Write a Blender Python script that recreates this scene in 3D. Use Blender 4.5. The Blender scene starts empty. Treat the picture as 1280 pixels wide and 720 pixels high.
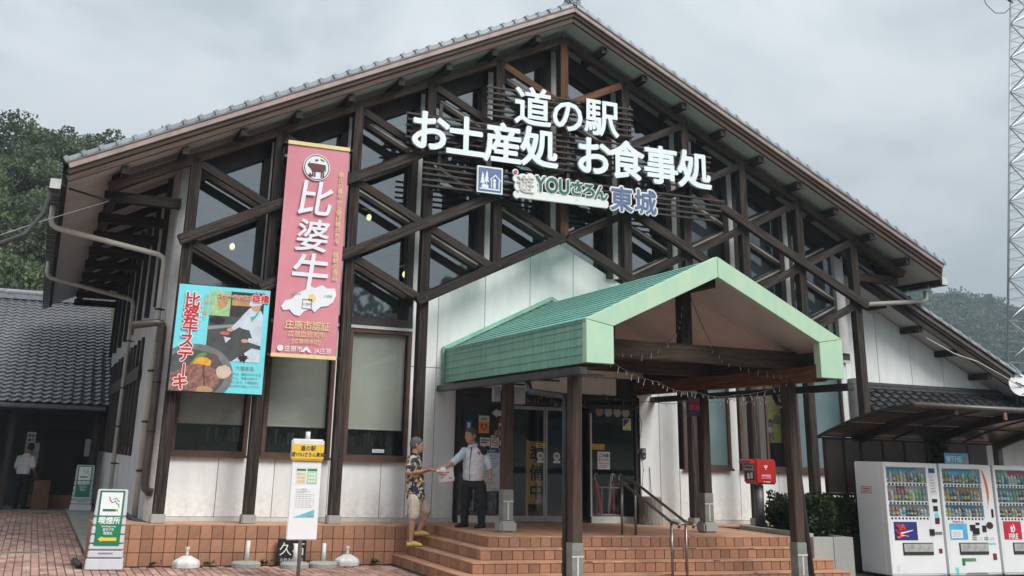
import bpy, bmesh, math, random
from mathutils import Vector, Matrix

rnd = random.Random(7)
S = bpy.context.scene
COL = S.collection
R = math.radians
V = Vector

# ------------------------------------------------------------------ camera
cam_d = bpy.data.cameras.new('camera')
cam = bpy.data.objects.new('camera', cam_d)
COL.objects.link(cam)
S.camera = cam
YAW, PITCH, ROLL, FPX = 0.370684, 0.305883, 0.0296204, 1302.18
PPX, PPY = 585.83, 155.57
fwd = V((math.sin(YAW) * math.cos(PITCH), math.cos(YAW) * math.cos(PITCH), math.sin(PITCH)))
rgt = V((math.cos(YAW), -math.sin(YAW), 0))
upv = rgt.cross(fwd)
r2 = math.cos(ROLL) * rgt + math.sin(ROLL) * upv
u2 = -math.sin(ROLL) * rgt + math.cos(ROLL) * upv
m = Matrix((r2, u2, -fwd)).transposed().to_4x4()
m.translation = V((-8.70868, -17.35485, 1.17188))
cam.matrix_world = m
cam_d.sensor_width = 36
cam_d.lens = FPX * 36 / 1280
cam_d.shift_x = (640 - PPX) / 1280
cam_d.shift_y = (PPY - 360) / 1280
cam_d.clip_start = 0.1
cam_d.clip_end = 5000

# ------------------------------------------------------------------ sky and sun
SUN_EL, SUN_AZ = R(47), R(152)          # azimuth clockwise from +y: front right of the house
w = bpy.data.worlds.new('World')
S.world = w
w.use_nodes = True
nt = w.node_tree
N, L = nt.nodes, nt.links
N.clear()
out = N.new('ShaderNodeOutputWorld')
bg = N.new('ShaderNodeBackground')
bg.inputs['Strength'].default_value = 0.1
sky = N.new('ShaderNodeTexSky')
sky.sky_type = 'NISHITA'
sky.sun_disc = False
sky.sun_elevation = SUN_EL
sky.sun_rotation = SUN_AZ
sky.dust_density = 3
tc = N.new('ShaderNodeTexCoord')
mp = N.new('ShaderNodeMapping')
mp.inputs['Scale'].default_value = (1.0, 1.0, 1.7)
nz = N.new('ShaderNodeTexNoise')
nz.inputs['Scale'].default_value = 3.4
nz.inputs['Detail'].default_value = 7
nz.inputs['Roughness'].default_value = 0.55
nz.inputs['Distortion'].default_value = 0.4
cr = N.new('ShaderNodeValToRGB')
cr.color_ramp.elements[0].position = 0.36
cr.color_ramp.elements[0].color = (1.50, 1.70, 1.78, 1)
cr.color_ramp.elements[1].position = 0.63
cr.color_ramp.elements[1].color = (2.40, 2.52, 2.59, 1)
sx = N.new('ShaderNodeSeparateXYZ')
mr = N.new('ShaderNodeMapRange')         # overcast sky: the zenith is brighter than the horizon
mr.inputs['From Min'].default_value = 0.15
mr.inputs['From Max'].default_value = 1.0
mr.inputs['To Min'].default_value = 0.92
mr.inputs['To Max'].default_value = 2.9
ml = N.new('ShaderNodeVectorMath')
ml.operation = 'SCALE'
mx = N.new('ShaderNodeMix')
mx.data_type = 'RGBA'
mx.inputs['Factor'].default_value = 0.9
L.new(tc.outputs['Generated'], mp.inputs['Vector'])
L.new(mp.outputs['Vector'], nz.inputs['Vector'])
L.new(nz.outputs['Fac'], cr.inputs['Fac'])
L.new(tc.outputs['Generated'], sx.inputs['Vector'])
L.new(sx.outputs['Z'], mr.inputs['Value'])
L.new(cr.outputs['Color'], ml.inputs[0])
L.new(mr.outputs['Result'], ml.inputs['Scale'])
L.new(sky.outputs['Color'], mx.inputs['A'])
L.new(ml.outputs['Vector'], mx.inputs['B'])
L.new(mx.outputs['Result'], bg.inputs['Color'])
L.new(bg.outputs['Background'], out.inputs['Surface'])

sun_d = bpy.data.lights.new('sun', 'SUN')
sun_d.energy = 1.5
sun_d.angle = R(30)
sun_d.color = (1.0, 0.97, 0.92)
sun = bpy.data.objects.new('sun', sun_d)
COL.objects.link(sun)
sd = V((math.sin(SUN_AZ) * math.cos(SUN_EL), math.cos(SUN_AZ) * math.cos(SUN_EL), math.sin(SUN_EL)))
sun.rotation_euler = sd.to_track_quat('Z', 'Y').to_euler()
S.view_settings.view_transform = 'Standard'
S.view_settings.look = 'None'
S.view_settings.exposure = 1.27
S.view_settings.gamma = 1.0
S.view_settings.use_curve_mapping = False

# ------------------------------------------------------------------ materials
MATS = {}


def _nodes(name):
    mt = bpy.data.materials.new(name)
    mt.use_nodes = True
    n = mt.node_tree.nodes
    return mt, n, mt.node_tree.links, n['Principled BSDF']


def mat(name, c, rough=0.7, var=0.12, scale=6.0, metal=0.0, bump=0.0, bscale=None, spec=0.5, c2=None, stretch=(1, 1, 1),
        thr=(0.35, 0.65), rand=0.0, emit=None, coat=0.0):
    """A base colour varied by noise towards a second one, with fine relief."""
    if name in MATS:
        return MATS[name]
    mt, n, l, p = _nodes(name)
    MATS[name] = mt
    tc = n.new('ShaderNodeTexCoord')
    mp = n.new('ShaderNodeMapping')
    mp.inputs['Scale'].default_value = stretch
    l.new(tc.outputs['Object'], mp.inputs['Vector'])
    nz = n.new('ShaderNodeTexNoise')
    nz.inputs['Scale'].default_value = scale
    nz.inputs['Detail'].default_value = 6
    nz.inputs['Roughness'].default_value = 0.65
    l.new(mp.outputs['Vector'], nz.inputs['Vector'])
    cr = n.new('ShaderNodeValToRGB')
    cr.color_ramp.elements[0].position = thr[0]
    cr.color_ramp.elements[1].position = thr[1]
    a = c2 if c2 else tuple(x * (1 - var) for x in c)
    b = c if c2 else tuple(min(1, x * (1 + var)) for x in c)
    cr.color_ramp.elements[0].color = (*a, 1)
    cr.color_ramp.elements[1].color = (*b, 1)
    l.new(nz.outputs['Fac'], cr.inputs['Fac'])
    col = cr.outputs['Color']
    if rand:
        oi = n.new('ShaderNodeObjectInfo')
        mr = n.new('ShaderNodeMapRange')
        mr.inputs['To Min'].default_value = 1 - rand
        mr.inputs['To Max'].default_value = 1 + rand
        l.new(oi.outputs['Random'], mr.inputs['Value'])
        sc = n.new('ShaderNodeVectorMath')
        sc.operation = 'SCALE'
        l.new(col, sc.inputs[0])
        l.new(mr.outputs['Result'], sc.inputs['Scale'])
        col = sc.outputs['Vector']
    l.new(col, p.inputs['Base Color'])
    p.inputs['Roughness'].default_value = rough
    p.inputs['Metallic'].default_value = metal
    p.inputs['Specular IOR Level'].default_value = spec
    p.inputs['Coat Weight'].default_value = coat
    if bump:
        nb = n.new('ShaderNodeTexNoise')
        nb.inputs['Scale'].default_value = bscale or scale * 4
        nb.inputs['Detail'].default_value = 4
        l.new(mp.outputs['Vector'], nb.inputs['Vector'])
        bp = n.new('ShaderNodeBump')
        bp.inputs['Strength'].default_value = bump
        bp.inputs['Distance'].default_value = 0.02
        l.new(nb.outputs['Fac'], bp.inputs['Height'])
        l.new(bp.outputs['Normal'], p.inputs['Normal'])
    if emit:
        p.inputs['Emission Color'].default_value = (*emit[0], 1)
        p.inputs['Emission Strength'].default_value = emit[1]
    return mt


def glass(name, tint, refl, alpha, rough=0.02):
    """Window glass: part of the light passes, part mirrors."""
    mt = bpy.data.materials.new(name)
    mt.use_nodes = True
    n, l = mt.node_tree.nodes, mt.node_tree.links
    n.clear()
    o = n.new('ShaderNodeOutputMaterial')
    tr = n.new('ShaderNodeBsdfTransparent')
    tr.inputs['Color'].default_value = (*tint, 1)
    gl = n.new('ShaderNodeBsdfGlossy')
    gl.inputs['Roughness'].default_value = rough
    gl.inputs['Color'].default_value = (0.92, 0.96, 1, 1)
    df = n.new('ShaderNodeBsdfDiffuse')
    df.inputs['Color'].default_value = (*[t * 0.25 for t in tint], 1)
    m1 = n.new('ShaderNodeMixShader')
    m1.inputs[0].default_value = 1 - alpha
    l.new(tr.outputs[0], m1.inputs[1])
    l.new(df.outputs[0], m1.inputs[2])
    fr = n.new('ShaderNodeFresnel')
    ge = n.new('ShaderNodeNewGeometry')      # the same reflectance from both sides of the thin pane
    io = n.new('ShaderNodeMapRange')
    io.inputs['To Min'].default_value = 1.5
    io.inputs['To Max'].default_value = 1 / 1.5
    l.new(ge.outputs['Backfacing'], io.inputs['Value'])
    l.new(io.outputs['Result'], fr.inputs['IOR'])
    ad = n.new('ShaderNodeMath')
    ad.operation = 'ADD'
    ad.inputs[1].default_value = refl
    ad.use_clamp = True
    l.new(fr.outputs[0], ad.inputs[0])
    m2 = n.new('ShaderNodeMixShader')
    l.new(ad.outputs[0], m2.inputs[0])
    l.new(m1.outputs[0], m2.inputs[1])
    l.new(gl.outputs[0], m2.inputs[2])
    l.new(m2.outputs[0], o.inputs['Surface'])
    return mt


# beams keep their length on local x, so the grain is stretched along x
WOOD = mat('aged_timber', (0.088, 0.067, 0.056), 0.8, c2=(0.009, 0.006, 0.005), scale=5, stretch=(0.3, 8, 8), thr=(0.40, 0.76),
           bump=0.5, bscale=9, rand=0.35, spec=0.3)
WOODR = mat('warm_timber', (0.24, 0.105, 0.05), 0.75, c2=(0.05, 0.022, 0.013), scale=5, stretch=(0.35, 7, 7), thr=(0.33, 0.72),
            bump=0.4, bscale=9, rand=0.3, spec=0.3)
WOODC = mat('canopy_timber', (0.105, 0.072, 0.052), 0.8, c2=(0.038, 0.024, 0.018), scale=5, stretch=(0.35, 7, 7), thr=(0.35, 0.7),
            bump=0.4, bscale=9, rand=0.25, spec=0.3)
FRAME = mat('dark_frame', (0.032, 0.022, 0.018), 0.55, var=0.3, scale=8, rand=0.2)
SILL = mat('brown_frame', (0.085, 0.042, 0.028), 0.55, var=0.25, scale=8)
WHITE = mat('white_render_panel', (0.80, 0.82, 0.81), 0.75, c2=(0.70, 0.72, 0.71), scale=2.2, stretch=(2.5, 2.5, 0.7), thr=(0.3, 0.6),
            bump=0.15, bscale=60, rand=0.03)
WHITED = mat('shaded_render_panel', (0.56, 0.56, 0.55), 0.8, c2=(0.47, 0.47, 0.46), scale=2, bump=0.1, bscale=50)  # the white panel again, with shade put into its base colour
def weather(mt, dirt=(0.40, 0.37, 0.32), streak=0.14):
    """Splash dirt near the foot of a wall and faint rain streaks."""
    n, l = mt.node_tree.nodes, mt.node_tree.links
    p = n['Principled BSDF']
    src = p.inputs['Base Color'].links[0].from_socket
    tc = n.new('ShaderNodeTexCoord')
    sx = n.new('ShaderNodeSeparateXYZ')
    l.new(tc.outputs['Object'], sx.inputs['Vector'])
    mr = n.new('ShaderNodeMapRange')
    mr.inputs['From Min'].default_value = 0.08
    mr.inputs['From Max'].default_value = 0.75
    mr.inputs['To Min'].default_value = 0.38
    mr.inputs['To Max'].default_value = 0.0
    l.new(sx.outputs['Z'], mr.inputs['Value'])
    n1 = n.new('ShaderNodeTexNoise')
    n1.inputs['Scale'].default_value = 15
    n1.inputs['Detail'].default_value = 8
    l.new(tc.outputs['Object'], n1.inputs['Vector'])
    r1 = n.new('ShaderNodeMapRange')
    r1.inputs['From Min'].default_value = 0.42
    r1.inputs['From Max'].default_value = 0.72
    l.new(n1.outputs['Fac'], r1.inputs['Value'])
    m1 = n.new('ShaderNodeMath')
    m1.operation = 'MULTIPLY'
    l.new(mr.outputs['Result'], m1.inputs[0])
    l.new(r1.outputs['Result'], m1.inputs[1])
    mp = n.new('ShaderNodeMapping')
    mp.inputs['Scale'].default_value = (16, 16, 0.6)
    l.new(tc.outputs['Object'], mp.inputs['Vector'])
    n2 = n.new('ShaderNodeTexNoise')
    n2.inputs['Scale'].default_value = 1.0
    n2.inputs['Detail'].default_value = 5
    l.new(mp.outputs['Vector'], n2.inputs['Vector'])
    r2_ = n.new('ShaderNodeMapRange')
    r2_.inputs['From Min'].default_value = 0.55
    r2_.inputs['From Max'].default_value = 0.78
    r2_.inputs['To Max'].default_value = streak
    l.new(n2.outputs['Fac'], r2_.inputs['Value'])
    ad = n.new('ShaderNodeMath')
    ad.operation = 'ADD'
    ad.use_clamp = True
    l.new(m1.outputs[0], ad.inputs[0])
    l.new(r2_.outputs['Result'], ad.inputs[1])
    mx = n.new('ShaderNodeMix')
    mx.data_type = 'RGBA'
    l.new(ad.outputs[0], mx.inputs['Factor'])
    l.new(src, mx.inputs['A'])
    mx.inputs['B'].default_value = (*dirt, 1)
    l.new(mx.outputs['Result'], p.inputs['Base Color'])


weather(WHITE)
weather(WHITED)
STRIP = mat('pale_strip', (0.55, 0.55, 0.53), 0.5, var=0.1)
SOFFIT = mat('soffit_board', (0.60, 0.59, 0.57), 0.8, c2=(0.47, 0.45, 0.42), scale=1.2, stretch=(1, 3, 1), thr=(0.3, 0.7))
COPPERB = mat('verge_copper', (0.38, 0.30, 0.27), 0.5, c2=(0.27, 0.20, 0.18), scale=3, metal=0.15, rand=0.1)
TILE = mat('grey_roof_tile', (0.25, 0.27, 0.29), 0.45, c2=(0.14, 0.15, 0.165), scale=9, bump=0.15, rand=0.2)
TILED = mat('dark_roof_tile', (0.05, 0.05, 0.053), 0.33, c2=(0.025, 0.025, 0.027), scale=12, bump=0.1)
TILEL = mat('silver_roof_tile', (0.165, 0.17, 0.178), 0.30, c2=(0.085, 0.088, 0.093), scale=10, bump=0.1)
PATINA = mat('patina_copper', (0.27, 0.50, 0.385), 0.6, c2=(0.14, 0.34, 0.25), scale=3.0, stretch=(1, 5, 0.7), thr=(0.34, 0.68), rand=0.08, bump=0.08)
PATINAP = mat('pale_patina', (0.50, 0.66, 0.46), 0.6, c2=(0.40, 0.62, 0.46), scale=2.2, stretch=(2.2, 2.2, 0.8), thr=(0.36, 0.66), rand=0.05, bump=0.1)
PATINAT = mat('roof_patina', (0.25, 0.50, 0.43), 0.5, c2=(0.12, 0.32, 0.265), scale=4.0, stretch=(1, 4, 1), thr=(0.3, 0.7), rand=0.14)
CEIL = mat('canopy_ceiling', (0.54, 0.515, 0.50), 0.8, var=0.08, scale=2, rand=0.04)
GUTTER = mat('dark_gutter', (0.05, 0.05, 0.055), 0.45, var=0.2, metal=0.3)
PIPEW = mat('ivory_pipe', (0.56, 0.545, 0.48), 0.5, c2=(0.46, 0.44, 0.38), scale=3)
PIPEB = mat('brown_pipe', (0.13, 0.105, 0.09), 0.4, c2=(0.08, 0.065, 0.055), scale=3, metal=0.3)
METAL = mat('galvanised_steel', (0.35, 0.36, 0.37), 0.4, var=0.15, metal=0.7)
STEELD = mat('handrail_steel', (0.24, 0.22, 0.20), 0.35, var=0.2, metal=0.8)
STONE = mat('pale_granite', (0.42, 0.42, 0.40), 0.85, c2=(0.26, 0.26, 0.25), scale=60, thr=(0.3, 0.7), bump=0.2, rand=0.06)
SLEEVE = mat('post_sleeve', (0.24, 0.25, 0.23), 0.5, var=0.2, metal=0.2)
TERRA = mat('terracotta_tile', (0.40, 0.20, 0.118), 0.75, c2=(0.26, 0.125, 0.075), scale=3.2, thr=(0.3, 0.62), bump=0.25, rand=0.2)
TREAD = mat('terrace_tiles', (0.50, 0.27, 0.165), 0.75, c2=(0.32, 0.175, 0.11), scale=2.2, thr=(0.32, 0.62), bump=0.1)
GROUT = mat('tile_grout', (0.20, 0.13, 0.095), 0.9, var=0.2)
BRICK = mat('paving_brick', (0.50, 0.305, 0.25), 0.85, c2=(0.22, 0.12, 0.10), scale=2.2, thr=(0.3, 0.7), bump=0.2, bscale=40)
JOINT = mat('paving_joint', (0.10, 0.075, 0.065), 0.95, var=0.3, scale=20)
GROUND = mat('ground_asphalt', (0.06, 0.06, 0.058), 0.9, var=0.3, scale=3, bump=0.2)
CONC = mat('concrete', (0.32, 0.31, 0.28), 0.9, c2=(0.22, 0.215, 0.2), scale=4, bump=0.2)
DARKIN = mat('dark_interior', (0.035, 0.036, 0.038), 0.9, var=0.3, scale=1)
INFLOOR = mat('interior_floor', (0.10, 0.09, 0.08), 0.6, var=0.2)
BLIND = mat('roller_blind', (0.62, 0.615, 0.56), 0.8, var=0.05, scale=2, rand=0.05)
FROST = mat('frosted_pane', (0.15, 0.215, 0.225), 0.25, c2=(0.12, 0.175, 0.19), scale=1.2, coat=0.4)
PWHITE = mat('white_enamel', (0.78, 0.79, 0.80), 0.35, var=0.03, scale=2)
PWHITE2 = mat('white_plastic', (0.72, 0.72, 0.70), 0.5, c2=(0.62, 0.62, 0.6), scale=5)
LETTER = mat('letter_white', (0.74, 0.80, 0.82), 0.45, var=0.05, scale=3)
BLACK = mat('black_print', (0.012, 0.012, 0.012), 0.5, var=0.1)
GREYP = mat('grey_print', (0.25, 0.26, 0.27), 0.6, var=0.1)
RED = mat('red_print', (0.55, 0.02, 0.03), 0.5, var=0.1)
REDP = mat('mailbox_red', (0.43, 0.02, 0.015), 0.35, var=0.06, scale=3, coat=0.3)
YELL = mat('yellow_print', (0.75, 0.50, 0.06), 0.5, var=0.06)
YELLO = mat('orange_print', (0.72, 0.33, 0.03), 0.5, var=0.06)
GREEN = mat('green_print', (0.01, 0.19, 0.085), 0.4, var=0.08)
BLUE = mat('blue_print', (0.018, 0.06, 0.20), 0.45, var=0.1)
CYAN = mat('cyan_print', (0.17, 0.66, 0.74), 0.5, var=0.06, scale=2)
CREAM = mat('cream_print', (0.72, 0.60, 0.30), 0.5, var=0.06)
G_UP = glass('upper_glass', (0.66, 0.70, 0.72), 0.17, 0.95)
G_DOOR = glass('door_glass', (0.93, 0.94, 0.94), 0.0, 0.99)
G_LOW = glass('lower_glass', (0.88, 0.90, 0.89), 0.015, 0.985)
G_TEAL = glass('teal_glass', (0.40, 0.54, 0.58), 0.06, 0.70)
G_CASE = glass('display_glass', (0.96, 0.98, 0.98), 0.03, 1.0)


# ------------------------------------------------------------------ mesh helpers
class MB:
    def __init__(s):
        s.v, s.f, s.m = [], [], []
        s.mi = 0

    def add(s, vs, fs):
        o = len(s.v)
        s.v += [tuple(x) for x in vs]
        s.f += [tuple(i + o for i in f) for f in fs]
        s.m += [s.mi] * len(fs)
        return s

    def box(s, a, b, mtx=None):
        x0, y0, z0 = a
        x1, y1, z1 = b
        vs = [(x0, y0, z0), (x1, y0, z0), (x1, y1, z0), (x0, y1, z0), (x0, y0, z1), (x1, y0, z1), (x1, y1, z1), (x0, y1, z1)]
        if mtx is not None:
            vs = [tuple(mtx @ V(q)) for q in vs]
        return s.add(vs, [(0, 3, 2, 1), (4, 5, 6, 7), (0, 1, 5, 4), (1, 2, 6, 5), (2, 3, 7, 6), (3, 0, 4, 7)])

    def prism(s, poly, y0, y1, plane='xz'):
        """Polygon given counter-clockwise in (x, z) as seen from -y, from y0 (front) to y1 (back)."""
        n = len(poly)
        if plane == 'xz':
            f = lambda p, t: (p[0], t, p[1])
        elif plane == 'xy':
            f = lambda p, t: (p[0], p[1], t)
        else:
            f = lambda p, t: (t, p[0], p[1])
        vs = [f(p, y0) for p in poly] + [f(p, y1) for p in poly]
        fs = [tuple(range(n)), tuple(range(2 * n - 1, n - 1, -1))]
        fs += [(i, i + n, (i + 1) % n + n, (i + 1) % n) for i in range(n)]
        return s.add(vs, fs)

    def cyl(s, p0, p1, r0, r1=None, n=10, caps=True):
        p0, p1 = V(p0), V(p1)
        r1 = r0 if r1 is None else r1
        d = (p1 - p0).normalized()
        a = d.orthogonal().normalized()
        b = d.cross(a)
        vs = []
        for p, r in ((p0, r0), (p1, r1)):
            for i in range(n):
                t = 2 * math.pi * i / n
                vs.append(tuple(p + a * r * math.cos(t) + b * r * math.sin(t)))
        fs = [(i, (i + 1) % n, (i + 1) % n + n, i + n) for i in range(n)]
        if caps:
            fs += [tuple(range(n - 1, -1, -1)), tuple(range(n, 2 * n))]
        return s.add(vs, fs)

    def tube(s, pts, r, n=8):
        pts = [V(p) for p in pts]
        vs, fs = [], []
        a = None
        for i, p in enumerate(pts):
            d = (pts[min(i + 1, len(pts) - 1)] - pts[max(i - 1, 0)]).normalized()
            if a is None:
                a = d.orthogonal().normalized()
            else:
                a = (a - d * a.dot(d)).normalized()
            b = d.cross(a)
            for k in range(n):
                t = 2 * math.pi * k / n
                vs.append(tuple(p + a * r * math.cos(t) + b * r * math.sin(t)))
        for i in range(len(pts) - 1):
            for k in range(n):
                fs.append((i * n + k, i * n + (k + 1) % n, (i + 1) * n + (k + 1) % n, (i + 1) * n + k))
        fs += [tuple(range(n - 1, -1, -1)), tuple(range(len(vs) - n, len(vs)))]
        return s.add(vs, fs)

    def loft(s, rings, n=14):
        """rings: (centre, side vector, depth vector); closed at both ends."""
        vs, fs = [], []
        for c, a, b in rings:
            for k in range(n):
                t = 2 * math.pi * k / n
                vs.append(tuple(V(c) + V(a) * math.cos(t) + V(b) * math.sin(t)))
        for i in range(len(rings) - 1):
            for k in range(n):
                fs.append((i * n + k, i * n + (k + 1) % n, (i + 1) * n + (k + 1) % n, (i + 1) * n + k))
        fs += [tuple(range(n - 1, -1, -1)), tuple(range(len(vs) - n, len(vs)))]
        return s.add(vs, fs)

    def ball(s, c, r, n=10, sc=(1, 1, 1)):
        c = V(c)
        rings = []
        k = max(5, n // 2 + 1)
        for i in range(k + 1):
            t = math.pi * (i / k) * 0.96 + 0.02 * math.pi
            rings.append((c + V((0, 0, -r * sc[2] * math.cos(t))), (r * sc[0] * math.sin(t), 0, 0), (0, r * sc[1] * math.sin(t), 0)))
        return s.loft(rings, n)

    def build(s, name, mt, parent=None, smooth=False, bevel=0.0, loc=None, rz=0.0):
        me = bpy.data.meshes.new(name)
        me.from_pydata(s.v, [], s.f)
        mts = mt if isinstance(mt, (list, tuple)) else [mt]
        for q in mts:
            me.materials.append(q)
        if len(mts) > 1:
            me.polygons.foreach_set('material_index', s.m)
        if smooth:
            me.polygons.foreach_set('use_smooth', [True] * len(me.polygons))
        if bevel:
            bm = bmesh.new()
            bm.from_mesh(me)
            bmesh.ops.remove_doubles(bm, verts=bm.verts, dist=1e-5)
            bmesh.ops.bevel(bm, geom=[e for e in bm.edges if len(e.link_faces) == 2 and e.calc_face_angle(0) > 0.6], offset=bevel,
                            segments=2, affect='EDGES', clamp_overlap=True)
            bm.to_mesh(me)
            bm.free()
        me.update()
        return link(name, me, parent, loc, rz)


def link(name, me, parent=None, loc=None, rz=0.0):
    o = bpy.data.objects.new(name, me)
    COL.objects.link(o)
    if parent is not None:
        o.parent = parent
    if loc is not None:
        o.location = loc
    if rz:
        o.rotation_euler = (0, 0, rz)
    return o


def tag(o, label=None, cat=None, group=None, kind=None):
    if label:
        o['label'] = label
    if cat:
        o['category'] = cat
    if group:
        o['group'] = group
    if kind:
        o['kind'] = kind
    return o


def thing(name, label, cat, loc=(0, 0, 0), rz=0.0, group=None):
    o = bpy.data.objects.new(name, None)
    o.empty_display_size = 0.2
    COL.objects.link(o)
    o.location = loc
    o.rotation_euler = (0, 0, rz)
    return tag(o, label, cat, group)


def many(o):
    """Pieces too small to pick apart, kept as one part."""
    o['kind'] = 'stuff'
    return o


def copy_tree(o, parent=None):
    c = o.copy()
    COL.objects.link(c)
    if parent is not None:
        c.parent = parent
    for ch in list(o.children):
        copy_tree(ch, c)
    return c


def box(name, a, b, mt, parent=None, bevel=0.0):
    return MB().box(a, b).build(name, mt, parent, bevel=bevel)


_beam = {}


def beam(name, p0, p1, wd, ht, mt, parent=None, up=(0, 0, 1), bevel=0.008):
    """A squared timber from p0 to p1: width wd, height ht, grain along its local x."""
    p0, p1 = V(p0), V(p1)
    d = p1 - p0
    ln = d.length
    key = (round(ln, 3), wd, ht, mt.name)
    me = _beam.get(key)
    if me is None:
        o = MB().box((0, -wd / 2, -ht / 2), (ln, wd / 2, ht / 2)).build(name, mt, bevel=bevel)
        me = o.data
        bpy.data.objects.remove(o)
        _beam[key] = me
    x = d.normalized()
    y = V(up).cross(x)
    if y.length < 1e-4:
        y = V((0, 1, 0)).cross(x)
    y.normalize()
    z = x.cross(y)
    mm = Matrix((x, y, z)).transposed().to_4x4()
    mm.translation = p0
    o = link(name, me, parent)
    o.matrix_local = mm
    return o


def text(body, ctr, size, mt, parent=None, name='lettering', ext=0.002, bold=0.0, rz=0.0, sx=1.0, rx=90, align='CENTER', bevel=0.0):
    """Lettering facing -y (turned by rz about z), its middle at ctr in the parent's frame."""
    c = bpy.data.curves.new(name, 'FONT')
    c.body = body
    c.size = size
    c.align_x = align
    c.extrude = ext
    c.resolution_u = 3
    if bevel:
        c.bevel_depth = bevel
        c.bevel_resolution = 0
    c.materials.append(mt)
    o = link(name, c, parent)
    o.rotation_euler = (R(rx), 0, rz)
    o.scale = (sx, 1, 1)
    mm = o.rotation_euler.to_matrix()
    o['bold'] = bold * size
    o.location = V(ctr) - mm @ V((0, 0.38 * size, 0))
    return o


def clip_poly(poly, f):
    """Keep the part of a 2-D polygon where f(p) >= 0 (f linear)."""
    o = []
    for i, p in enumerate(poly):
        q = poly[(i + 1) % len(poly)]
        a, b = f(p), f(q)
        if a >= 0:
            o.append(p)
        if (a >= 0) != (b >= 0):
            t = a / (a - b)
            o.append((p[0] + (q[0] - p[0]) * t, p[1] + (q[1] - p[1]) * t))
    return o


ZP, ZG = 0.04, -0.54        # terrace top, ground
B = 1.365                   # bay
SL = 0.4889                 # roof slope
ZT = 9.08                   # height of the top node of the lattice
YG = 0.5                    # glazing plane


# ================================================================== the ground and the terrace
GMB = MB()
GMB.add([(-690, -480, ZG - 0.06), (890, -480, ZG - 0.06), (890, 790, ZG - 0.06), (-690, 790, ZG - 0.06)], [(0, 1, 2, 3)])
tag(GMB.build('ground', GROUND), kind='structure')
tag(box('paving_bed', (-13, -6.5, ZG - 0.05), (7.5, 14.5, ZG - 0.012), JOINT), kind='structure')


def bricks(x0, x1, y0, y1, skip):
    b = MB()
    bw, bl, g = 0.112, 0.228, 0.008
    nx, ny = int((x1 - x0) / bw), int((y1 - y0) / bl)
    for i in range(nx):
        for j in range(ny):
            cx, cy = x0 + i * bw, y0 + j * bl + (bl / 2 if i % 2 else 0)
            if skip(cx, cy):
                continue
            h = ZG + rnd.uniform(-0.004, 0.003)
            t = rnd.uniform(-0.002, 0.002)
            e = 0.004
            xa, xb, ya, yb = cx, cx + bw - g, cy, cy + bl - g
            b.mi = rnd.choice((0, 0, 1, 2))
            b.add([(xa, ya, h - 0.02), (xb, ya, h - 0.02), (xb, yb, h - 0.02), (xa, yb, h - 0.02),
                   (xa + e, ya + e, h + t), (xb - e, ya + e, h - t), (xb - e, yb - e, h - t), (xa + e, yb - e, h + t)],
                  [(4, 5, 6, 7), (0, 1, 5, 4), (1, 2, 6, 5), (2, 3, 7, 6), (3, 0, 4, 7)])
    return b


BR2 = mat('paving_brick_dark', (0.38, 0.21, 0.17), 0.85, c2=(0.18, 0.10, 0.085), scale=2.2, bump=0.2, bscale=40)
BR3 = mat('paving_brick_pale', (0.55, 0.36, 0.30), 0.85, c2=(0.27, 0.16, 0.13), scale=2.2, bump=0.2, bscale=40)
pb = bricks(-11.2, 4.3, -5.5, 12.7, lambda x, y: (y > -0.5 and x > -7.75) or (x > -3.3 and y > -3.6) or (y > 4 and x < -10.4)
            or (-9.1 < x < -8.3 and (1.75 < y < 2.1 or 8.2 < y < 8.55)))
tag(pb.build('paving_bricks', [BRICK, BR2, BR3]), kind='stuff')
for k, (y0) in enumerate((1.78, 8.25)):
    t = thing('drain_grate', ('slotted metal drain grate in the brick path nearest the smoking area sign',
                              'slotted metal drain grate in the brick path close to the dark porch')[k], 'drain', (-8.7, y0 + 0.16, ZG), group='drain grates in the brick path')
    MB().box((-0.4, -0.16, -0.02), (0.4, -0.10, 0.004)).box((-0.4, 0.10, -0.02), (0.4, 0.16, 0.004)).box((-0.4, -0.10, -0.02), (-0.34, 0.10, 0.004)).box((0.34, -0.10, -0.02), (0.4, 0.10, 0.004)).build('frame', CONC, t)
    g = MB()
    for q in range(17):
        g.box((-0.33 + q * 0.04, -0.098, -0.02), (-0.315 + q * 0.04, 0.098, 0.002))
    g.box((-0.335, -0.098, -0.03), (0.335, 0.098, -0.02))
    many(g.build('grating', GUTTER, t))

# terrace body, its tile pieces and the steps
ter = tag(MB().box((-7.72, -0.29, ZG - 0.03), (12, 0.6, ZP - 0.02)).box((-7.72, 0.6, ZG - 0.03), (-6.99, 12.5, -0.47)).box((-2.43, -2.49, ZG - 0.03), (2.95, -0.29, ZP - 0.02)).build('terrace', GROUT), kind='structure')
tb = MB()
tb.box((-7.74, -0.31, ZP - 0.02), (12, 0.62, ZP)).box((-2.45, -2.51, ZP - 0.02), (2.95, -0.31, ZP))
tb.build('terrace_floor', TREAD, ter, bevel=0.004)
box('edge_slab', (-7.74, 0.62, -0.47), (-6.99, 12.5, -0.45), CONC, ter)


def tile_mesh(wd, ht):
    o = MB().box((0, 0, 0), (wd, 0.018, ht)).build('tile', TERRA, bevel=0.004)
    me = o.data
    bpy.data.objects.remove(o)
    return me


def tile_row(x0, x1, y, z, ht, parent, pitch=0.168, rz=0.0):
    """A row of facing tiles along +x (or turned by rz about its start)."""
    n = max(1, round((x1 - x0) / pitch))
    p = (x1 - x0) / n
    me = tile_mesh(p - 0.008, ht)
    for i in range(n):
        d = rnd.uniform(-0.003, 0.002)
        if rz == 0:
            link('tile', me, parent, (x0 + i * p, y - 0.018 + d, z + 0.003))
        else:
            link('tile', me, parent, (y + 0.0 - 0.018 + d, -x0 - i * p, z + 0.003), rz)


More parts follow.
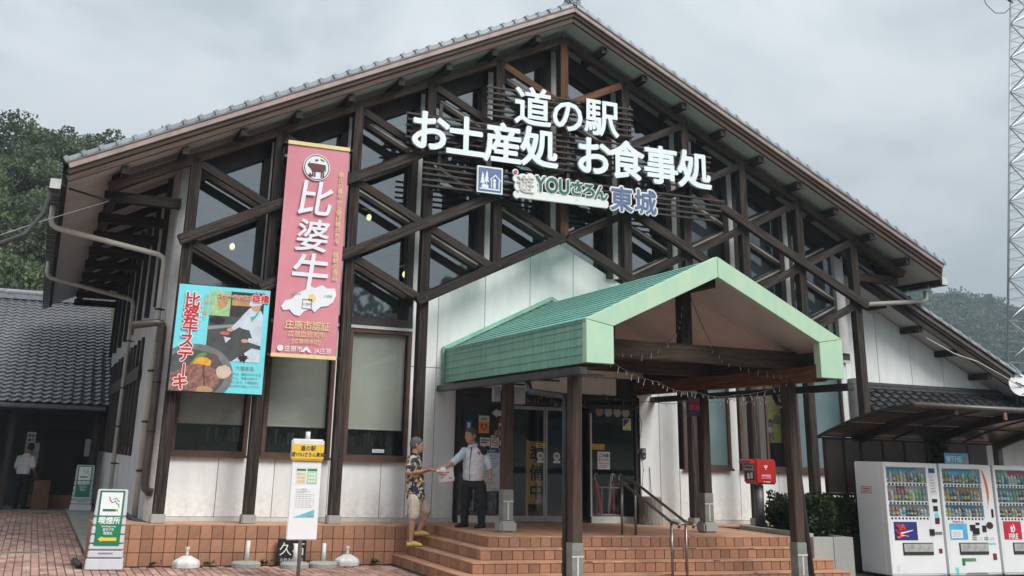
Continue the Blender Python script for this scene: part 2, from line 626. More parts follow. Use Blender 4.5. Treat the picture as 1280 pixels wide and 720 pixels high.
for k in range(3):
    tile_row(-7.74, -2.45, -0.292, ZG + k * 0.188, 0.181, ter)
    tile_row(-1.2, 0.3, -7.722, ZG + k * 0.188, 0.181, ter, rz=R(-90))

st = thing('entrance_steps', 'wide terracotta tiled steps wrapping round the corner below the green canopy', 'steps', (0, -2.5, ZG))
RIS = 0.145
for k in range(4):
    zt = ZP - k * RIS - ZG            # local heights
    yf = -0.30 * k                    # front face, local
    xl = -2.45 - 0.235 * k
    xr = (2.95, 3.14, 3.2, 3.25)[k]
    if k:
        MB().box((xl + 0.02, yf + 0.02, -0.02), (xr, 0.02, zt - 0.02)).box((xl + 0.02, 0.02, -0.02), (-2.45, 2.20, zt - 0.02)).build('core', GROUT, st)
        MB().prism([(xl - 0.006, yf - 0.006), (xr, yf - 0.006), (xr, 0.0 if k == 1 else yf + 0.32), (xl + 0.32, yf + 0.32), (xl + 0.32, 2.19), (xl - 0.006, 2.19)],
                   zt - 0.02, zt, 'xy').build('tread', TREAD, st, bevel=0.004)
    tile_row(xl, xr, yf + 0.02 if k else 0.008, zt - RIS + 0.0, RIS - 0.025, st)
    tile_row(-2.19, -yf, xl + 0.018, zt - RIS, RIS - 0.025, st, rz=R(-90))
    wn = MB()
    for q in range(9):
        x = rnd.uniform(xl + 0.1, xr - 0.5)
        wl, j_ = rnd.uniform(0.06, 0.34), [rnd.uniform(0.003, 0.012) for z in range(8)]
        top = [(x + wl * i / 7, yf - 0.0075 + j_[i] * 1.6) for i in range(8)]
        wn.prism([(x, yf - 0.0085), (x + wl, yf - 0.0085)] + top[::-1], zt - 0.006, zt + 0.0012, 'xy')
    many(wn.build('worn_nosing', mat('worn_edge', (0.62, 0.58, 0.53), 0.8, c2=(0.5, 0.36, 0.28), scale=30), st))

# ================================================================== the station house
H = thing('station_building', 'large timber gabled station building with lattice front, white panels and tiled roof', 'building', (0, 0, ZP))
H.location = (0, 0, 0)


def zn(i):
    return ZT - 0.6673 * abs(i)


def zs(x):                      # underside of the roof boards
    return 9.30 - SL * abs(x)


# --- posts of the lattice
for i in range(-5, 6):
    zb = 0.17 if abs(i) >= 2 else zn(i) - 4.0
    beam('post', (i * B, 0, zb), (i * B, 0, zn(i) + 0.02), 0.17, 0.17, WOODR if i == 0 else WOOD, H, up=(0, 1, 0))
    if abs(i) >= 2:
        MB().prism([(-0.085, -0.085), (0.085, -0.085), (0.085, 0.085), (-0.085, 0.085)], 0, 0.132, 'xy').build('post_stone', STONE, H, loc=(i * B, 0, ZP - 0.001), bevel=0.01).scale = (1.3, 1.3, 1)
WOODV = mat('verge_timber', (0.115, 0.072, 0.053), 0.75, c2=(0.04, 0.022, 0.016), scale=5, stretch=(0.25, 7, 7), thr=(0.36, 0.75), bump=0.4, bscale=9, rand=0.2)
# --- chords, braces
for s in (-1, 1):
    for j in (1, 2, 3):
        i0 = (5, 4, 2)[j - 1]
        xa = i0 * B + 0.16
        za = zn(0) - 1.3333 * j - SL * xa
        mt = WOOD
        beam('chord', (s * xa, -0.14, za), (s * 0.02, -0.14, zn(0) - 1.3333 * j), 0.11, 0.17, mt, H)
    for i in range(5, 0, -1):
        for j in range(0, 3):
            zl, zr = zn(i) - 1.3333 * j, zn(i - 1) - 1.3333 * (j + 1)
            if zr < 3.6:
                continue
            dx = 0.085
            a = V((s * (i * B - dx), -0.035, zl - dx * SL - 0.05))
            b = V((s * ((i - 1) * B + dx), -0.035, zr + dx * SL - 0.05))
            beam('brace', a, b, 0.1, 0.14, WOODR if (i <= 1 and j == 0) else WOOD, H)
    # bolts where the chords cross the posts
    for i in range(0, 6):
        for j in (1, 2, 3):
            if i <= (5, 4, 2)[j - 1]:
                MB().cyl((0, 0, 0), (0, -0.012, 0), 0.022, n=8).build('bolt', FRAME, H, loc=(s * i * B, -0.195, zn(i) - 1.3333 * j))
    # gable rafter on the post heads, long members out to the eaves
    beam('gable_rafter', (s * 8.15, 0, zn(0) + 0.01 - SL * 8.15), (s * 0.01, 0, zn(0) + 0.01), 0.15, 0.16, WOODC, H)
    # purlin ends
    for k in range(9):
        x = s * (0.72 + 0.905 * k)
        beam('purlin', (x, -0.40, zs(x) - 0.085), (x, 0.62, zs(x) - 0.085), 0.12, 0.14, WOOD, H)
    # verge boards and copper strip
    for nm, dz, y0, wd, ht, mt in (('verge_board', 0.065, -0.44, 0.05, 0.11, WOODV), ('verge_board', 0.165, -0.465, 0.06, 0.088, WOODV),
                                   ('verge_flashing', 0.262, -0.49, 0.09, 0.10, COPPERB)):
        beam(nm, (s * 8.8, y0, zs(8.8) + dz), (s * 0.0, y0, zs(0) + dz), wd, ht, mt, H)
    # roof deck and painted soffit
    MB().prism([(s * 0.0, zs(0)), (s * 8.78, zs(8.78)), (s * 8.78, zs(8.78) + 0.02), (s * 0.0, zs(0) + 0.02)][::s], -0.412, 16, 'xz').build('soffit', SOFFIT, H)
    MB().prism([(s * 0.0, zs(0) + 0.022), (s * 8.78, zs(8.78) + 0.022), (s * 8.78, zs(8.78) + 0.29), (s * 0.0, zs(0) + 0.29)][::s], -0.405, 16, 'xz').build('roof_deck', FRAME, H)
    # the eaves: fascia, gutter
    beam('eave_fascia', (s * 8.82, -0.40, zs(8.8) + 0.07), (s * 8.82, 16, zs(8.8) + 0.07), 0.08, 0.26, WOOD, H)
    g = MB()
    xa, xb = sorted((s * 8.87, s * 9.03))
    g.box((xa, -0.36, zs(8.8) - 0.10), (xb, 16, zs(8.8) - 0.08)).box((xa, -0.36, zs(8.8) - 0.08), (xa + 0.012, 16, zs(8.8) + 0.06)).box((xb - 0.012, -0.36, zs(8.8) - 0.08), (xb, 16, zs(8.8) + 0.06)).box((xa + 0.012, -0.36, zs(8.8) - 0.08), (xb - 0.012, -0.345, zs(8.8) + 0.06))
    gt = g.build('gutter', GUTTER, H)
    box('end_cap', (xa, -0.375, zs(8.8) - 0.09), (xb, -0.361, zs(8.8) + 0.065), STRIP, gt)
    hk = MB()
    for q in range(26):
        hk.box((xa - 0.004, q * 0.6, zs(8.8) - 0.105), (xb + 0.004, q * 0.6 + 0.03, zs(8.8) - 0.101)).box((xa - 0.006, q * 0.6, zs(8.8) - 0.105), (xa - 0.001, q * 0.6 + 0.03, zs(8.8) + 0.07))
    many(hk.build('bracket_row', PIPEW, gt))

# --- verge tiles: each a curved cover with a rolled nose
vt = MB()
n = 8
prof = [(-0.075 + 0.15 * (1 - math.cos(math.pi * k / n)) / 2, 0.0 + 0.085 * math.sin(math.pi * k / n)) for k in range(n + 1)]
for xa, xb, k0, k1 in ((0, 0.285, 1.0, 0.86), (-0.012, 0.055, 1.22, 1.2)):
    vs = [(xa, p[0] * k0, p[1] * k0) for p in prof] + [(xb, p[0] * k1, p[1] * k1 + 0.012) for p in prof]
    vt.add(vs, [(i, i + 1, i + n + 2, i + n + 1) for i in range(n)] + [tuple(range(n, -1, -1)), tuple(range(n + 1, 2 * n + 2))])
vt.box((0.0, -0.085, -0.022), (0.27, -0.065, 0.0))
vo = vt.build('verge_tile', TILE, H)
vme = vo.data
bpy.data.objects.remove(vo)
ang = math.atan(SL)
ln = 8.8 / math.cos(ang)
nt_ = 36
for s in (-1, 1):
    for k in range(nt_):
        t = (k + 0.06) * (ln / nt_)
        xx = 8.86 - t * math.cos(ang)
        zz = zs(xx) + 0.315
        o = link('verge_tile', vme, H)
        o.matrix_local = Matrix.Translation((s * xx, -0.47 + rnd.uniform(-0.004, 0.004), zz + 0.02)) @ Matrix(((-s * math.cos(ang), 0, s * math.sin(ang), 0), (0, 1, 0, 0), (math.sin(ang), 0, math.cos(ang), 0), (0, 0, 0, 1)))


def tile_sheet(org, ud, vd, nu, nv, pu, pv, wave=0.035, step=0.03, seg=6):
    """Pantiles: nu columns across along ud, nv courses up along vd; each course steps over the next."""
    b = MB()
    org, ud, vd = V(org), V(ud).normalized(), V(vd).normalized()
    nn = ud.cross(vd).normalized()
    if nn.z < 0:
        nn = -nn
    for j in range(nv):
        dn = rnd.uniform(-0.002, 0.002)
        for i in range(nu):
            row = []
            jt = rnd.uniform(-0.003, 0.003)
            for k in range(seg + 1):
                t = k / seg
                h = wave * (math.cos(2 * math.pi * t) * 0.6 + (0.5 if t < 0.25 else 0.0) * math.cos(math.pi * t * 2)) + dn
                row.append((t, h))
            lo = [org + ud * ((i + t) * pu) + vd * (j * pv + jt - 0.02) + nn * (h + step) for t, h in row]
            hi = [org + ud * ((i + t) * pu) + vd * ((j + 1) * pv) + nn * h for t, h in row]
            ls = [p - nn * (step + 0.002) for p in lo]
            m_ = seg + 1
            b.add(ls + lo + hi, [(k, k + 1, k + 1 + m_, k + m_) for k in range(seg)] + [(k + m_, k + 1 + m_, k + 1 + 2 * m_, k + 2 * m_) for k in range(seg)])
    return b


for s in (-1, 1):
    tag(tile_sheet((s * 8.86, -0.40, zs(8.86) + 0.33), (0, 1, 0), (-s, 0, SL), 60, 34, 0.273, 0.293, seg=4).build('roof_tiles', TILE, H, smooth=False), kind='stuff')
rg = MB().box((-0.16, -0.35, zs(0) + 0.30), (0.16, 16, zs(0) + 0.44)).cyl((0, -0.40, zs(0) + 0.46), (0, 16, zs(0) + 0.46), 0.10, n=12).build('ridge', TILE, H)
on = MB().cyl((0, -0.50, zs(0) + 0.47), (0, -0.36, zs(0) + 0.47), 0.155, n=20).cyl((0, -0.53, zs(0) + 0.47), (0, -0.50, zs(0) + 0.47), 0.115, n=20)
for a in range(7):
    t = R(a * 51)
    on.ball((0.12 * math.cos(t) * 0.55, -0.53, zs(0) + 0.47 + 0.12 * math.sin(t) * 0.55), 0.022, 6)
for s in (-1, 1):
    on.prism([(s * 0.08, zs(0) + 0.30), (s * 0.30, zs(0) + 0.20), (s * 0.24, zs(0) + 0.36), (s * 0.1, zs(0) + 0.44)][::s], -0.48, -0.36)
on.build('ridge_end_tile', TILE, H, bevel=0.006)

# --- left flank: eave brackets, wall, battens
WX = -6.98
beam('eave_purlin', (-8.05, 0.1, zs(8.05) - 0.16), (-8.05, 16, zs(8.05) - 0.16), 0.14, 0.28, WOOD, H)
for k in range(9):
    y = 0.25 + 1.82 * k
    beam('bracket', (-8.2, y, zs(8.05) - 0.36), (WX, y, zs(8.05) - 0.36), 0.13, 0.17, WOOD, H)
    beam('strut', (-8.1, y, zs(8.1) - 0.2), (WX, y, zs(6.98) - 0.15), 0.11, 0.14, WOOD, H)
    if k:
        box('wall_post', (WX - 0.09, y - 0.07, 3.5), (WX - 0.002, y + 0.07, zs(7) - 0.03), FRAME, H)
for k in range(17):
    y = 0.62 + 0.91 * k
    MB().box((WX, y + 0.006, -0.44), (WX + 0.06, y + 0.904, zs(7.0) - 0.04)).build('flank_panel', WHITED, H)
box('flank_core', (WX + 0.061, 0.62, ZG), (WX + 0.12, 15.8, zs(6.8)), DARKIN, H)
for k in range(12):
    y = 4.1 + 0.455 * 2 * k
    box('batten', (WX - 0.055, y, 0.95), (WX - 0.002, y + 0.13, 3.15 + 0.02 * (k % 2)), FRAME, H)
    box('batten', (WX - 0.05, y + 0.30, 1.1), (WX - 0.002, y + 0.36, 2.7), FRAME, H)
box('flank_rail', (WX - 0.075, 3.9, 2.35), (WX - 0.056, 15, 2.6), FRAME, H)
box('flank_rail', (WX - 0.09, 0.30, 2.78), (WX - 0.02, 1.5, 3.05), FRAME, H)
MB().box((WX - 0.02, 0.36, ZP), (WX + 0.16, 0.44, zs(7) - 0.1)).box((WX - 0.035, 0.45, ZP), (WX + 0.05, 0.52, zs(7) - 0.1)).box((WX - 0.025, 0.53, ZP), (WX + 0.05, 0.61, zs(7) - 0.1)).build('corner_trim', STRIP, H)
zg_ = zs(8.9) - 0.1
MB().tube([(-8.95, 0.7, zg_), (-8.95, 0.7, zg_ - 0.22), (-8.93, 0.72, zg_ - 0.30), (-8.85, 0.75, zg_ - 0.35), (-7.2, 0.8, zg_ - 0.62), (-7.11, 0.8, zg_ - 0.67), (-7.09, 0.8, zg_ - 0.78), (-7.09, 0.8, ZG)], 0.046, 10).build('downpipe', PIPEW, H, smooth=True)
MB().tube([(-8.95, 6.6, zg_), (-8.95, 6.6, zg_ - 0.22), (-8.93, 6.62, zg_ - 0.30), (-8.85, 6.65, zg_ - 0.35), (-7.2, 7.0, zg_ - 0.62), (-7.11, 7.0, zg_ - 0.67), (-7.09, 7.0, zg_ - 0.78), (-7.09, 7.0, ZG)], 0.046, 10).build('downpipe', PIPEW, H, smooth=True)
MB().tube([(-7.50, 0.34, 2.98), (-7.14, 0.34, 3.05), (-7.06, 0.34, 3.04), (-7.03, 0.34, 2.98), (-7.03, 0.34, 0.62), (-7.02, 0.34, 0.52), (-6.97, 0.34, 0.47), (-6.9, 0.34, 0.46)], 0.062, 10).build('drain_pipe', PIPEB, H, smooth=True)
bk = MB()
for z in (0.75, 1.5, 2.3, 3.3):
    bk.cyl((-7.09, 0.8, z), (-7.09, 0.8, z + 0.03), 0.062, n=10).cyl((-7.09, 7.0, z), (-7.09, 7.0, z + 0.03), 0.062, n=10).box((-7.08, 0.79, z), (WX, 0.81, z + 0.025)).box((-7.08, 6.99, z), (WX, 7.01, z + 0.025))
for z in (1.35, 2.1):
    bk.cyl((-7.03, 0.34, z), (-7.03, 0.34, z + 0.03), 0.07, n=10)
many(bk.build('pipe_clips', FRAME, H))

# --- white panels
PXL = [-6.85, -5.91, -5.0, -4.09, -3.18]
zc3 = lambda x: 5.16 - SL * abs(x)


def panel(poly, parent=H, y0=YG, mt=WHITE):
    if len(poly) >= 3:
        MB().prism(poly, y0, y0 + 0.05).build('wall_panel', mt, parent, bevel=0.003)


for s in (-1, 1):
    for a, b in zip(PXL, PXL[1:] + [-2.735]):
        p = [(a + 0.005, 0.105), (b - 0.005, 0.105), (b - 0.005, 1.0), (a + 0.005, 1.0)]
        panel(p if s < 0 else [(-q[0], q[1]) for q in reversed(p)])
    for xc, hw in ((-5.375, 0.105), (-3.99, 0.10), (-6.78, 0.09)):
        p = [(xc - hw, 1.004), (xc + hw, 1.004), (xc + hw, 3.2), (xc - hw, 3.2)]
        panel(p if s < 0 else [(-q[0], q[1]) for q in reversed(p)])
xs = [-2.73, -2.25, -1.34, -0.43, 0.48, 1.39, 2.31, 2.73]
for a, b in zip(xs, xs[1:]):
    a0, b0 = a + 0.005, b - 0.005
    for z0, z1 in ((0.105, 2.605), (2.615, 9)):
        lo = z0
        aa, bb = a0, b0
        if z0 < 1:
            if b <= -1.3 and a < -1.83:
                bb = min(b0, -1.845)
            elif a >= 1.3 and b > 1.83:
                aa = max(a0, 1.845)
            else:
                lo = 2.29
        p = [(aa, lo), (bb, lo), (bb, z1), (aa, z1)]
        if z1 > 3:
            p = clip_poly(clip_poly(p, lambda q: zc3(0) - SL * q[0] - q[1]), lambda q: zc3(0) + SL * q[0] - q[1])
        panel(p)
wb = MB()
wb.prism([(-2.74, 2.27), (2.74, 2.27), (2.74, 3.80), (0, 5.14), (-2.74, 3.80)], YG + 0.052, YG + 0.1)
wb.prism([(-6.98, ZG), (-1.85, ZG), (-1.85, 2.27), (-2.74, 2.27), (-2.74, 1.0), (-6.98, 1.0)], YG + 0.052, YG + 0.1)
wb.prism([(1.85, ZG), (6.98, ZG), (6.98, 1.0), (2.74, 1.0), (2.74, 2.27), (1.85, 2.27)], YG + 0.052, YG + 0.1)
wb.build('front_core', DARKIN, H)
for a, b in ((-6.98, -1.85), (1.85, 6.98)):
    box('base_strip', (a, YG - 0.025, ZP), (b, YG + 0.05, 0.10), STRIP, H)

# --- lower windows: frame, sill, pane, blind
WIN = [(-6.70, -5.49), (-5.26, -4.10), (-3.88, -2.74), (2.82, 3.90), (4.12, 5.26), (5.49, 6.70)]
for q, (a, b) in enumerate(WIN):
    zt = 3.2 if q < 3 else 3.2
    f = MB()
    f.box((a, YG - 0.05, 1.02), (b, YG + 0.05, 1.10)).box((a, YG - 0.045, 1.10), (a + 0.07, YG + 0.05, zt)).box((b - 0.07, YG - 0.045, 1.10), (b, YG + 0.05, zt)).box((a + 0.07, YG - 0.04, zt - 0.07), (b - 0.07, YG + 0.05, zt))
    if q == 4:
        f.box((a + 0.62, YG - 0.045, 1.10), (a + 0.68, YG + 0.05, zt - 0.07))
    fr = f.build('window_frame', SILL, H, bevel=0.006)
    box('sill', (a - 0.02, YG - 0.075, 0.995), (b + 0.02, YG - 0.051, 1.04), SILL, fr)
    if q in (3, 5):
        box('pane', (a + 0.07, YG - 0.005, 1.10), (b - 0.07, YG + 0.005, zt - 0.07), FROST, fr)
    elif q == 4:
        box('shutter', (a + 0.07, YG - 0.02, 1.10), (a + 0.62, YG + 0.005, zt - 0.07), mat('grey_shutter', (0.10, 0.095, 0.09), 0.7, c2=(0.07, 0.06, 0.055), scale=4, stretch=(6, 1, 0.5)), fr)
        box('pane', (a + 0.68, YG - 0.005, 1.10), (b - 0.07, YG + 0.005, zt - 0.07), G_LOW, fr)
    else:
        box('pane', (a + 0.07, YG - 0.005, 1.10), (b - 0.07, YG + 0.005, zt - 0.07), G_LOW, fr)
        box('blind', (a + 0.09, YG + 0.05, 1.53), (b - 0.09, YG + 0.06, zt - 0.04), BLIND, H)
        MB().cyl((a + 0.09, YG + 0.055, 1.52), (b - 0.09, YG + 0.055, 1.52), 0.014, n=8).build('blind_rail', STRIP, H)
for a, b in ((-6.98, -2.74), (2.74, 6.98)):
    box('head_strip', (a, YG - 0.06, 3.205), (b, YG + 0.03, 3.255), STRIP, H)
    box('transom', (a, YG - 0.03, 3.257), (b, YG + 0.05, 3.40), FRAME, H)

# --- upper glazing: triangular panes between lattice lines, set behind the timber
for s in (-1, 1):
    for i in range(5, 0, -1):
        L0, R0 = zn(i), zn(i - 1)
        xl, xr = -i * B, -(i - 1) * B
        for j in range(0, 4):
            Lj, Rj = L0 - 1.3333 * j, R0 - 1.3333 * j
            tris = [[(xl, Lj), (xr, Rj - 1.3333), (xr, Rj)]]
            tris.append([(xl, Lj), (xl, Lj - 1.3333), (xr, Rj - 1.3333)])
            for t in tris:
                zlow = 3.40
                t = clip_poly(t, lambda p: p[1] - zlow)
                if i <= 2:
                    t = clip_poly(t, lambda p: p[1] - (5.05 + SL * p[0]))
                if len(t) < 3:
                    continue
                # pull in a little so that frames sit between the panes
                cx = sum(p[0] for p in t) / len(t)
                cz = sum(p[1] for p in t) / len(t)
                t = [(cx + (p[0] - cx) * 0.985, cz + (p[1] - cz) * 0.985) for p in t]
                yy = YG + 0.04
                ta, tb_ = rnd.uniform(-0.004, 0.004), rnd.uniform(-0.004, 0.004)
                vs = [(p[0], yy + (p[0] - cx) * ta + (p[1] - cz) * tb_, p[1]) for p in t]
                if s > 0:
                    vs = [(-p[0], p[1], p[2]) for p in reversed(vs)]
                k = len(vs)
                mb = MB()
                mb.add(vs + [(p[0], p[1] + 0.008, p[2]) for p in vs], [tuple(range(k)), tuple(range(2 * k - 1, k - 1, -1))] + [(q, q + k, (q + 1) % k + k, (q + 1) % k) for q in range(k)])
                mb.build('pane', G_TEAL if (s > 0 and i >= 3) else G_UP, H)
    # frames behind chords and braces
    for i in range(5, 0, -1):
        for j in range(0, 4):
            for (za, zb, mt2) in ((zn(i) - 1.3333 * j, zn(i - 1) - 1.3333 * j, 0), (zn(i) - 1.3333 * j, zn(i - 1) - 1.3333 * (j + 1), 1)):
                if min(za, zb) < 3.4 or (i <= 2 and min(za, zb) < 5.0 - 0.668 * i + (0.0 if mt2 else -9)):
                    if min(za, zb) < 3.4 or mt2:
                        continue
                if i <= 2 and (za + zb) / 2 < 5.1 - SL * (i - 0.5) * B:
                    continue
                p0, p1 = V((s * (i * B - 0.16), YG - 0.0, za + 0.16 / B * (zb - za))), V((s * ((i - 1) * B + 0.16), YG - 0.0, zb - 0.16 / B * (zb - za)))
                beam('sash_bar', p0, p1, 0.10, 0.13, FRAME, H)
                beam('sash_trim', p0 + V((0, -0.055, 0.02)), p1 + V((0, -0.055, 0.02)), 0.012, 0.035, mat('tan_strip', (0.40, 0.36, 0.30), 0.6, var=0.1), H, bevel=0)
    beam('head_frame', (s * 6.95, YG, zs(6.95) - 0.36), (s * 0.02, YG, zs(0) - 0.36), 0.14, 0.34, FRAME, H)
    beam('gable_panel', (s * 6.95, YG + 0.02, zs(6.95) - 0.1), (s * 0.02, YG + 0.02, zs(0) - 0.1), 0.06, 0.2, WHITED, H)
for i in range(-5, 6):
    zb = 3.4 if abs(i) > 2 else (5.16 - SL * abs(i) * B)
    if abs(i) == 5:
        continue
    zt = zs(i * B) - 0.3
    box('mullion', (i * B - 0.17, YG - 0.07, zb), (i * B - 0.055, YG + 0.07, zt), FRAME, H)
    box('mullion', (i * B + 0.055, YG - 0.07, zb), (i * B + 0.17, YG + 0.07, zt), FRAME, H)
    box('column', (i * B - 0.053, YG - 0.09, zb), (i * B + 0.053, YG + 0.05, zt), STRIP, H)
for s in (-1, 1):
    xa, xb = sorted((s * 6.72, s * 6.95))
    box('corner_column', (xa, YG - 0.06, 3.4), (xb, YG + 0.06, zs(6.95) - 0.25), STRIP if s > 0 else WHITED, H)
# right flank seen beyond the last post
for k in range(3):
    box('flank_panel', (6.98, 0.62 + 0.91 * k, ZP), (7.04, 0.62 + 0.905 + 0.91 * k, zs(7.04) - 0.04), WHITE, H)
beam('bracket', (8.2, 0.25, zs(8.05) - 0.36), (6.98, 0.25, zs(8.05) - 0.36), 0.13, 0.17, WOODC, H)
beam('strut', (8.1, 0.25, zs(8.1) - 0.2), (6.98, 0.25, zs(6.98) - 0.15), 0.11, 0.14, WOOD, H)
beam('eave_purlin', (8.05, 0.1, zs(8.05) - 0.15), (8.05, 16, zs(8.05) - 0.15), 0.14, 0.26, WOOD, H)
MB().tube([(8.95, 0.2, zs(8.9) - 0.1), (8.95, 0.2, zs(8.9) - 0.28), (8.86, 0.2, zs(8.9) - 0.33), (7.05, 0.2, zs(8.9) - 0.55)], 0.05, 8).build('downpipe', PIPEW, H, smooth=True)
for k in range(14):
    box('flank_panel', (6.98, 3.36 + 0.91 * k, ZP), (7.04, 3.36 + 0.905 + 0.91 * k, zs(7.04) - 0.04), WHITE, H)

# --- inside: floor, back wall, ceiling beams
box('inner_floor', (-6.85, YG + 0.12, ZP - 0.02), (6.95, 8.0, ZP + 0.005), INFLOOR, H)
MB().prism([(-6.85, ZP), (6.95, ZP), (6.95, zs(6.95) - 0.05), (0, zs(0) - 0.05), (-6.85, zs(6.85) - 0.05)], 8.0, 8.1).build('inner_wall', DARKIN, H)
for k in range(3):
    for s in (-1, 1):
        beam('inner_beam', (s * 6.8, 2.2 + 2 * k, zs(6.8) - 0.5), (0, 2.2 + 2 * k, zs(0) - 0.5), 0.16, 0.3, WOODC, H)
    beam('inner_beam', (-6.8, 2.2 + 2 * k, 5.0), (6.8, 2.2 + 2 * k, 5.0), 0.16, 0.25, WOODC, H)
box('counter', (-6.0, 2.4, ZP + 0.006), (-2.4, 3.0, 1.25), mat('shop_shelf', (0.10, 0.075, 0.055), 0.7, var=0.4, scale=9), H)
sh = MB()
for k in range(46):
    x = -5.95 + k * 0.077
    sh.mi = rnd.randrange(4)
    sh.box((x, 2.45, 1.251), (x + 0.055, 2.6, 1.251 + rnd.uniform(0.1, 0.26)))
gd = sh.build('goods', [GREYP, mat('goods_brown', (0.2, 0.1, 0.05)), PWHITE2, GREEN], H)
many(gd)

# --- the entrance: frames, panes, sills
D = MB()
for x, wd in ((-1.80, 0.05), (-0.84, 0.07), (0.47, 0.05), (0.80, 0.05), (1.79, 0.05)):
    D.box((x - wd / 2, YG - 0.04, ZP), (x + wd / 2, YG + 0.06, 2.26))
D.box((-1.775, YG - 0.035, 2.04), (1.765, YG + 0.055, 2.11)).box((-1.775, YG - 0.035, 2.21), (1.765, YG + 0.055, 2.268))
D.build('entrance_frame', FRAME, H, bevel=0.004)
beam('jamb', (-1.843, YG + 0.01, ZP), (-1.843, YG + 0.01, 2.27), 0.036, 0.14, WOOD, H, up=(0, 1, 0))
beam('jamb', (1.835, YG + 0.01, ZP), (1.835, YG + 0.01, 2.27), 0.036, 0.14, WOOD, H, up=(0, 1, 0))
box('door_sill', (-1.775, YG - 0.03, ZP), (-0.876, YG + 0.05, 0.15), PWHITE2, H)
box('door_sill', (0.826, YG - 0.03, ZP), (1.765, YG + 0.05, 0.15), PWHITE2, H)
for a, b, y in ((-1.775, -0.875, 0.0), (0.826, 1.765, 0.0)):
    box('pane', (a, YG + y, 0.15), (b, YG + y + 0.008, 2.04), G_DOOR, H)
box('pane', (-1.775, YG, 2.112), (1.765, YG + 0.008, 2.208), G_DOOR, H)
for a, b in ((-0.80, -0.06), (-0.05, 0.44)):
    d = MB()
    d.box((a, YG + 0.07, ZP + 0.01), (a + 0.035, YG + 0.10, 2.03)).box((b - 0.035, YG + 0.07, ZP + 0.01), (b, YG + 0.10, 2.03)).box((a + 0.035, YG + 0.07, ZP + 0.01), (b - 0.035, YG + 0.10, 0.15)).box((a + 0.035, YG + 0.07, 1.97), (b - 0.035, YG + 0.10, 2.03))
    dd = d.build('sliding_door', METAL, H)
    box('pane', (a + 0.035, YG + 0.08, 0.15), (b - 0.035, YG + 0.088, 1.97), G_DOOR, dd)
box('door_post', (0.80, YG - 0.055, 0.15), (0.83, YG - 0.041, 1.95), PWHITE2, H)


# ================================================================== the entrance canopy
K = thing('entrance_canopy', 'gabled porch canopy with green patina copper roof on timber posts over the steps', 'canopy', (0, -2.8, ZG))
KO = V((0, 2.8, -ZG))            # world -> canopy frame


def kb(name, p0, p1, wd, ht, mt, **kw):
    return beam(name, V(p0) + KO, V(p1) + KO, wd, ht, mt, K, **kw)


YF, YB = -4.9, YG - 0.003
AZ, EZ, BZ, HW = 3.96, 2.93, 2.36, 2.10
for x in (-1.82, 1.82):
    for y, zb in ((-4.0, ZG), (-1.7, ZP)):
        kb('post', (x, y, zb + 0.15), (x, y, 2.32), 0.158, 0.158, WOODC, up=(0, 1, 0), bevel=0.012)
        MB().prism([(-0.135, -0.135), (0.135, -0.135), (0.135, 0.135), (-0.135, 0.135)], 0, 0.17, 'xy').build('post_stone', STONE, K, loc=V((x, y, zb - 0.002)) + KO, bevel=0.03)
        MB().box((-0.086, -0.086, 0.17), (0.086, 0.086, 0.62)).build('post_sleeve', SLEEVE, K, loc=V((x, y, zb)) + KO, bevel=0.006)
        MB().box((-0.088, -0.091, 0.44), (0.088, -0.0865, 0.46)).box((-0.012, -0.091, 0.18), (0.012, -0.0865, 0.44)).build('sleeve_strap', STRIP, K, loc=V((x, y, zb)) + KO)
for s in (-1, 1):
    kb('side_beam', (s * 1.82, YF + 0.12, 2.43), (s * 1.82, YB, 2.43), 0.17, 0.22, WOODR if s > 0 else WOODC)
    kb('eave_beam', (s * 2.0, YF + 0.1, 2.62), (s * 2.0, YB, 2.62), 0.05, 0.30, WOODC)
for y in (-4.0, -1.7):
    kb('tie_beam', (-1.99, y, 2.67), (1.99, y, 2.67), 0.16, 0.25, WOODC)
    kb('king_post', (0.0, y, 2.74), (0.0, y, 3.72), 0.2, 0.14, WOOD, up=(0, 1, 0))
kb('ridge_beam', (0, YF + 0.15, 3.62), (0, YB, 3.62), 0.14, 0.16, WOOD)
CS = (AZ - EZ) / HW
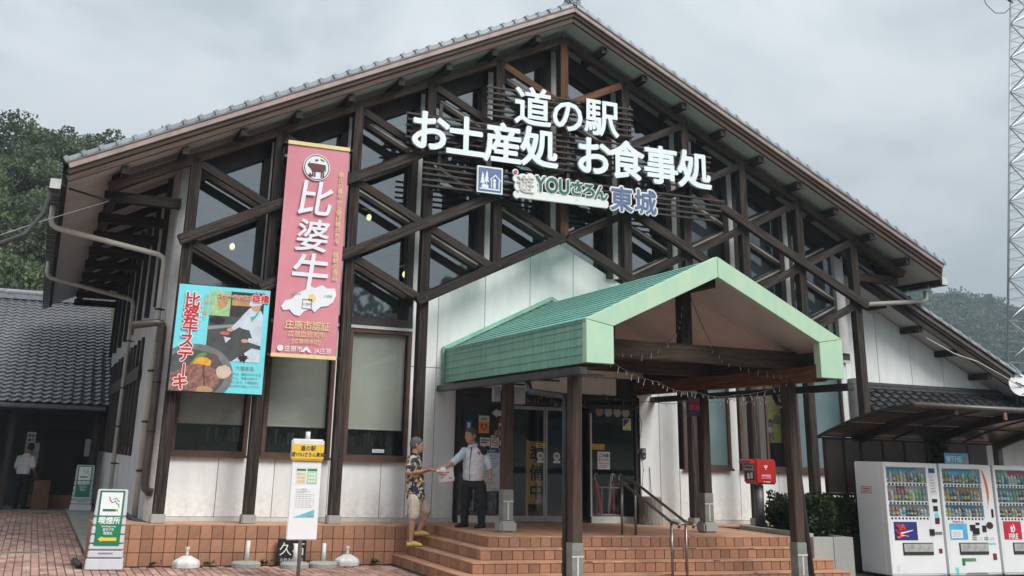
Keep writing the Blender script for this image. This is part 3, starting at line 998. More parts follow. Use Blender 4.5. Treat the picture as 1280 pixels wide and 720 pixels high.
for s in (-1, 1):
    # ceiling boards under the roof
    nb = 5
    for k in range(nb):
        ya, yb = YF + 0.10 + k * (YB - YF - 0.10) / nb, YF + 0.10 + (k + 1) * (YB - YF - 0.10) / nb - 0.006
        p = [(0.0, AZ - 0.22), (s * 2.02, AZ - 0.22 - CS * 2.02), (s * 2.02, AZ - 0.20 - CS * 2.02), (0.0, AZ - 0.20)]
        MB().prism([(q[0], q[1] - ZG) for q in p][::s], ya + 2.8, yb + 2.8).build('ceiling_board', CEIL, K)
    # roof sheets, lapped courses parallel to the eaves
    nr = 15
    ln = math.hypot(HW, AZ - EZ)
    ux, uz = s * HW / ln, -(AZ - EZ) / ln
    for k in range(nr):
        t0, t1 = k * ln / nr, (k + 1) * ln / nr + 0.012
        a = V((ux * t0, 0, AZ - 0.035 + uz * t0))
        b = V((ux * t1, 0, AZ - 0.035 + uz * t1))
        nv = V((-uz * s, 0, abs(ux)))
        lift = nv * 0.018
        vs = []
        for y in (YF + 0.012, YB):
            for p in (a, b, b + lift + nv * 0.006, a + nv * 0.008):
                vs.append(V((p.x, y, p.z)) + KO)
        MB().add(vs, [(0, 1, 2, 3), (7, 6, 5, 4), (0, 4, 5, 1), (1, 5, 6, 2), (2, 6, 7, 3), (3, 7, 4, 0)]).build('roof_sheet', PATINAT, K)
    MB().prism([(0.0, AZ - 0.19 - ZG), (s * 2.06, AZ - 0.19 - CS * 2.06 - ZG), (s * 2.06, AZ - 0.04 - CS * 2.06 - ZG), (0.0, AZ - 0.04 - ZG)][::s], YF + 2.85, YB + 2.797).build('roof_core', FRAME, K)
    # side fascia: five lapped boards, and a rolled top edge
    for k in range(5):
        z0, z1 = BZ + k * (EZ - BZ) / 5, BZ + (k + 1) * (EZ - BZ) / 5 + 0.008
        x = s * HW
        vs = []
        for y in (YF + 0.012, YB):
            for dx, z in ((0.004, z0), (-0.006, z1), (-0.03, z1), (-0.03, z0)):
                vs.append(V((x + s * dx, y, z)) + KO)
        MB().add(vs, [(0, 1, 2, 3), (7, 6, 5, 4), (0, 4, 5, 1), (1, 5, 6, 2), (2, 6, 7, 3), (3, 7, 4, 0)]).build('fascia_board', PATINA, K)
    MB().cyl(V((s * (HW - 0.006), YF + 0.02, EZ + 0.004)) + KO, V((s * (HW - 0.006), YB, EZ + 0.004)) + KO, 0.022, n=8).build('eave_roll', PATINAT, K, smooth=True)
    kb('eave_lining', (s * (HW - 0.12), YF + 0.05, BZ + 0.02), (s * (HW - 0.12), YB, BZ + 0.02), 0.16, 0.03, FRAME)
    # front fascia: sloped face and upright end piece
    th = 0.27
    f = 0.41
    ix = 1.70
    iz = 2.86
    d0, d1 = YF - 0.012 + 2.8, YF + 0.10 + 2.8
    MB().prism([(s * 0.002, 3.665 - ZG), (s * ix, iz - ZG), (s * (HW + 0.012), EZ - ZG), (s * 0.002, AZ - ZG)][::s], d0, d1).build('gable_fascia', PATINAP, K, bevel=0.004)
    MB().prism([(s * ix, BZ - ZG), (s * (HW + 0.012), BZ - ZG), (s * (HW + 0.012), EZ - 0.004 - ZG), (s * ix, iz - 0.006 - ZG)][::s], d0, d1).build('gable_return', PATINAP, K, bevel=0.004)
    MB().box((min(s * 1.705, s * 1.99), YF + 0.101 + 2.8, 2.56 - ZG), (max(s * 1.705, s * 1.99), YF + 0.13 + 2.8, 2.83 - ZG)).build('infill_board', SOFFIT, K)
    # gutters and downpipes
    g = MB()
    xa, xb = sorted((s * (HW + 0.02), s * (HW + 0.13)))
    g.box((xa, YF - 0.05 + 2.8, 2.20 - ZG), (xb, YB + 2.8, 2.215 - ZG)).box((xa, YF - 0.05 + 2.8, 2.215 - ZG), (xa + 0.01, YB + 2.8, 2.30 - ZG)).box((xb - 0.01, YF - 0.05 + 2.8, 2.215 - ZG), (xb, YB + 2.8, 2.30 - ZG)).box((xa + 0.01, YF - 0.05 + 2.8, 2.215 - ZG), (xb - 0.01, YF - 0.04 + 2.8, 2.30 - ZG))
    g.build('gutter', GUTTER, K, bevel=0.004)
    MB().tube([V((s * 2.17, -3.2, 2.2)) + KO, V((s * 2.17, -3.3, 2.05)) + KO, V((-1.89 if s < 0 else 1.95, -3.82, 1.98)) + KO, V((-1.89 if s < 0 else 1.95, -3.86, 1.9)) + KO, V((-1.89 if s < 0 else 2.15, -3.86, ZG)) + KO], 0.045, 10).build('downpipe', GUTTER, K, smooth=True)
for y in (-4.75, -3.4, -2.2, -0.9):
    MB().box((-2.1, y + 2.8, 2.20 - ZG), (-1.75, y + 2.83, 2.23 - ZG)).build('gutter_bracket', GUTTER, K)
# back trim against the wall
for s in (-1, 1):
    kb('wall_trim', (s * (HW + 0.03), YG - 0.03, EZ + 0.02), (s * 0.0, YG - 0.03, AZ + 0.05), 0.05, 0.07, PATINA, bevel=0.004)
    MB().box((min(s * (HW + 0.005), s * (HW + 0.06)), YG - 0.055 + 2.8, BZ - ZG), (max(s * (HW + 0.005), s * (HW + 0.06)), YG - 0.005 + 2.8, EZ + 0.03 - ZG)).build('wall_trim', PATINA, K)

# string lights under the canopy
WIRE = mat('lamp_wire', (0.02, 0.022, 0.02), 0.6)
BULB = mat('tiny_bulb', (0.42, 0.40, 0.35), 0.3, var=0.1)


def lights(label, pts, sag, nb):
    o = V(pts[0])
    t = thing('string_lights', label, 'string lights', o, group='string lights hung under the canopy')
    path = []
    for a, b in zip(pts, pts[1:]):
        a, b = V(a), V(b)
        for k in range(9):
            u = k / 9
            path.append(a.lerp(b, u) - V((0, 0, sag * 4 * u * (1 - u))) - o)
    path.append(V(pts[-1]) - o)
    MB().tube(path, 0.005, 5).build('wire', WIRE, t)
    bm_ = MB()
    for k in range(nb):
        u = (k + 0.5) / nb * (len(path) - 1)
        i = int(u)
        p = path[i].lerp(path[min(i + 1, len(path) - 1)], u - i)
        q = p + V((rnd.uniform(-0.03, 0.03), rnd.uniform(-0.02, 0.02), -rnd.uniform(0.02, 0.07)))
        bm_.cyl(p, q, 0.003, n=4).cyl(q, q + V((0, 0, -0.022)), 0.008, 0.003, n=6)
    tag(bm_.build('bulbs', BULB, t), kind='stuff')


lights('string of tiny lamps swagged low across the front between the two front posts', [(-1.75, -4.86, 2.42), (-0.9, -4.7, 2.18), (-0.2, -4.5, 2.1), (0.55, -4.4, 2.08), (1.72, -4.2, 2.35)], 0.05, 30)
lights('string of tiny lamps hanging from the king post down to the right tie beam', [(0.05, -4.12, 3.5), (0.35, -4.1, 2.9), (0.62, -4.1, 2.58), (1.3, -4.1, 2.5), (1.78, -4.12, 2.45)], 0.03, 16)
lights('string of tiny lamps hanging from the king post to the left of the tie beam', [(-0.08, -4.12, 3.45), (-0.15, -4.12, 3.1), (-0.3, -4.12, 2.85), (-0.7, -4.11, 2.6), (-1.2, -4.11, 2.62)], 0.02, 12)
lights('dark cable of lamps strung along the wall above the frosted window right of the door', [(0.9, 0.2, 2.3), (1.9, 0.1, 2.2), (2.6, -0.3, 2.25), (3.4, -0.4, 2.3), (4.2, -0.4, 2.32)], 0.06, 22)
lights('string of tiny lamps wound down the right door jamb', [(1.75, 0.40, 2.2), (1.87, 0.40, 1.8), (1.80, 0.40, 1.4), (1.88, 0.40, 1.0), (1.83, 0.40, 0.5)], 0.0, 18)
lights('string of tiny lamps tangled below the left canopy beam over the doors', [(-1.8, -1.5, 2.3), (-1.2, -1.0, 2.1), (-0.6, -0.6, 2.22), (-0.1, -0.2, 2.08), (0.6, 0.2, 2.2)], 0.06, 24)

# the two grey junction boxes and the small red and blue board on the posts
t = thing('junction_box', 'grey metal junction box fixed right of the left inner canopy post', 'electric box', (-1.63, -1.62, 1.95), group='junction boxes on the canopy post')
MB().box((-0.085, -0.08, 0), (0.12, 0.06, 0.25)).build('body', METAL, t, bevel=0.008)
MB().box((-0.09, -0.095, 0.238), (0.125, 0.065, 0.262)).build('lid', METAL, t, bevel=0.004)
t2 = thing('junction_box', 'narrow grey junction box fixed left of the left inner canopy post', 'electric box', (-1.99, -1.62, 1.97), group='junction boxes on the canopy post')
MB().box((-0.05, -0.06, 0), (0.06, 0.06, 0.23)).build('body', METAL, t2, bevel=0.008)
t = thing('hanging_board', 'small dark red and blue board hung on the right inner canopy post', 'notice', (1.56, -1.81, 1.88))
MB().box((-0.11, -0.02, 0), (0.12, 0.0, 0.31)).build('board', mat('navy_board', (0.02, 0.03, 0.07), 0.5), t)
for xa, za, zb, mm_ in ((-0.10, 0.10, 0.19, RED), (0.01, 0.10, 0.19, RED), (-0.10, 0.205, 0.30, mat('brick_red', (0.25, 0.04, 0.03), 0.5)), (0.01, 0.205, 0.30, mat('brick_red', (0.25, 0.04, 0.03), 0.5))):
    MB().box((xa, -0.023, za), (xa + 0.098, -0.0205, zb)).build('colour_field', mm_, t)

# ================================================================== lettering on the front
YL = -0.36
T = thing('roof_lettering', 'big white Japanese sign letters mounted on dark slats across the gable lattice', 'sign', (0, -0.24, 6.2))
TO = V((0, 0.24, -6.2))
SLAT = mat('dark_slat', (0.025, 0.018, 0.015), 0.6, var=0.3)
rows = [(7.75 - 0.112 * k, -1.72, 1.42) for k in range(6)] + [(7.0 - 0.112 * k, -3.28 + 0.03 * (k % 2), 3.22 - 0.03 * (k % 3)) for k in range(7)] + [(6.12 - 0.105 * k, -2.92, 3.5 - 0.05 * k) for k in range(5)]
for z, a, b in rows:
    box('slat', V((a, -0.27, z)) + TO, V((b, -0.235, z + 0.035)) + TO, SLAT, T)
for x in (-2.6, -1.365, 0.0, 1.365, 2.73):
    box('upright', V((x - 0.03, -0.234, 5.65)) + TO, V((x + 0.03, -0.2, 7.3 if abs(x) > 1.5 else 7.85)) + TO, SLAT, T)
for ch, x, z, s_ in (('道', -0.82, 7.46, 0.80), ('の', -0.085, 7.40, 0.74), ('駅', 0.65, 7.46, 0.78),
                     ('お', -2.855, 6.70, 0.80), ('土', -2.155, 6.68, 0.80), ('産', -1.415, 6.665, 0.80), ('処', -0.675, 6.68, 0.80),
                     ('お', 0.47, 6.66, 0.80), ('食', 1.185, 6.67, 0.80), ('事', 1.955, 6.67, 0.80), ('処', 2.725, 6.675, 0.80)):
    text(ch, V((x, YL, z)) + TO, s_, LETTER, T, 'letter', ext=0.03, bold=0.028 if z < 7 else 0.02)
T2 = thing('place_name_sign', 'green and blue place name letters on a white cut-out strip below the big letters', 'sign', (0.3, -0.3, 5.6))
O2 = V((-0.3, 0.3, -5.6))
NAMEG = mat('name_green', (0.02, 0.13, 0.10), 0.5)
NAMEB = mat('name_blue', (0.10, 0.15, 0.30), 0.5)
NWH = mat('name_white', (0.74, 0.74, 0.73), 0.5, c2=(0.45, 0.40, 0.38), scale=14, thr=(0.28, 0.4))
MB().prism([(-1.10, 5.66), (0.74, 5.66), (0.78, 5.70), (0.78, 5.79), (0.74, 5.83), (-1.10, 5.83)], YL - 0.03, YL, 'xz').build('strip', NWH, T2, bevel=0.01).location = O2
mb = MB()
for x, z, r in ((-1.0, 6.0, 0.13), (-0.9, 5.9, 0.14), (-1.08, 5.88, 0.10), (-0.86, 6.05, 0.10), (-1.14, 6.02, 0.07), (-1.13, 5.72, 0.07), (-0.80, 5.88, 0.10), (-0.78, 6.0, 0.08), (-1.16, 6.14, 0.06)):
    mb.cyl((x, YL + 0.01 + rnd.uniform(-0.004, 0.004), z), (x, YL - 0.03 + rnd.uniform(-0.006, 0.006), z), r, n=18)
mb.build('cloud_shape', NWH, T2).location = O2
MB().cyl((-1.16, YL - 0.03, 6.14), (-1.16, YL - 0.045, 6.14), 0.035, n=12).build('red_dot', mat('name_red', (0.6, 0.03, 0.08), 0.5), T2).location = O2
text('遊', V((-0.96, YL - 0.045, 5.93)) + O2, 0.36, mat('name_faded', (0.5, 0.46, 0.44), 0.6), T2, 'letter', ext=0.006, bold=0.0)
text('遊', V((-0.96, YL - 0.036, 5.93)) + O2, 0.36, NWH, T2, 'letter_backing', ext=0.006, bold=0.03)
for body, x, z, s_, sxx in (('YOU', -0.40, 5.99, 0.40, 0.82), ('さ', 0.10, 5.985, 0.31, 1), ('ろ', 0.36, 5.965, 0.31, 1), ('ん', 0.61, 5.955, 0.31, 1)):
    text(body, V((x, YL - 0.02, z)) + O2, s_, NWH, T2, 'letter_backing', ext=0.012, bold=0.10, sx=sxx)
    text(body, V((x, YL - 0.042, z)) + O2, s_, NAMEG, T2, 'letter', ext=0.008, bold=0.018, sx=sxx)
for body, x in (('東', 1.06), ('城', 1.58)):
    text(body, V((x, YL - 0.02, 5.885)) + O2, 0.50, NWH, T2, 'letter_backing', ext=0.012, bold=0.085)
    text(body, V((x, YL - 0.042, 5.885)) + O2, 0.50, NAMEB, T2, 'letter', ext=0.008, bold=0.012)
# the blue emblem: two trees and a house
T3 = thing('emblem_sign', 'square blue and white emblem board showing two trees beside a house', 'sign', (-1.66, -0.34, 5.68))
MB().box((-0.255, -0.03, 0), (0.255, 0.0, 0.5)).build('board', LETTER, T3, bevel=0.006)
MB().box((-0.225, -0.034, 0.03), (0.225, -0.0305, 0.47)).build('field', NAMEB, T3)
e = MB()
for x, h in ((-0.145, 0.40), (-0.065, 0.43)):
    for k in range(3):
        zt, wv = h - k * 0.06, 0.025 + 0.012 * k
        e.prism([(x - wv, zt - 0.1), (x + wv, zt - 0.1), (x, zt)], -0.038 - 0.0003 * k, -0.0345)
    e.box((x - 0.007, -0.038, 0.14), (x + 0.007, -0.0345, 0.24))
e.prism([(0.0, 0.235), (0.105, 0.335), (0.21, 0.235), (0.21, 0.262), (0.105, 0.362), (0.0, 0.262)], -0.038, -0.0345)
e.box((0.022, -0.038, 0.11), (0.04, -0.0345, 0.25)).box((0.17, -0.038, 0.10), (0.19, -0.0345, 0.25)).cyl((0.09, -0.0345, 0.245), (0.09, -0.038, 0.245), 0.03, n=14).box((0.068, -0.038, 0.10), (0.112, -0.0345, 0.21))
e.box((-0.2, -0.038, 0.065), (0.2, -0.0345, 0.09)).cyl((-0.12, -0.0345, 0.125), (-0.12, -0.038, 0.125), 0.045, n=14).cyl((-0.06, -0.0345, 0.12), (-0.06, -0.0382, 0.12), 0.035, n=14)
e.build('picture', LETTER, T3)

# ================================================================== pink banner
PINK = mat('banner_pink', (0.66, 0.26, 0.31), 0.6, c2=(0.58, 0.20, 0.25), scale=1.0, thr=(0.3, 0.7))
BW = mat('banner_white', (0.74, 0.76, 0.80), 0.6, var=0.05)
BG = thing('banner', 'tall pink banner with white brush characters hung from the timber frame', 'banner', (-4.83, -0.27, 2.58))
b = MB()
nz_, nx_ = 24, 4
gv = []
for k in range(nz_ + 1):
    for q in range(nx_ + 1):
        x = -0.535 + 1.07 * q / nx_
        z = 3.61 * k / nz_
        gv.append((x, -0.012 * math.sin(z * 2.1 + x * 1.5), z))
nv_ = len(gv)
gf = []
for k in range(nz_):
    for q in range(nx_):
        i = k * (nx_ + 1) + q
        gf.append((i, i + 1, i + nx_ + 2, i + nx_ + 1))
b.add(gv, gf).add([(x, y + 0.006, z) for x, y, z in gv], [f[::-1] for f in gf])
b.build('cloth', PINK, BG, smooth=True)
MB().box((-0.545, -0.03, 3.555), (0.545, 0.014, 3.625)).build('top_hem', CREAM, BG, bevel=0.005)
MB().box((-0.545, -0.03, -0.01), (0.545, 0.014, 0.05)).build('bottom_hem', CREAM, BG, bevel=0.005)
MB().box((-0.6, -0.012, 3.57), (-0.546, 0.25, 3.60)).box((0.546, -0.012, 3.57), (0.60, 0.25, 3.60)).box((-0.6, -0.012, 0.01), (-0.546, 0.25, 0.04)).box((0.546, -0.012, 0.01), (0.60, 0.25, 0.04)).build('arm', FRAME, BG)
yb = -0.02
e = MB().cyl((-0.02, yb, 3.20), (-0.02, yb - 0.003, 3.20), 0.235, n=36)
e.build('emblem_disc', BW, BG)
BBR = mat('banner_brown', (0.10, 0.035, 0.03), 0.6)
r_ = MB()
for k in range(36):
    a0, a1 = 2 * math.pi * k / 36, 2 * math.pi * (k + 1) / 36
    r_.prism([(-0.02 + 0.205 * math.cos(a0), 3.2 + 0.205 * math.sin(a0)), (-0.02 + 0.22 * math.cos(a0), 3.2 + 0.22 * math.sin(a0)), (-0.02 + 0.22 * math.cos(a1), 3.2 + 0.22 * math.sin(a1)), (-0.02 + 0.205 * math.cos(a1), 3.2 + 0.205 * math.sin(a1))], yb - 0.0055, yb - 0.0035)
# the cow
r_.prism([(-0.165, 3.20), (-0.12, 3.16), (-0.10, 3.12), (0.09, 3.12), (0.125, 3.15), (0.125, 3.26), (-0.09, 3.27), (-0.12, 3.265), (-0.17, 3.26), (-0.185, 3.225)], yb - 0.006, yb - 0.0035)
for x in (-0.095, -0.06, 0.055, 0.09):
    r_.box((x, yb - 0.0058, 3.03), (x + 0.028, yb - 0.0035, 3.125))
r_.prism([(-0.16, 3.258), (-0.135, 3.262), (-0.15, 3.30)], yb - 0.0058, yb - 0.0035).prism([(0.12, 3.25), (0.135, 3.25), (0.145, 3.14), (0.135, 3.14)], yb - 0.0058, yb - 0.0035)
r_.prism([(-0.16, 3.05), (-0.11, 3.02), (-0.08, 3.04), (-0.13, 3.10)], yb - 0.0058, yb - 0.0035).prism([(-0.05, 3.30), (0.0, 3.32), (-0.01, 3.35), (-0.06, 3.335)], yb - 0.0058, yb - 0.0035).prism([(0.03, 3.34), (0.10, 3.31), (0.11, 3.33), (0.04, 3.36)], yb - 0.0058, yb - 0.0035)
r_.build('cow_emblem', BBR, BG)
for ch, z, s_ in (('比', 2.66, 0.64), ('婆', 2.02, 0.58), ('牛', 1.40, 0.66)):
    o = text(ch, (-0.02, yb - 0.004, z), s_, BW, BG, 'letter', ext=0.002, bold=0.014)
    o.data.shear = 0.1
for k, ch in enumerate('最古の蔓牛から受け継がれる、伝統の逸品'):
    text(ch, (0.42, yb - 0.004, 3.12 - k * 0.096 - (0.05 if k > 13 else 0)), 0.10, CREAM, BG, 'letter', ext=0.001, bold=0.01)
mp_ = [(-0.44, 0.80), (-0.40, 0.74), (-0.30, 0.76), (-0.22, 0.68), (-0.12, 0.66), (-0.06, 0.74), (0.06, 0.80), (0.12, 0.74), (0.22, 0.84), (0.34, 0.86), (0.42, 0.93), (0.47, 1.05), (0.44, 1.16), (0.30, 1.15), (0.22, 1.20), (0.10, 1.14), (0.02, 1.17), (-0.08, 1.09), (-0.2, 1.03), (-0.26, 0.94), (-0.38, 0.90)]
MB().prism(mp_, yb - 0.005, yb - 0.002).build('map_shape', BW, BG)
MB().prism([(0.0, 0.92), (0.10, 0.90), (0.14, 0.98), (0.08, 1.05), (0.0, 1.02)], yb - 0.007, yb - 0.0052).build('map_area', CREAM, BG)
f_ = MB()
for a, c_, d_, e2 in ((-0.10, 0.78, 0.07, 0.80), (-0.10, 0.93, 0.07, 0.95), (-0.10, 0.80, -0.085, 0.93), (0.055, 0.80, 0.07, 0.93)):
    f_.box((a, yb - 0.007, c_), (d_, yb - 0.0052, e2))
f_.build('map_frame', GREYP, BG)
text('広島県', (-0.015, yb - 0.006, 0.865), 0.05, GREYP, BG, ext=0.001)
text('庄原市', (-0.2, yb - 0.006, 1.02), 0.05, GREYP, BG, ext=0.001)
text('比婆郡', (0.33, yb - 0.006, 1.02), 0.05, GREYP, BG, ext=0.001)
text('庄原市認証', (0.02, yb - 0.004, 0.52), 0.15, CREAM, BG, ext=0.001, bold=0.012)
text('広島血統和牛', (0.02, yb - 0.004, 0.375), 0.105, CREAM, BG, ext=0.001)
text('[広島県承認]', (0.02, yb - 0.004, 0.26), 0.085, CREAM, BG, ext=0.001)
text('庄原市', (-0.18, yb - 0.004, 0.135), 0.10, BW, BG, ext=0.001, bold=0.01)
text('JA庄原', (0.31, yb - 0.004, 0.125), 0.10, BW, BG, ext=0.001, bold=0.01)
MB().cyl((-0.40, yb, 0.135), (-0.40, yb - 0.004, 0.135), 0.05, n=14).prism([(-0.06, 0.09), (0.0, 0.09), (0.03, 0.13), (0.06, 0.09), (0.12, 0.09), (0.04, 0.18), (0.02, 0.18)], yb - 0.004, yb).build('small_marks', BW, BG)

# ================================================================== steak poster
PS = thing('steak_poster', 'square cyan poster board with a steak dish and a chef, below the pink banner', 'poster', (-6.18, -0.24, 1.96))
MB().box((-0.735, 0.0, 0.0), (0.735, 0.05, 1.67)).build('frame', GUTTER, PS, bevel=0.004)
MB().box((-0.725, -0.008, 0.012), (0.725, -0.0005, 1.658)).build('sheet', CYAN, PS)


def flat(name, poly, d, mt, parent=PS):
    return MB().prism(poly, -0.0085 - d * 0.0012, -0.0085 - (d - 1) * 0.0012 - 0.0002).build(name, mt, parent)


def ell(cx, cz, rx, rz_, n=28, a0=0.0, jag=0.0):
    return [(cx + rx * (1 + rnd.uniform(-jag, jag)) * math.cos(2 * math.pi * k / n + a0), cz + rz_ * (1 + rnd.uniform(-jag, jag)) * math.sin(2 * math.pi * k / n + a0)) for k in range(n)]


def inside(p, x0=-0.723, x1=0.723, z0=0.014, z1=1.656):
    for f in (lambda q: q[0] - x0, lambda q: x1 - q[0], lambda q: q[1] - z0, lambda q: z1 - q[1]):
        p = clip_poly(p, f)
    return p


GRILL = mat('photo_grill', (0.08, 0.08, 0.085), 0.6, c2=(0.045, 0.045, 0.05), scale=5)
CHW = mat('photo_white', (0.62, 0.68, 0.76), 0.6, c2=(0.45, 0.52, 0.62), scale=6)
SKINP = mat('photo_skin', (0.55, 0.30, 0.20), 0.6)
WIN_ = mat('photo_window', (0.45, 0.62, 0.33), 0.6, c2=(0.22, 0.42, 0.17), scale=9)
WOODP = mat('photo_wood', (0.50, 0.28, 0.13), 0.6, var=0.25, scale=5)
PLATE = mat('photo_plate', (0.22, 0.225, 0.235), 0.5, c2=(0.12, 0.12, 0.13), scale=4)
PLATE2 = mat('photo_plate_well', (0.10, 0.10, 0.105), 0.5, c2=(0.06, 0.06, 0.06), scale=6)
MEAT = mat('photo_steak', (0.33, 0.16, 0.125), 0.6, c2=(0.12, 0.045, 0.035), scale=22, thr=(0.35, 0.6))
POT = mat('photo_potato', (0.70, 0.36, 0.05), 0.6, var=0.2, scale=12)
BEAN = mat('photo_beans', (0.12, 0.26, 0.05), 0.6, var=0.3, scale=20)
PX0, PX1, PZ0, PZ1 = -0.22, 0.64, 0.50, 1.60
flat('photo_backdrop', [(PX0, PZ0), (PX1, PZ0), (PX1, PZ1), (PX0, PZ1)], 1, GRILL)
flat('photo_wall', [(0.10, 1.20), (PX1, 1.20), (PX1, PZ1), (0.10, PZ1)], 2, mat('photo_dark', (0.03, 0.027, 0.026), 0.6))
flat('photo_window', [(PX0, 1.20), (0.10, 1.20), (0.10, PZ1), (PX0, PZ1)], 2, WIN_)
flat('photo_chair', ell(-0.03, 1.42, 0.08, 0.10), 3, WOODP)
flat('photo_chair', [(0.12, 1.38), (0.50, 1.38), (0.50, 1.55), (0.12, 1.55)], 3, WOODP)
flat('photo_pan', ell(-0.08, 1.13, 0.12, 0.06), 4, BLACK)
flat('photo_counter', [(PX0, 0.97), (0.25, 1.05), (0.25, 1.09), (PX0, 1.03)], 4, GREYP)
flat('chef_coat', [(0.22, 1.08), (0.30, 1.22), (0.42, 1.36), (0.60, 1.32), (PX1, 1.25), (PX1, 0.80), (0.50, 0.86), (0.44, 1.0), (0.32, 1.02)], 4, CHW)
flat('chef_sleeve', [(0.14, 1.02), (0.18, 0.98), (0.40, 1.12), (0.46, 1.30), (0.36, 1.28)], 5, CHW)
flat('chef_sleeve', [(0.42, 0.82), (0.44, 0.88), (0.62, 0.86), (PX1, 0.96), (PX1, 0.76)], 5, CHW)
flat('chef_hand', ell(0.13, 0.99, 0.05, 0.03), 6, SKINP)
flat('chef_hand', ell(0.38, 0.83, 0.06, 0.03), 6, SKINP)
flat('chef_face', ell(0.51, 1.38, 0.075, 0.07), 6, SKINP)
flat('chef_hat', [(0.40, 1.40), (0.46, 1.385), (0.60, 1.41), (0.63, 1.45), (0.60, 1.52), (0.50, 1.55), (0.42, 1.51)], 7, CHW)
flat('chef_scarf', [(0.44, 1.22), (0.50, 1.23), (0.56, 1.32), (0.60, 1.36), (0.57, 1.30), (0.52, 1.20), (0.46, 1.14)], 7, mat('photo_scarf', (0.03, 0.42, 0.33), 0.6))
flat('meat_slice', ell(0.05, 0.93, 0.08, 0.03), 6, mat('photo_raw', (0.5, 0.13, 0.1), 0.6))
flat('spatula', [(0.04, 0.88), (0.16, 0.86), (0.08, 0.78)], 6, CHW)
flat('photo_cloth', [(0.20, PZ0), (PX1, PZ0), (PX1, 0.70), (0.50, 0.72)], 5, CHW)
flat('photo_utensils', ell(0.38, 0.56, 0.07, 0.06, jag=0.35), 6, BLACK)
flat('plate', inside(ell(-0.36, 0.28, 0.60, 0.46, 40)), 7, PLATE)
flat('plate_well', inside(ell(-0.38, 0.28, 0.50, 0.37, 40)), 8, PLATE2)
flat('beans', inside([(-0.45, 0.42), (-0.42, 0.38), (-0.24, 0.55), (-0.18, 0.58), (-0.22, 0.62), (-0.33, 0.58)]), 9, BEAN)
flat('mushroom', inside(ell(-0.12, 0.50, 0.13, 0.10, jag=0.1)), 9, mat('photo_brown', (0.11, 0.075, 0.07), 0.6, var=0.3, scale=9))
flat('potato', inside(ell(-0.25, 0.45, 0.14, 0.09, jag=0.06)), 10, POT)
flat('steak', inside(ell(-0.30, 0.22, 0.36, 0.21, jag=0.05)), 11, MEAT)
flat('steak', inside(ell(-0.66, 0.14, 0.2, 0.16, jag=0.06)), 12, MEAT)
flat('cut_line', [(-0.24, 0.42), (-0.22, 0.42), (-0.17, 0.08), (-0.19, 0.07)], 12, mat('photo_cut', (0.10, 0.04, 0.03), 0.6))
flat('garlic', inside(ell(0.09, 0.33, 0.12, 0.10, jag=0.08)), 12, mat('photo_garlic', (0.58, 0.45, 0.36), 0.6, var=0.2, scale=8))
flat('garlic', inside(ell(-0.18, 0.04, 0.13, 0.06, jag=0.08)), 13, mat('photo_garlic2', (0.45, 0.28, 0.15), 0.6, var=0.2, scale=8))
for k, ch in enumerate('比婆牛ステーキ'):
    z = 1.42 - k * 0.212
    x = -0.50 + 0.012 * (k % 3) - 0.01 * k
    if ch == 'ー':
        text('|', (x, -0.026, z), 0.20, PWHITE, PS, 'letter_backing', ext=0.0005, bold=0.10)
        text('|', (x, -0.028, z), 0.20, RED, PS, 'letter', ext=0.0005, bold=0.05)
    else:
        text(ch, (x, -0.026, z), 0.25, PWHITE, PS, 'letter_backing', ext=0.0005, bold=0.085)
        text(ch, (x, -0.028, z), 0.25, RED, PS, 'letter', ext=0.0005, bold=0.03)
text('ステーキハウス', (0.17, -0.024, 1.515), 0.085, PWHITE, PS, 'letter_backing', ext=0.0005, bold=0.08, sx=0.95)
text('ステーキハウス', (0.17, -0.026, 1.515), 0.085, RED, PS, 'letter', ext=0.0005, bold=0.02, sx=0.95)
text('雄橋', (0.575, -0.024, 1.515), 0.14, PWHITE, PS, 'letter_backing', ext=0.0005, bold=0.08)
text('雄橋', (0.575, -0.026, 1.515), 0.14, RED, PS, 'letter', ext=0.0005, bold=0.03)
text('おんばし', (0.575, -0.024, 1.615), 0.05, RED, PS, 'letter', ext=0.0005)
for k, ch in enumerate('芳醇な香り'):
    text(ch, (-0.27 - 0.004 * k, -0.024, 1.50 - k * 0.085), 0.085, YELL, PS, 'letter', ext=0.0005)
for k, ch in enumerate('とろける旨さ・・・'):
    text(ch, (-0.335 - 0.004 * k, -0.024, 1.40 - k * 0.07), 0.06, PWHITE, PS, 'letter', ext=0.0005)
text('六種産品', (0.42, -0.012, 0.40), 0.075, GREYP, PS, 'letter', ext=0.0005)
for k, ln_ in enumerate(('比婆牛は、種産の中から生', 'まれた、貴重な和牛で', 'ございます。六種産品の', '上質な味をお楽しみ下さい')):
    text(ln_, (0.42, -0.012, 0.31 - k * 0.062), 0.045, GREYP, PS, 'letter', ext=0.0005)
MB().box((0.10, 0.051, 0.1), (0.16, 0.16, 0.16)).box((-0.5, 0.051, 1.5), (-0.44, 0.16, 1.56)).box((0.5, 0.051, 1.5), (0.56, 0.16, 1.56)).build('bracket', FRAME, PS)


# ================================================================== leaves, trees, hills
import numpy as np
npr = np.random.default_rng(11)


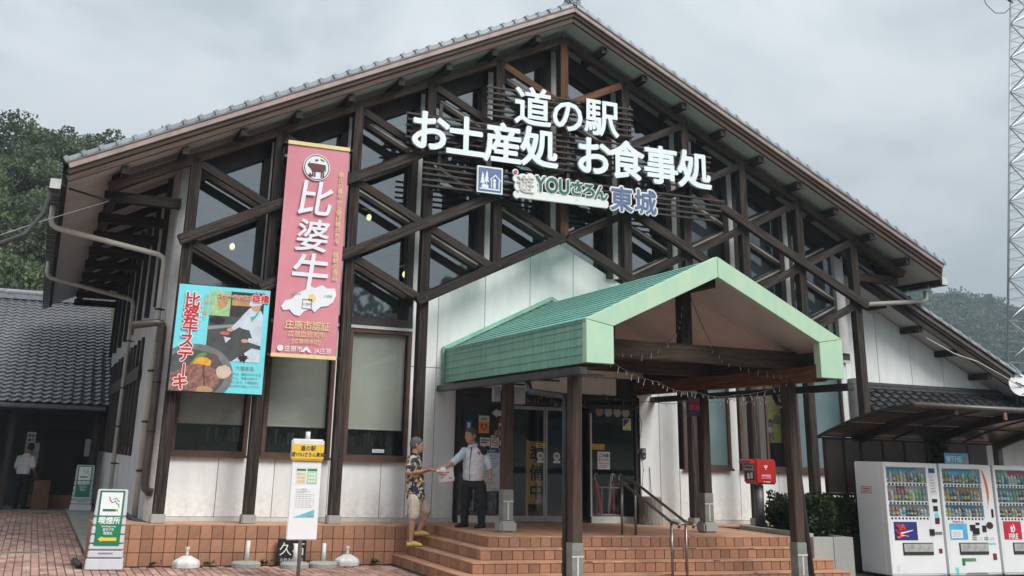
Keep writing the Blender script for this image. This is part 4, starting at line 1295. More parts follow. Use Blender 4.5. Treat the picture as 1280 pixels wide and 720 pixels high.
def leaf_mesh(name, ctr, size, mt, flat=0.0):
    """Many small leaf faces, one folded quad each, at the given centres."""
    ctr = np.asarray(ctr, dtype=np.float32)
    n = len(ctr)
    a = npr.normal(size=(n, 3))
    a[:, 2] *= (1 - flat)
    a /= np.linalg.norm(a, axis=1)[:, None]
    b = npr.normal(size=(n, 3))
    b -= a * (a * b).sum(1)[:, None]
    b /= np.linalg.norm(b, axis=1)[:, None]
    s = (size * npr.uniform(0.6, 1.35, n))[:, None]
    v = np.stack([ctr - a * s, ctr + b * s * 0.55, ctr + a * s, ctr - b * s * 0.55], 1).reshape(-1, 3)
    me = bpy.data.meshes.new(name)
    me.vertices.add(4 * n)
    me.loops.add(4 * n)
    me.polygons.add(n)
    me.vertices.foreach_set('co', v.astype(np.float32).ravel())
    me.loops.foreach_set('vertex_index', np.arange(4 * n, dtype=np.int32))
    me.polygons.foreach_set('loop_start', np.arange(0, 4 * n, 4, dtype=np.int32))
    me.materials.append(mt)
    me.update(calc_edges=True)
    return me


def leafmat(name, c, c2, scale, rand=0.25):
    mt = mat(name, c, 0.6, c2=c2, scale=scale, rand=rand, thr=(0.38, 0.64), spec=0.25)
    n, l = mt.node_tree.nodes, mt.node_tree.links
    p = n['Principled BSDF']
    tr = n.new('ShaderNodeBsdfTranslucent')
    src = p.inputs['Base Color'].links[0].from_socket
    l.new(src, tr.inputs['Color'])
    mx_ = n.new('ShaderNodeMixShader')
    mx_.inputs[0].default_value = 0.25
    o = [q for q in n if q.type == 'OUTPUT_MATERIAL'][0]
    l.new(p.outputs[0], mx_.inputs[1])
    l.new(tr.outputs[0], mx_.inputs[2])
    l.new(mx_.outputs[0], o.inputs['Surface'])
    return mt


LEAF = leafmat('broad_leaves', (0.125, 0.155, 0.075), (0.06, 0.085, 0.045), 0.5)
LEAFD = leafmat('far_leaves', (0.062, 0.112, 0.045), (0.022, 0.042, 0.026), 0.06, 0.0)
LEAFH = leafmat('hedge_leaves', (0.055, 0.085, 0.025), (0.018, 0.034, 0.012), 3.0, 0.0)
BARK = mat('bark', (0.09, 0.07, 0.05), 0.9, var=0.35, scale=6, bump=0.4)


def crown_mesh(k, rx, rz_, nc, nl, sz):
    c = []
    for q in range(nc):
        d = npr.normal(size=3)
        d /= np.linalg.norm(d)
        rr = npr.uniform(0.45, 1.0)
        p = d * rr * np.array([rx, rx, rz_])
        cr_ = npr.uniform(0.24, 0.40) * rx
        e = npr.normal(size=(nl, 3))
        e /= np.linalg.norm(e, axis=1)[:, None]
        e *= cr_ * npr.uniform(0.55, 1.05, nl)[:, None]
        e[:, 2] *= 0.72
        c.append(p + e)
    return leaf_mesh('crown', np.concatenate(c), sz, LEAF)


crowns = [crown_mesh(k, 3.4, 3.0, 44, 260, 0.15) for k in range(4)]


def hill_h(x, y):
    return -0.6 + 18.0 * max(0.0, min(1.0, (y - 30) / 34)) * max(0, 1 - ((x + 22) / 70) ** 2) + 0.6 * math.sin(x * 0.4) + 3.2 * max(0.0, min(1.0, (x + 13) / 8)) * max(0.0, min(1.0, (y - 55) / 6)) + 0.5 * math.sin(y * 0.5 + x * 0.2)


HILLG = mat('hill_ground', (0.035, 0.045, 0.02), 0.95, var=0.4, scale=0.5)


def terrain(name, x0, x1, y0, y1, f, n=40, mt=HILLG):
    b = MB()
    vs = [(x0 + (x1 - x0) * i / n, y0 + (y1 - y0) * j / n, f(x0 + (x1 - x0) * i / n, y0 + (y1 - y0) * j / n)) for j in range(n + 1) for i in range(n + 1)]
    fs = [(j * (n + 1) + i, j * (n + 1) + i + 1, (j + 1) * (n + 1) + i + 1, (j + 1) * (n + 1) + i) for j in range(n) for i in range(n)]
    return tag(b.add(vs, fs).build(name, mt, smooth=True), kind='structure')


terrain('hill', -75, 12, 26, 110, hill_h)
tk = 0
kinds = ('tall pale green broadleaf tree on the crest of the left hill', 'dark green bushy tree half way up the left hill', 'olive green tree on the lower slope of the left hill')
for row, (y, xs_, sc) in enumerate(((63, (-23, -19.6, -16.3, -13.1, -10, -6.6, -4.4, -2.0, 3.0), 0.88), (57, (-21, -17.6, -14.4, -11.4, -8.4, -5.4, -2.4), 0.80), (51, (-20, -17, -14, -11.3, -8.6, -5.9), 0.78), (45, (-18.5, -15.8, -13.1, -10.6, -8.0), 0.74), (39.5, (-17, -14.5, -12.2, -9.9, -7.8), 0.7))):
    for x in xs_:
        xx, yy = x + rnd.uniform(-0.6, 0.6), y + rnd.uniform(-1.5, 1.5)
        zz = hill_h(xx, yy)
        kd = ('%s tree from the left along the crest of the left hill', '%s tree from the left just below the hill crest', '%s dark tree from the left half way up the left hill', '%s tree from the left on the lower left slope', '%s tree from the left at the foot of the left hill')[row] % ('leftmost', 'second', 'third', 'fourth', 'fifth', 'sixth', 'seventh', 'eighth', 'ninth')[xs_.index(x)]
        t = thing('hill_tree', kd, 'tree', (xx, yy, zz - 0.3), rnd.uniform(0, 6.28), group=('trees on the crest of the left hill', 'trees half way up the left hill', 'trees on the lower left slope')[0 if row == 0 else (1 if row < 3 else 2)])
        s_ = sc * rnd.uniform(0.85, 1.2)
        t.scale = (s_, s_, s_ * rnd.uniform(0.9, 1.15))
        tr = MB().tube([(0, 0, 0), (0.08, 0.05, 1.6), (0.0, 0.15, 3.4)], 0.22, 8)
        for q in range(5):
            a = rnd.uniform(0, 6.28)
            tr.tube([(0, 0.1, 1.8 + 0.25 * q), (math.cos(a) * 1.1, math.sin(a) * 1.1, 3.2 + 0.3 * q), (math.cos(a) * 2.0, math.sin(a) * 2.0, 4.4 + 0.35 * q)], 0.07, 5)
        tr.build('trunk', BARK, t, smooth=True)
        link('crown', crowns[tk % 4], t, (0, 0, 4.3))
        tk += 1


def wood(name, pts, r, nl, sz, mt, conifers=0.0):
    cs = []
    for (x, y, z) in pts:
        rr = r * npr.uniform(0.7, 1.25)
        d = npr.normal(size=(nl, 3))
        d /= np.linalg.norm(d, axis=1)[:, None]
        if npr.uniform() < conifers:
            h = npr.uniform(0, 1, nl)
            w_ = (1 - h) * 0.6 * rr + 0.05 * rr
            a = npr.uniform(0, 6.28, nl)
            cs.append(np.stack([x + w_ * np.cos(a), y + w_ * np.sin(a), z + h * rr * 2.2 - 0.2 * rr], 1))
            continue
        lump = 1 + 0.25 * np.sin(d[:, 0] * 5 + x) * np.cos(d[:, 2] * 4 + y)
        d *= (rr * npr.uniform(0.75, 1.02, nl) * lump)[:, None]
        d[:, 2] = np.abs(d[:, 2]) * 0.95 - 0.25 * rr
        cs.append(d + np.array([x, y, z]))
    return tag(link(name, leaf_mesh(name, np.concatenate(cs), sz, mt)), kind='stuff')


def far_h(x, y):
    return max(-0.6, (53 + 5 * math.sin((x - 225) * 0.045) + 4 * math.sin(x * 0.11)) * min(1.0, max(0, (y - 150) / 110)))


terrain('far_hill', 110, 520, 140, 420, far_h)
pts = []
for k in range(1150):
    y = rnd.uniform(160, 275)
    x = 130 + (y - 165) * 0.9 + rnd.uniform(-60, 330)
    pts.append((x, y, far_h(x, y) + 1.0))
wood('far_hill_wood', pts, 5.6, 260, 0.68, LEAFD, 0.08)


def back_h(x, y):
    return max(-0.6, (24 + 4 * math.sin(x * 0.03) + 2 * math.sin(x * 0.11)) * min(1.0, max(0, (-y - 90) / 110)))


terrain('opposite_hill', -180, 330, -330, -85, back_h)
pts = []
for k in range(420):
    y = -rnd.uniform(105, 205)
    x = rnd.uniform(-90, 260)
    pts.append((x, y, back_h(x, y) + 1.0))
wood('opposite_hill_wood', pts, 6.5, 110, 1.0, LEAFD, 0.35)
t = thing('roadside_tree', 'bright green leafy tree behind the annex roof beside the lattice tower', 'tree', (38.2, 22, ZG))
t.scale = (0.85, 0.85, 0.85)
MB().tube([(0, 0, 0), (0.1, 0, 2.2), (0, 0.1, 4.2)], 0.2, 8).build('trunk', BARK, t, smooth=True)
link('crown', crowns[1], t, (0, 0, 4.6))

c = []
for (x, y, q) in ((-6.12, -0.34, 40), (-5.28, -0.34, 55), (-3.52, -0.34, 50), (-4.6, -0.33, 25), (-6.9, -0.34, 30), (-7.4, -0.36, 20), (3.4, -3.5, 25)):
    e = npr.normal(size=(q, 3)) * np.array([0.07, 0.018, 0.022])
    c.append(np.array([x, y, ZG + 0.035]) + np.abs(e) * np.array([1, -1, 1]) * npr.choice([1, 1], (q, 3)))
tag(link('weeds', leaf_mesh('weeds', np.concatenate(c), 0.02, LEAFH)), kind='stuff')
n_ = 90
c = np.stack([npr.uniform(-9.5, -3.2, n_), npr.uniform(-3.6, -0.4, n_), np.full(n_, ZG + 0.012)], 1)
tag(link('fallen_leaves', leaf_mesh('fallen_leaves', c, 0.018, mat('dry_leaf', (0.16, 0.09, 0.04), 0.8, var=0.4, scale=9), flat=0.93)), kind='stuff')

# ================================================================== left annex and its porch
A = thing('left_annex', 'low annex with a silvery tiled roof and a dark open porch at the left', 'building', (-10.5, 14, ZG))
AO = V((10.5, -14, -ZG))
EYA, EZA, RYA, RZA = 12.35, 2.12, 18.7, 5.42
tag(tile_sheet(V((-17.0, EYA, EZA)) + AO, (1, 0, 0), (0, RYA - EYA, RZA - EZA), 40, 30, 0.25, math.hypot(RYA - EYA, RZA - EZA) / 30, wave=0.03, step=0.035).build('roof_tiles', TILEL, A), kind='stuff')
MB().box(V((-17, RYA - 0.15, RZA)) + AO, V((-6.6, RYA + 0.15, RZA + 0.14)) + AO).cyl(V((-17, RYA, RZA + 0.2)) + AO, V((-6.6, RYA, RZA + 0.2)) + AO, 0.11, n=12).build('ridge', TILE, A)
MB().prism([(EYA - 14 + 0.05, EZA - 0.06 - ZG), (RYA - 14, RZA - 0.06 - ZG), (RYA + 5 - 14, 2.2 - ZG), (RYA + 5 - 14, 2.1 - ZG), (RYA - 14, RZA - 0.2 - ZG), (EYA + 0.05 - 14, EZA - 0.2 - ZG)], -6.5, 3.5, 'yz').build('roof_deck', FRAME, A)
MB().cyl(V((-17, EYA - 0.06, EZA - 0.10)) + AO, V((-7.1, EYA - 0.06, EZA - 0.10)) + AO, 0.06, n=10).build('gutter', METAL, A, smooth=True)
MB().box(V((-17, 15.6, ZG)) + AO, V((-6.6, 15.7, 3.5)) + AO).build('porch_wall', mat('porch_wall', (0.075, 0.075, 0.073), 0.9, var=0.15, scale=1), A)
MB().box(V((-17, 12.9, 1.90)) + AO, V((-6.98, 15.6, 1.96)) + AO).build('porch_ceiling', DARKIN, A)
MB().box(V((-17, 12.72, ZG - 0.02)) + AO, V((-6.98, 15.6, ZG + 0.02)) + AO).build('porch_floor', CONC, A)
for x in (-11.3, -9.3, -7.25):
    MB().box(V((x - 0.07, 12.95, ZG)) + AO, V((x + 0.07, 13.09, 2.0)) + AO).build('porch_post', FRAME, A)
for x in (-10.2, -7.9):
    MB().box(V((x - 0.5, 15.57, ZG)) + AO, V((x + 0.5, 15.599, 1.5)) + AO).build('porch_door', FRAME, A)
n0 = MB().box(V((-8.7, 14.1, ZG)) + AO, V((-7.1, 14.35, -0.2)) + AO).build('planter_kerb', TERRA, A)
MB().box(V((-7.45, 13.2, 0.82)) + AO, V((-7.2, 13.4, 1.25)) + AO).build('meter_box', METAL, A)
t = thing('wooden_tub', 'square wooden tub on the porch floor beside the man in the white shirt', 'planter', (-8.37, 13.45, ZG + 0.02))
tub = mat('tub_wood', (0.22, 0.12, 0.06), 0.8, c2=(0.10, 0.05, 0.03), scale=4, stretch=(6, 6, 1))
for k in range(5):
    MB().box((-0.2 + k * 0.08, -0.2, 0), (-0.125 + k * 0.08, -0.175, 0.72)).build('stave', tub, t)
MB().box((-0.2, -0.17, 0), (0.2, 0.2, 0.70)).build('tub_core', tub, t)
for lb, x, z, w_, h_ in (('small white notice with black writing on the porch wall above the man', -8.80, 1.24, 0.22, 0.30), ('grey notice board on the porch wall just right of the man', -8.74, 0.84, 0.36, 0.56)):
    t = thing('porch_notice', lb, 'notice', (x, 14.15, z - h_ / 2))
    MB().box((-w_ / 2, -0.02, 0), (w_ / 2, 0, h_)).build('sheet', PWHITE if w_ < 0.3 else METAL, t)
    MB().box((-0.01, -0.019, 0), (0.01, 0.0, -1.1 if w_ > 0.3 else -0.3)).build('post', METAL, t)
    if w_ < 0.3:
        text('喫煙', (0, -0.022, h_ * 0.68), 0.095, BLACK, t, ext=0.001, bold=0.02)
        text('場所', (0, -0.022, h_ * 0.32), 0.095, BLACK, t, ext=0.001, bold=0.02)

# ================================================================== right annex
RA = thing('right_annex', 'white panelled annex wing with a sloping tiled verge and dark tiled pent roof', 'building', (10, 1, ZG))
RO = V((-10, -1, -ZG))
zr = lambda x: 4.93 - SL * (x - 7.3)


def rbx(name, a, b, mt, **k):
    return MB().box(V(a) + RO, V(b) + RO).build(name, mt, RA, **k)


px_ = [7.05, 7.35, 8.2, 9.12, 10.03, 10.94, 11.85, 12.76, 13.6]
for a, b in zip(px_, px_[1:]):
    p = clip_poly([(a + 0.006, 2.80), (b - 0.006, 2.80), (b - 0.006, 9), (a + 0.006, 9)], lambda q: zr(q[0]) - 0.02 - q[1])
    if len(p) > 2:
        MB().prism([(q[0] - 10, q[1] - ZG) for q in p], 0.0, 0.05).build('wall_panel', WHITE, RA, bevel=0.003)
MB().prism([(7.05 - 10, 0), (13.6 - 10, 0), (13.6 - 10, zr(13.6) - ZG - 0.05), (7.05 - 10, zr(7.05) - ZG - 0.05)], 0.052, 0.12).build('wall_core', DARKIN, RA)
rbx('lower_wall', (7.05, 0.95, ZG), (13.6, 1.0, 2.3), WHITE)
for k in range(7):
    x = 8.02 + 0.93 * k
    beam('purlin', V((x, 0.45, zr(x) - 0.075)) + RO, V((x, 1.1, zr(x) - 0.075)) + RO, 0.12, 0.13, WOOD, RA)
for nm, dz, y0, wd, ht, mt in (('verge_board', 0.05, 0.42, 0.05, 0.15, WOOD), ('verge_board', 0.165, 0.40, 0.06, 0.09, WOOD), ('verge_flashing', 0.25, 0.38, 0.08, 0.08, COPPERB)):
    beam(nm, V((14.6, y0, zr(14.6) + dz)) + RO, V((7.05, y0, zr(7.05) + dz)) + RO, wd, ht, mt, RA)
MB().prism([(7.05 - 10, zr(7.05) - ZG), (14.6 - 10, zr(14.6) - ZG), (14.6 - 10, zr(14.6) - ZG + 0.02), (7.05 - 10, zr(7.05) - ZG + 0.02)], -0.55, 12).build('soffit', SOFFIT, RA)
MB().prism([(7.05 - 10, zr(7.05) - ZG + 0.022), (14.6 - 10, zr(14.6) - ZG + 0.022), (14.6 - 10, zr(14.6) - ZG + 0.27), (7.05 - 10, zr(7.05) - ZG + 0.27)], -0.54, 12).build('roof_deck', FRAME, RA)
for k in range(30):
    xx = 14.6 - k * 0.26
    o = link('verge_tile', vme, RA)
    o.matrix_local = Matrix.Translation(V((xx, 0.36, zr(xx) + 0.33)) + RO) @ Matrix(((-math.cos(ang), 0, math.sin(ang), 0), (0, 1, 0, 0), (math.sin(ang), 0, math.cos(ang), 0), (0, 0, 0, 1)))
tag(tile_sheet(V((14.6, 0.4, zr(14.6) + 0.3)) + RO, (0, 1, 0), (-1, 0, SL), 36, 26, 0.273, 0.293, seg=4).build('roof_tiles', TILE, RA), kind='stuff')
tag(tile_sheet(V((7.06, -0.25, 2.05)) + RO, (1, 0, 0), (0, 1.23, 0.72), 26, 7, 0.262, 0.203, wave=0.035, step=0.04).build('pent_tiles', TILED, RA), kind='stuff')
rbx('pent_core', (7.06, 0.0, 2.02), (13.8, 0.95, 2.06), FRAME)
MB().cyl(V((7.05, 0.94, 2.83)) + RO, V((13.8, 0.94, 2.83)) + RO, 0.06, n=10).cyl(V((7.05, 0.93, 2.76)) + RO, V((13.8, 0.93, 2.76)) + RO, 0.07, n=10).build('pent_ridge', TILED, RA)
rbx('pent_fascia', (7.06, -0.24, 1.90), (13.8, -0.18, 2.03), FRAME)
rbx('flank_board', (7.0, 0.3, 1.6), (7.04, 0.9, 2.9), STRIP)
DT = thing('satellite_dish', 'round white satellite dish with a black mark at the end of the right verge', 'satellite dish', (11.50, 0.28, 2.70))
rings = []
dn = V((-0.35, -0.92, 0.18)).normalized()
da = dn.cross(V((0, 0, 1))).normalized()
db = dn.cross(da)
for r in (0.02, 0.1, 0.18, 0.25):
    rings.append((V((0, 0, 0.28)) - dn * (0.10 - 1.6 * r * r), da * r, db * r))
MB().loft(rings, 28).build('dish', PWHITE, DT, smooth=False)
MB().tube([V((0, 0, 0.28)) - dn * 0.10, (0, 0.12, 0.12), (0, 0.14, -0.15)], 0.02).tube([V((0, 0, 0.05)), V((-0.05, -0.25, 0.16)), V((0, 0, 0.24)) + dn * 0.3], 0.009).build('mount', GUTTER, DT)
MB().ball(V((0, 0, 0.24)) + dn * 0.3, 0.03).build('feed', GUTTER, DT)
bm_ = MB().tube([V((0, 0, 0.28)) + dn * 0.012 + da * q[0] + db * q[1] for q in ((-0.1, 0.03), (-0.02, 0.01), (0.01, -0.03), (0.03, -0.01), (0.09, -0.06))], 0.012, 6)
bm_.build('mark', BLACK, DT)

# ================================================================== lattice tower at the right
TW = thing('lattice_tower', 'tall grey steel lattice tower rising at the right edge', 'tower', (63.5, 37.5, ZG))
tm = METAL
TH = 46.0


def tp(sx_, sy_, z):
    return V((sx_ * (9.1 - 0.1815 * z), sy_ * 2.5, z))


for sx_ in (-1, 1):
    for sy_ in (-1, 1):
        MB().cyl(tp(sx_, sy_, 0), tp(sx_, sy_, TH), 0.085, n=8).build('leg', tm, TW, smooth=True)
for k in range(15):
    z0, z1 = k * 3.05, (k + 1) * 3.05
    for (a, b) in (((-1, -1), (1, -1)), ((1, 1), (-1, 1)), ((1, -1), (1, 1)), ((-1, 1), (-1, -1))):
        for p, q in ((a, b), (b, a)):
            P0, P1, PM = tp(*p, z0), tp(*p, z1), tp(*p, (z0 + z1) / 2)
            wd = (P0 - tp(*q, z0)).length
            e = (tp(*q, z0) - P0).normalized()
            r_ = min(2.2, wd / 2)
            ts = P0 + (P1 - P0) * 0.5 + e * r_
            MB().cyl(P0, ts, 0.05, n=5).cyl(P1, ts, 0.05, n=5).build('brace', tm, TW)
            MB().cyl(PM, ts, 0.025, n=4).cyl(P1, P1 + e * wd / 2, 0.03, n=4).cyl(P0 + (P1 - P0) * 0.25, P0.lerp(ts, 0.5), 0.022, n=4).cyl(P0 + (P1 - P0) * 0.75, P1.lerp(ts, 0.5), 0.022, n=4).build('strut', tm, TW)
MB().tube([(-2.1, 2.5, 38.2), (-2.9, 2.5, 37.5), (-4.0, 2.5, 37.3), (-4.9, 2.5, 37.9), (-5.3, 2.5, 39.4)], 0.035, 5).build('cable_loop', WIRE, TW)
MB().cyl((-1.9, 2.5, 38.6), (-3.4, 2.5, 39.5), 0.11, n=8).build('arm', WIRE, TW)

# cables at the left
t = thing('service_cable', 'thick black sheathed cable drooping to the left eave corner', 'cable', (-9.0, -0.2, 4.2))
o_ = V((-9.0, -0.2, 4.2))
MB().tube([V(q) - o_ for q in ((-9.0, -0.3, 4.85), (-9.06, -0.6, 4.45), (-9.25, -1.2, 4.0), (-9.6, -2.2, 3.62), (-10.3, -4.0, 3.35), (-11.5, -6, 3.3))], 0.035, 8).build('cable', WIRE, t, smooth=True)
t = thing('guy_wire', 'thin pale wire running from the left eave down to the left', 'wire', (-8.2, -0.1, 4.8))
o_ = V((-8.2, -0.1, 4.8))
MB().tube([V(q) - o_ for q in ((-8.12, 0.0, 4.88), (-9.0, -0.3, 4.42), (-10.2, -0.7, 3.75))], 0.008, 5).build('wire', METAL, t)
MB().cyl(V((-8.75, -0.05, 5.0)) - o_, V((-8.12, 0.0, 4.88)) - o_, 0.018, n=6).build('hook', GUTTER, t)
t = thing('eave_cable', 'pale cable sagging along the right annex verge to the dish', 'cable', (9.6, 0.3, 3.3))
o_ = V((9.6, 0.3, 3.3))
MB().tube([V(q) - o_ for q in ((9.0, 0.35, 3.85), (9.7, 0.3, 3.55), (10.3, 0.28, 3.42), (11.0, 0.27, 3.15), (11.8, 0.26, 2.8), (12.6, 0.24, 2.5))], 0.012, 6).build('cable', PIPEW, t, smooth=True)

# ================================================================== vending machine shelter
SH = thing('vending_shelter', 'brown curved roof shelter with dark frame standing over the vending machines', 'shelter', (6, -2.9, ZG))
SO = V((-6, 2.9, -ZG))
BRP = mat('brown_polycarbonate', (0.12, 0.085, 0.07), 0.3, var=0.15, scale=2, rand=0.1)
DFR = mat('shelter_frame', (0.028, 0.02, 0.018), 0.45, var=0.2)
n = 6


def arc(u):                       # u 0 back, 1 front
    y = -1.75 - 2.35 * u
    z = 1.64 + 0.47 * (1 - (1 - u) ** 1.7)
    return y, z


XS = [4.18, 5.02, 5.86, 6.7, 7.54, 8.38]
for a, b in zip(XS, XS[1:]):
    for k in range(3):
        vs = []
        for u in (k / 3 + 0.004, (k + 0.5) / 3, (k + 1) / 3 - 0.004):
            y, z = arc(u)
            for x in (a + 0.03, b - 0.03):
                vs.append(V((x, y, z)) + SO)
        vs2 = [q + V((0, 0, 0.006)) for q in vs]
        MB().add(vs + vs2, [(0, 2, 3, 1), (2, 4, 5, 3), (6, 7, 9, 8), (8, 9, 11, 10), (0, 1, 7, 6), (4, 10, 11, 5), (0, 6, 8, 2), (2, 8, 10, 4), (1, 3, 9, 7), (3, 5, 11, 9)]).build('roof_panel', BRP, SH)
for i, x in enumerate(XS):
    big = i in (1, 3, 5)
    path = [V((x, *arc(k / 8))) + SO - V((0, 0, 0.06 if big else 0.0)) for k in range(9)]
    r_ = MB()
    for p, q in zip(path, path[1:]):
        hw, hh = (0.04, 0.06) if big else (0.02, 0.02)
        r_.add([p + V((dx, 0, dz)) for dx, dz in ((-hw, -hh), (hw, -hh), (hw, hh), (-hw, hh))] + [q + V((dx, 0, dz)) for dx, dz in ((-hw, -hh), (hw, -hh), (hw, hh), (-hw, hh))],
               [(0, 3, 2, 1), (4, 5, 6, 7), (0, 1, 5, 4), (1, 2, 6, 5), (2, 3, 7, 6), (3, 0, 4, 7)])
    r_.build('rib', DFR, SH)
    if big:
        MB().box(V((x - 0.06, -1.80, ZG)) + SO, V((x + 0.06, -1.68, 1.66)) + SO).build('post', DFR, SH)
for u in (0.0, 0.33, 0.66):
    y, z = arc(u)
    MB().box(V((4.16, y - 0.02, z - 0.035)) + SO, V((8.4, y + 0.02, z - 0.004)) + SO).build('purlin', DFR, SH)
y, z = arc(1)
MB().cyl(V((4.15, y, z)) + SO, V((8.4, y, z)) + SO, 0.045, n=10).build('front_rail', mat('rail_brown', (0.09, 0.065, 0.055), 0.4), SH, smooth=True)
for x in (6.05, 8.2):
    MB().box(V((x - 0.03, y - 0.02, z - 0.16)) + SO, V((x + 0.03, y + 0.02, z - 0.04)) + SO).build('rib_cap', mat('rib_cap', (0.2, 0.12, 0.08), 0.6), SH)
xs2 = [4.2, 4.62, 5.0, 5.5, 6.0, 6.5, 7.0, 7.5, 8.0]
for a, b in zip(xs2, xs2[1:]):
    MB().box(V((a + 0.022, -1.86, 0.70)) + SO, V((b - 0.022, -1.85, 1.58)) + SO).build('side_panel', BRP, SH)
    MB().box(V((a - 0.02, -1.875, 0.66)) + SO, V((a + 0.02, -1.835, 1.60)) + SO).build('mullion', DFR, SH)
MB().box(V((4.18, -1.87, 0.66)) + SO, V((8.0, -1.84, 0.698)) + SO).box(V((4.18, -1.87, 1.582)) + SO, V((8.0, -1.84, 1.63)) + SO).build('frame_rail', DFR, SH)
c = npr.normal(size=(900, 3)) * np.array([0.10, 0.06, 0.35]) + np.array([0, 0, 1.0])
t = thing('climbing_ivy', 'dark ivy growing on a shelter post behind the vending machines', 'ivy', (6.75, -1.95, ZG + 0.8))
tag(link('leaves', leaf_mesh('leaves', c, 0.045, LEAFH), t, (0, 0, -0.2)), kind='stuff')
MB().tube([(0, 0.03, -0.8), (0.02, 0.03, 0.2), (0, 0.03, 1.2)], 0.015).build('stem', BARK, t)

# ================================================================== vending machines
VW, VD, VH = 1.16, 0.68, 1.775
DRINK = [mat('drink_%s' % n_, c_, 0.3, var=0.15, scale=20) for n_, c_ in (('green', (0.14, 0.30, 0.10)), ('amber', (0.42, 0.22, 0.07)), ('blue', (0.12, 0.26, 0.42)), ('white', (0.55, 0.57, 0.55)), ('red', (0.38, 0.06, 0.07)), ('dark', (0.06, 0.045, 0.038)), ('yellow', (0.52, 0.42, 0.12)), ('teal', (0.08, 0.28, 0.27)))]
CARDB = mat('card_blue', (0.05, 0.33, 0.62), 0.5, c2=(0.12, 0.5, 0.72), scale=2)
CARDO = mat('card_orange', (0.75, 0.36, 0.06), 0.5, var=0.2)
CARDG = mat('card_green', (0.12, 0.42, 0.40), 0.5, var=0.2)


def vending(x0, label, cards, pals, full, deco):
    t = thing('vending_machine', label, 'vending machine', (x0, -3.1, ZG), group='white vending machines under the shelter')
    rise = 0.04
    MB().box((0.0, 0.10, rise), (VW, VD, VH)).build('cabinet', PWHITE, t, bevel=0.012)
    for xx in (0.06, VW - 0.16):
        MB().box((xx, 0.15, 0.0), (xx + 0.1, 0.55, rise - 0.001)).build('foot', GUTTER, t)
    WX0, WX1, WZ0, WZ1 = 0.055, 0.90, 0.90, 1.70
    d = MB()
    d.box((0.008, 0, rise), (WX0, 0.098, VH - 0.004)).box((WX1, 0, rise), (VW - 0.008, 0.098, VH - 0.004)).box((WX0, 0, rise), (WX1, 0.098, WZ0)).box((WX0, 0, WZ1), (WX1, 0.098, VH - 0.004))
    d.build('door', PWHITE, t, bevel=0.006)
    MB().box((WX0, 0.09, WZ0), (WX1, 0.0985, WZ1)).build('case_back', PWHITE2, t)
    rz_ = (1.46, 1.17, 0.93)
    for k in range(3):
        z0 = rz_[k]
        z1 = (1.70, 1.435, 1.145)[k]
        sp = cards[k]
        for (u0, u1, mt_) in sp:
            MB().box((WX0 + 0.01 + u0 * 0.825, 0.082, z0 + 0.01), (WX0 + 0.01 + u1 * 0.825, 0.089, z1 - 0.012)).build('card', mt_, t)
        b = MB()
        nb = 11
        for q in range(nb):
            b.mi = rnd.choice(pals[k])
            cx = WX0 + 0.05 + q * (0.745 / (nb - 1))
            hh = (z1 - z0) * rnd.uniform(0.58, 0.8)
            r = 0.028
            b.cyl((cx, 0.05, z0 + 0.004), (cx, 0.05, z0 + hh * 0.68), r, n=8)
            b.cyl((cx, 0.05, z0 + hh * 0.68), (cx, 0.05, z0 + hh * 0.88), r, 0.012, n=8)
            b.mi = rnd.choice((3, 3, 6, 2))
            b.cyl((cx, 0.05, z0 + hh * 0.88), (cx, 0.05, z0 + hh), 0.013, n=6)
            b.cyl((cx, 0.05, z0 + hh * 0.22), (cx, 0.05, z0 + hh * 0.46), r + 0.001, n=8, caps=False)
        many(b.build('drink_row', DRINK, t))
        MB().box((WX0, 0.004, z0 - 0.055), (WX1, 0.08, z0)).build('shelf', PWHITE, t, bevel=0.004)
        bt = MB()
        for q in range(nb):
            cx = WX0 + 0.05 + q * (0.745 / (nb - 1))
            bt.box((cx - 0.019, 0.0, z0 - 0.046), (cx + 0.019, 0.0038, z0 - 0.014))
        many(bt.build('button_row', BLACK, t))
    MB().box((WX0, 0.001, WZ0 + 0.03), (WX1, 0.003, WZ1)).build('window', G_CASE, t)
    # dispensing flap
    MB().box((0.27, -0.012, 0.345), (0.90, -0.0005, 0.53)).build('flap_frame', GUTTER, t, bevel=0.004)
    MB().box((0.285, -0.018, 0.395), (0.885, -0.0125, 0.515)).build('flap', mat('smoky_flap', (0.22, 0.22, 0.21), 0.25, c2=(0.45, 0.45, 0.43), scale=6, thr=(0.5, 0.75)), t)
    MB().box((0.02, -0.004, 0.06), (VW - 0.02, -0.0005, 0.064)).box((0.004, -0.003, 0.02), (VW, 0.0, 0.035)).build('seam', GREYP, t)
    deco(t)


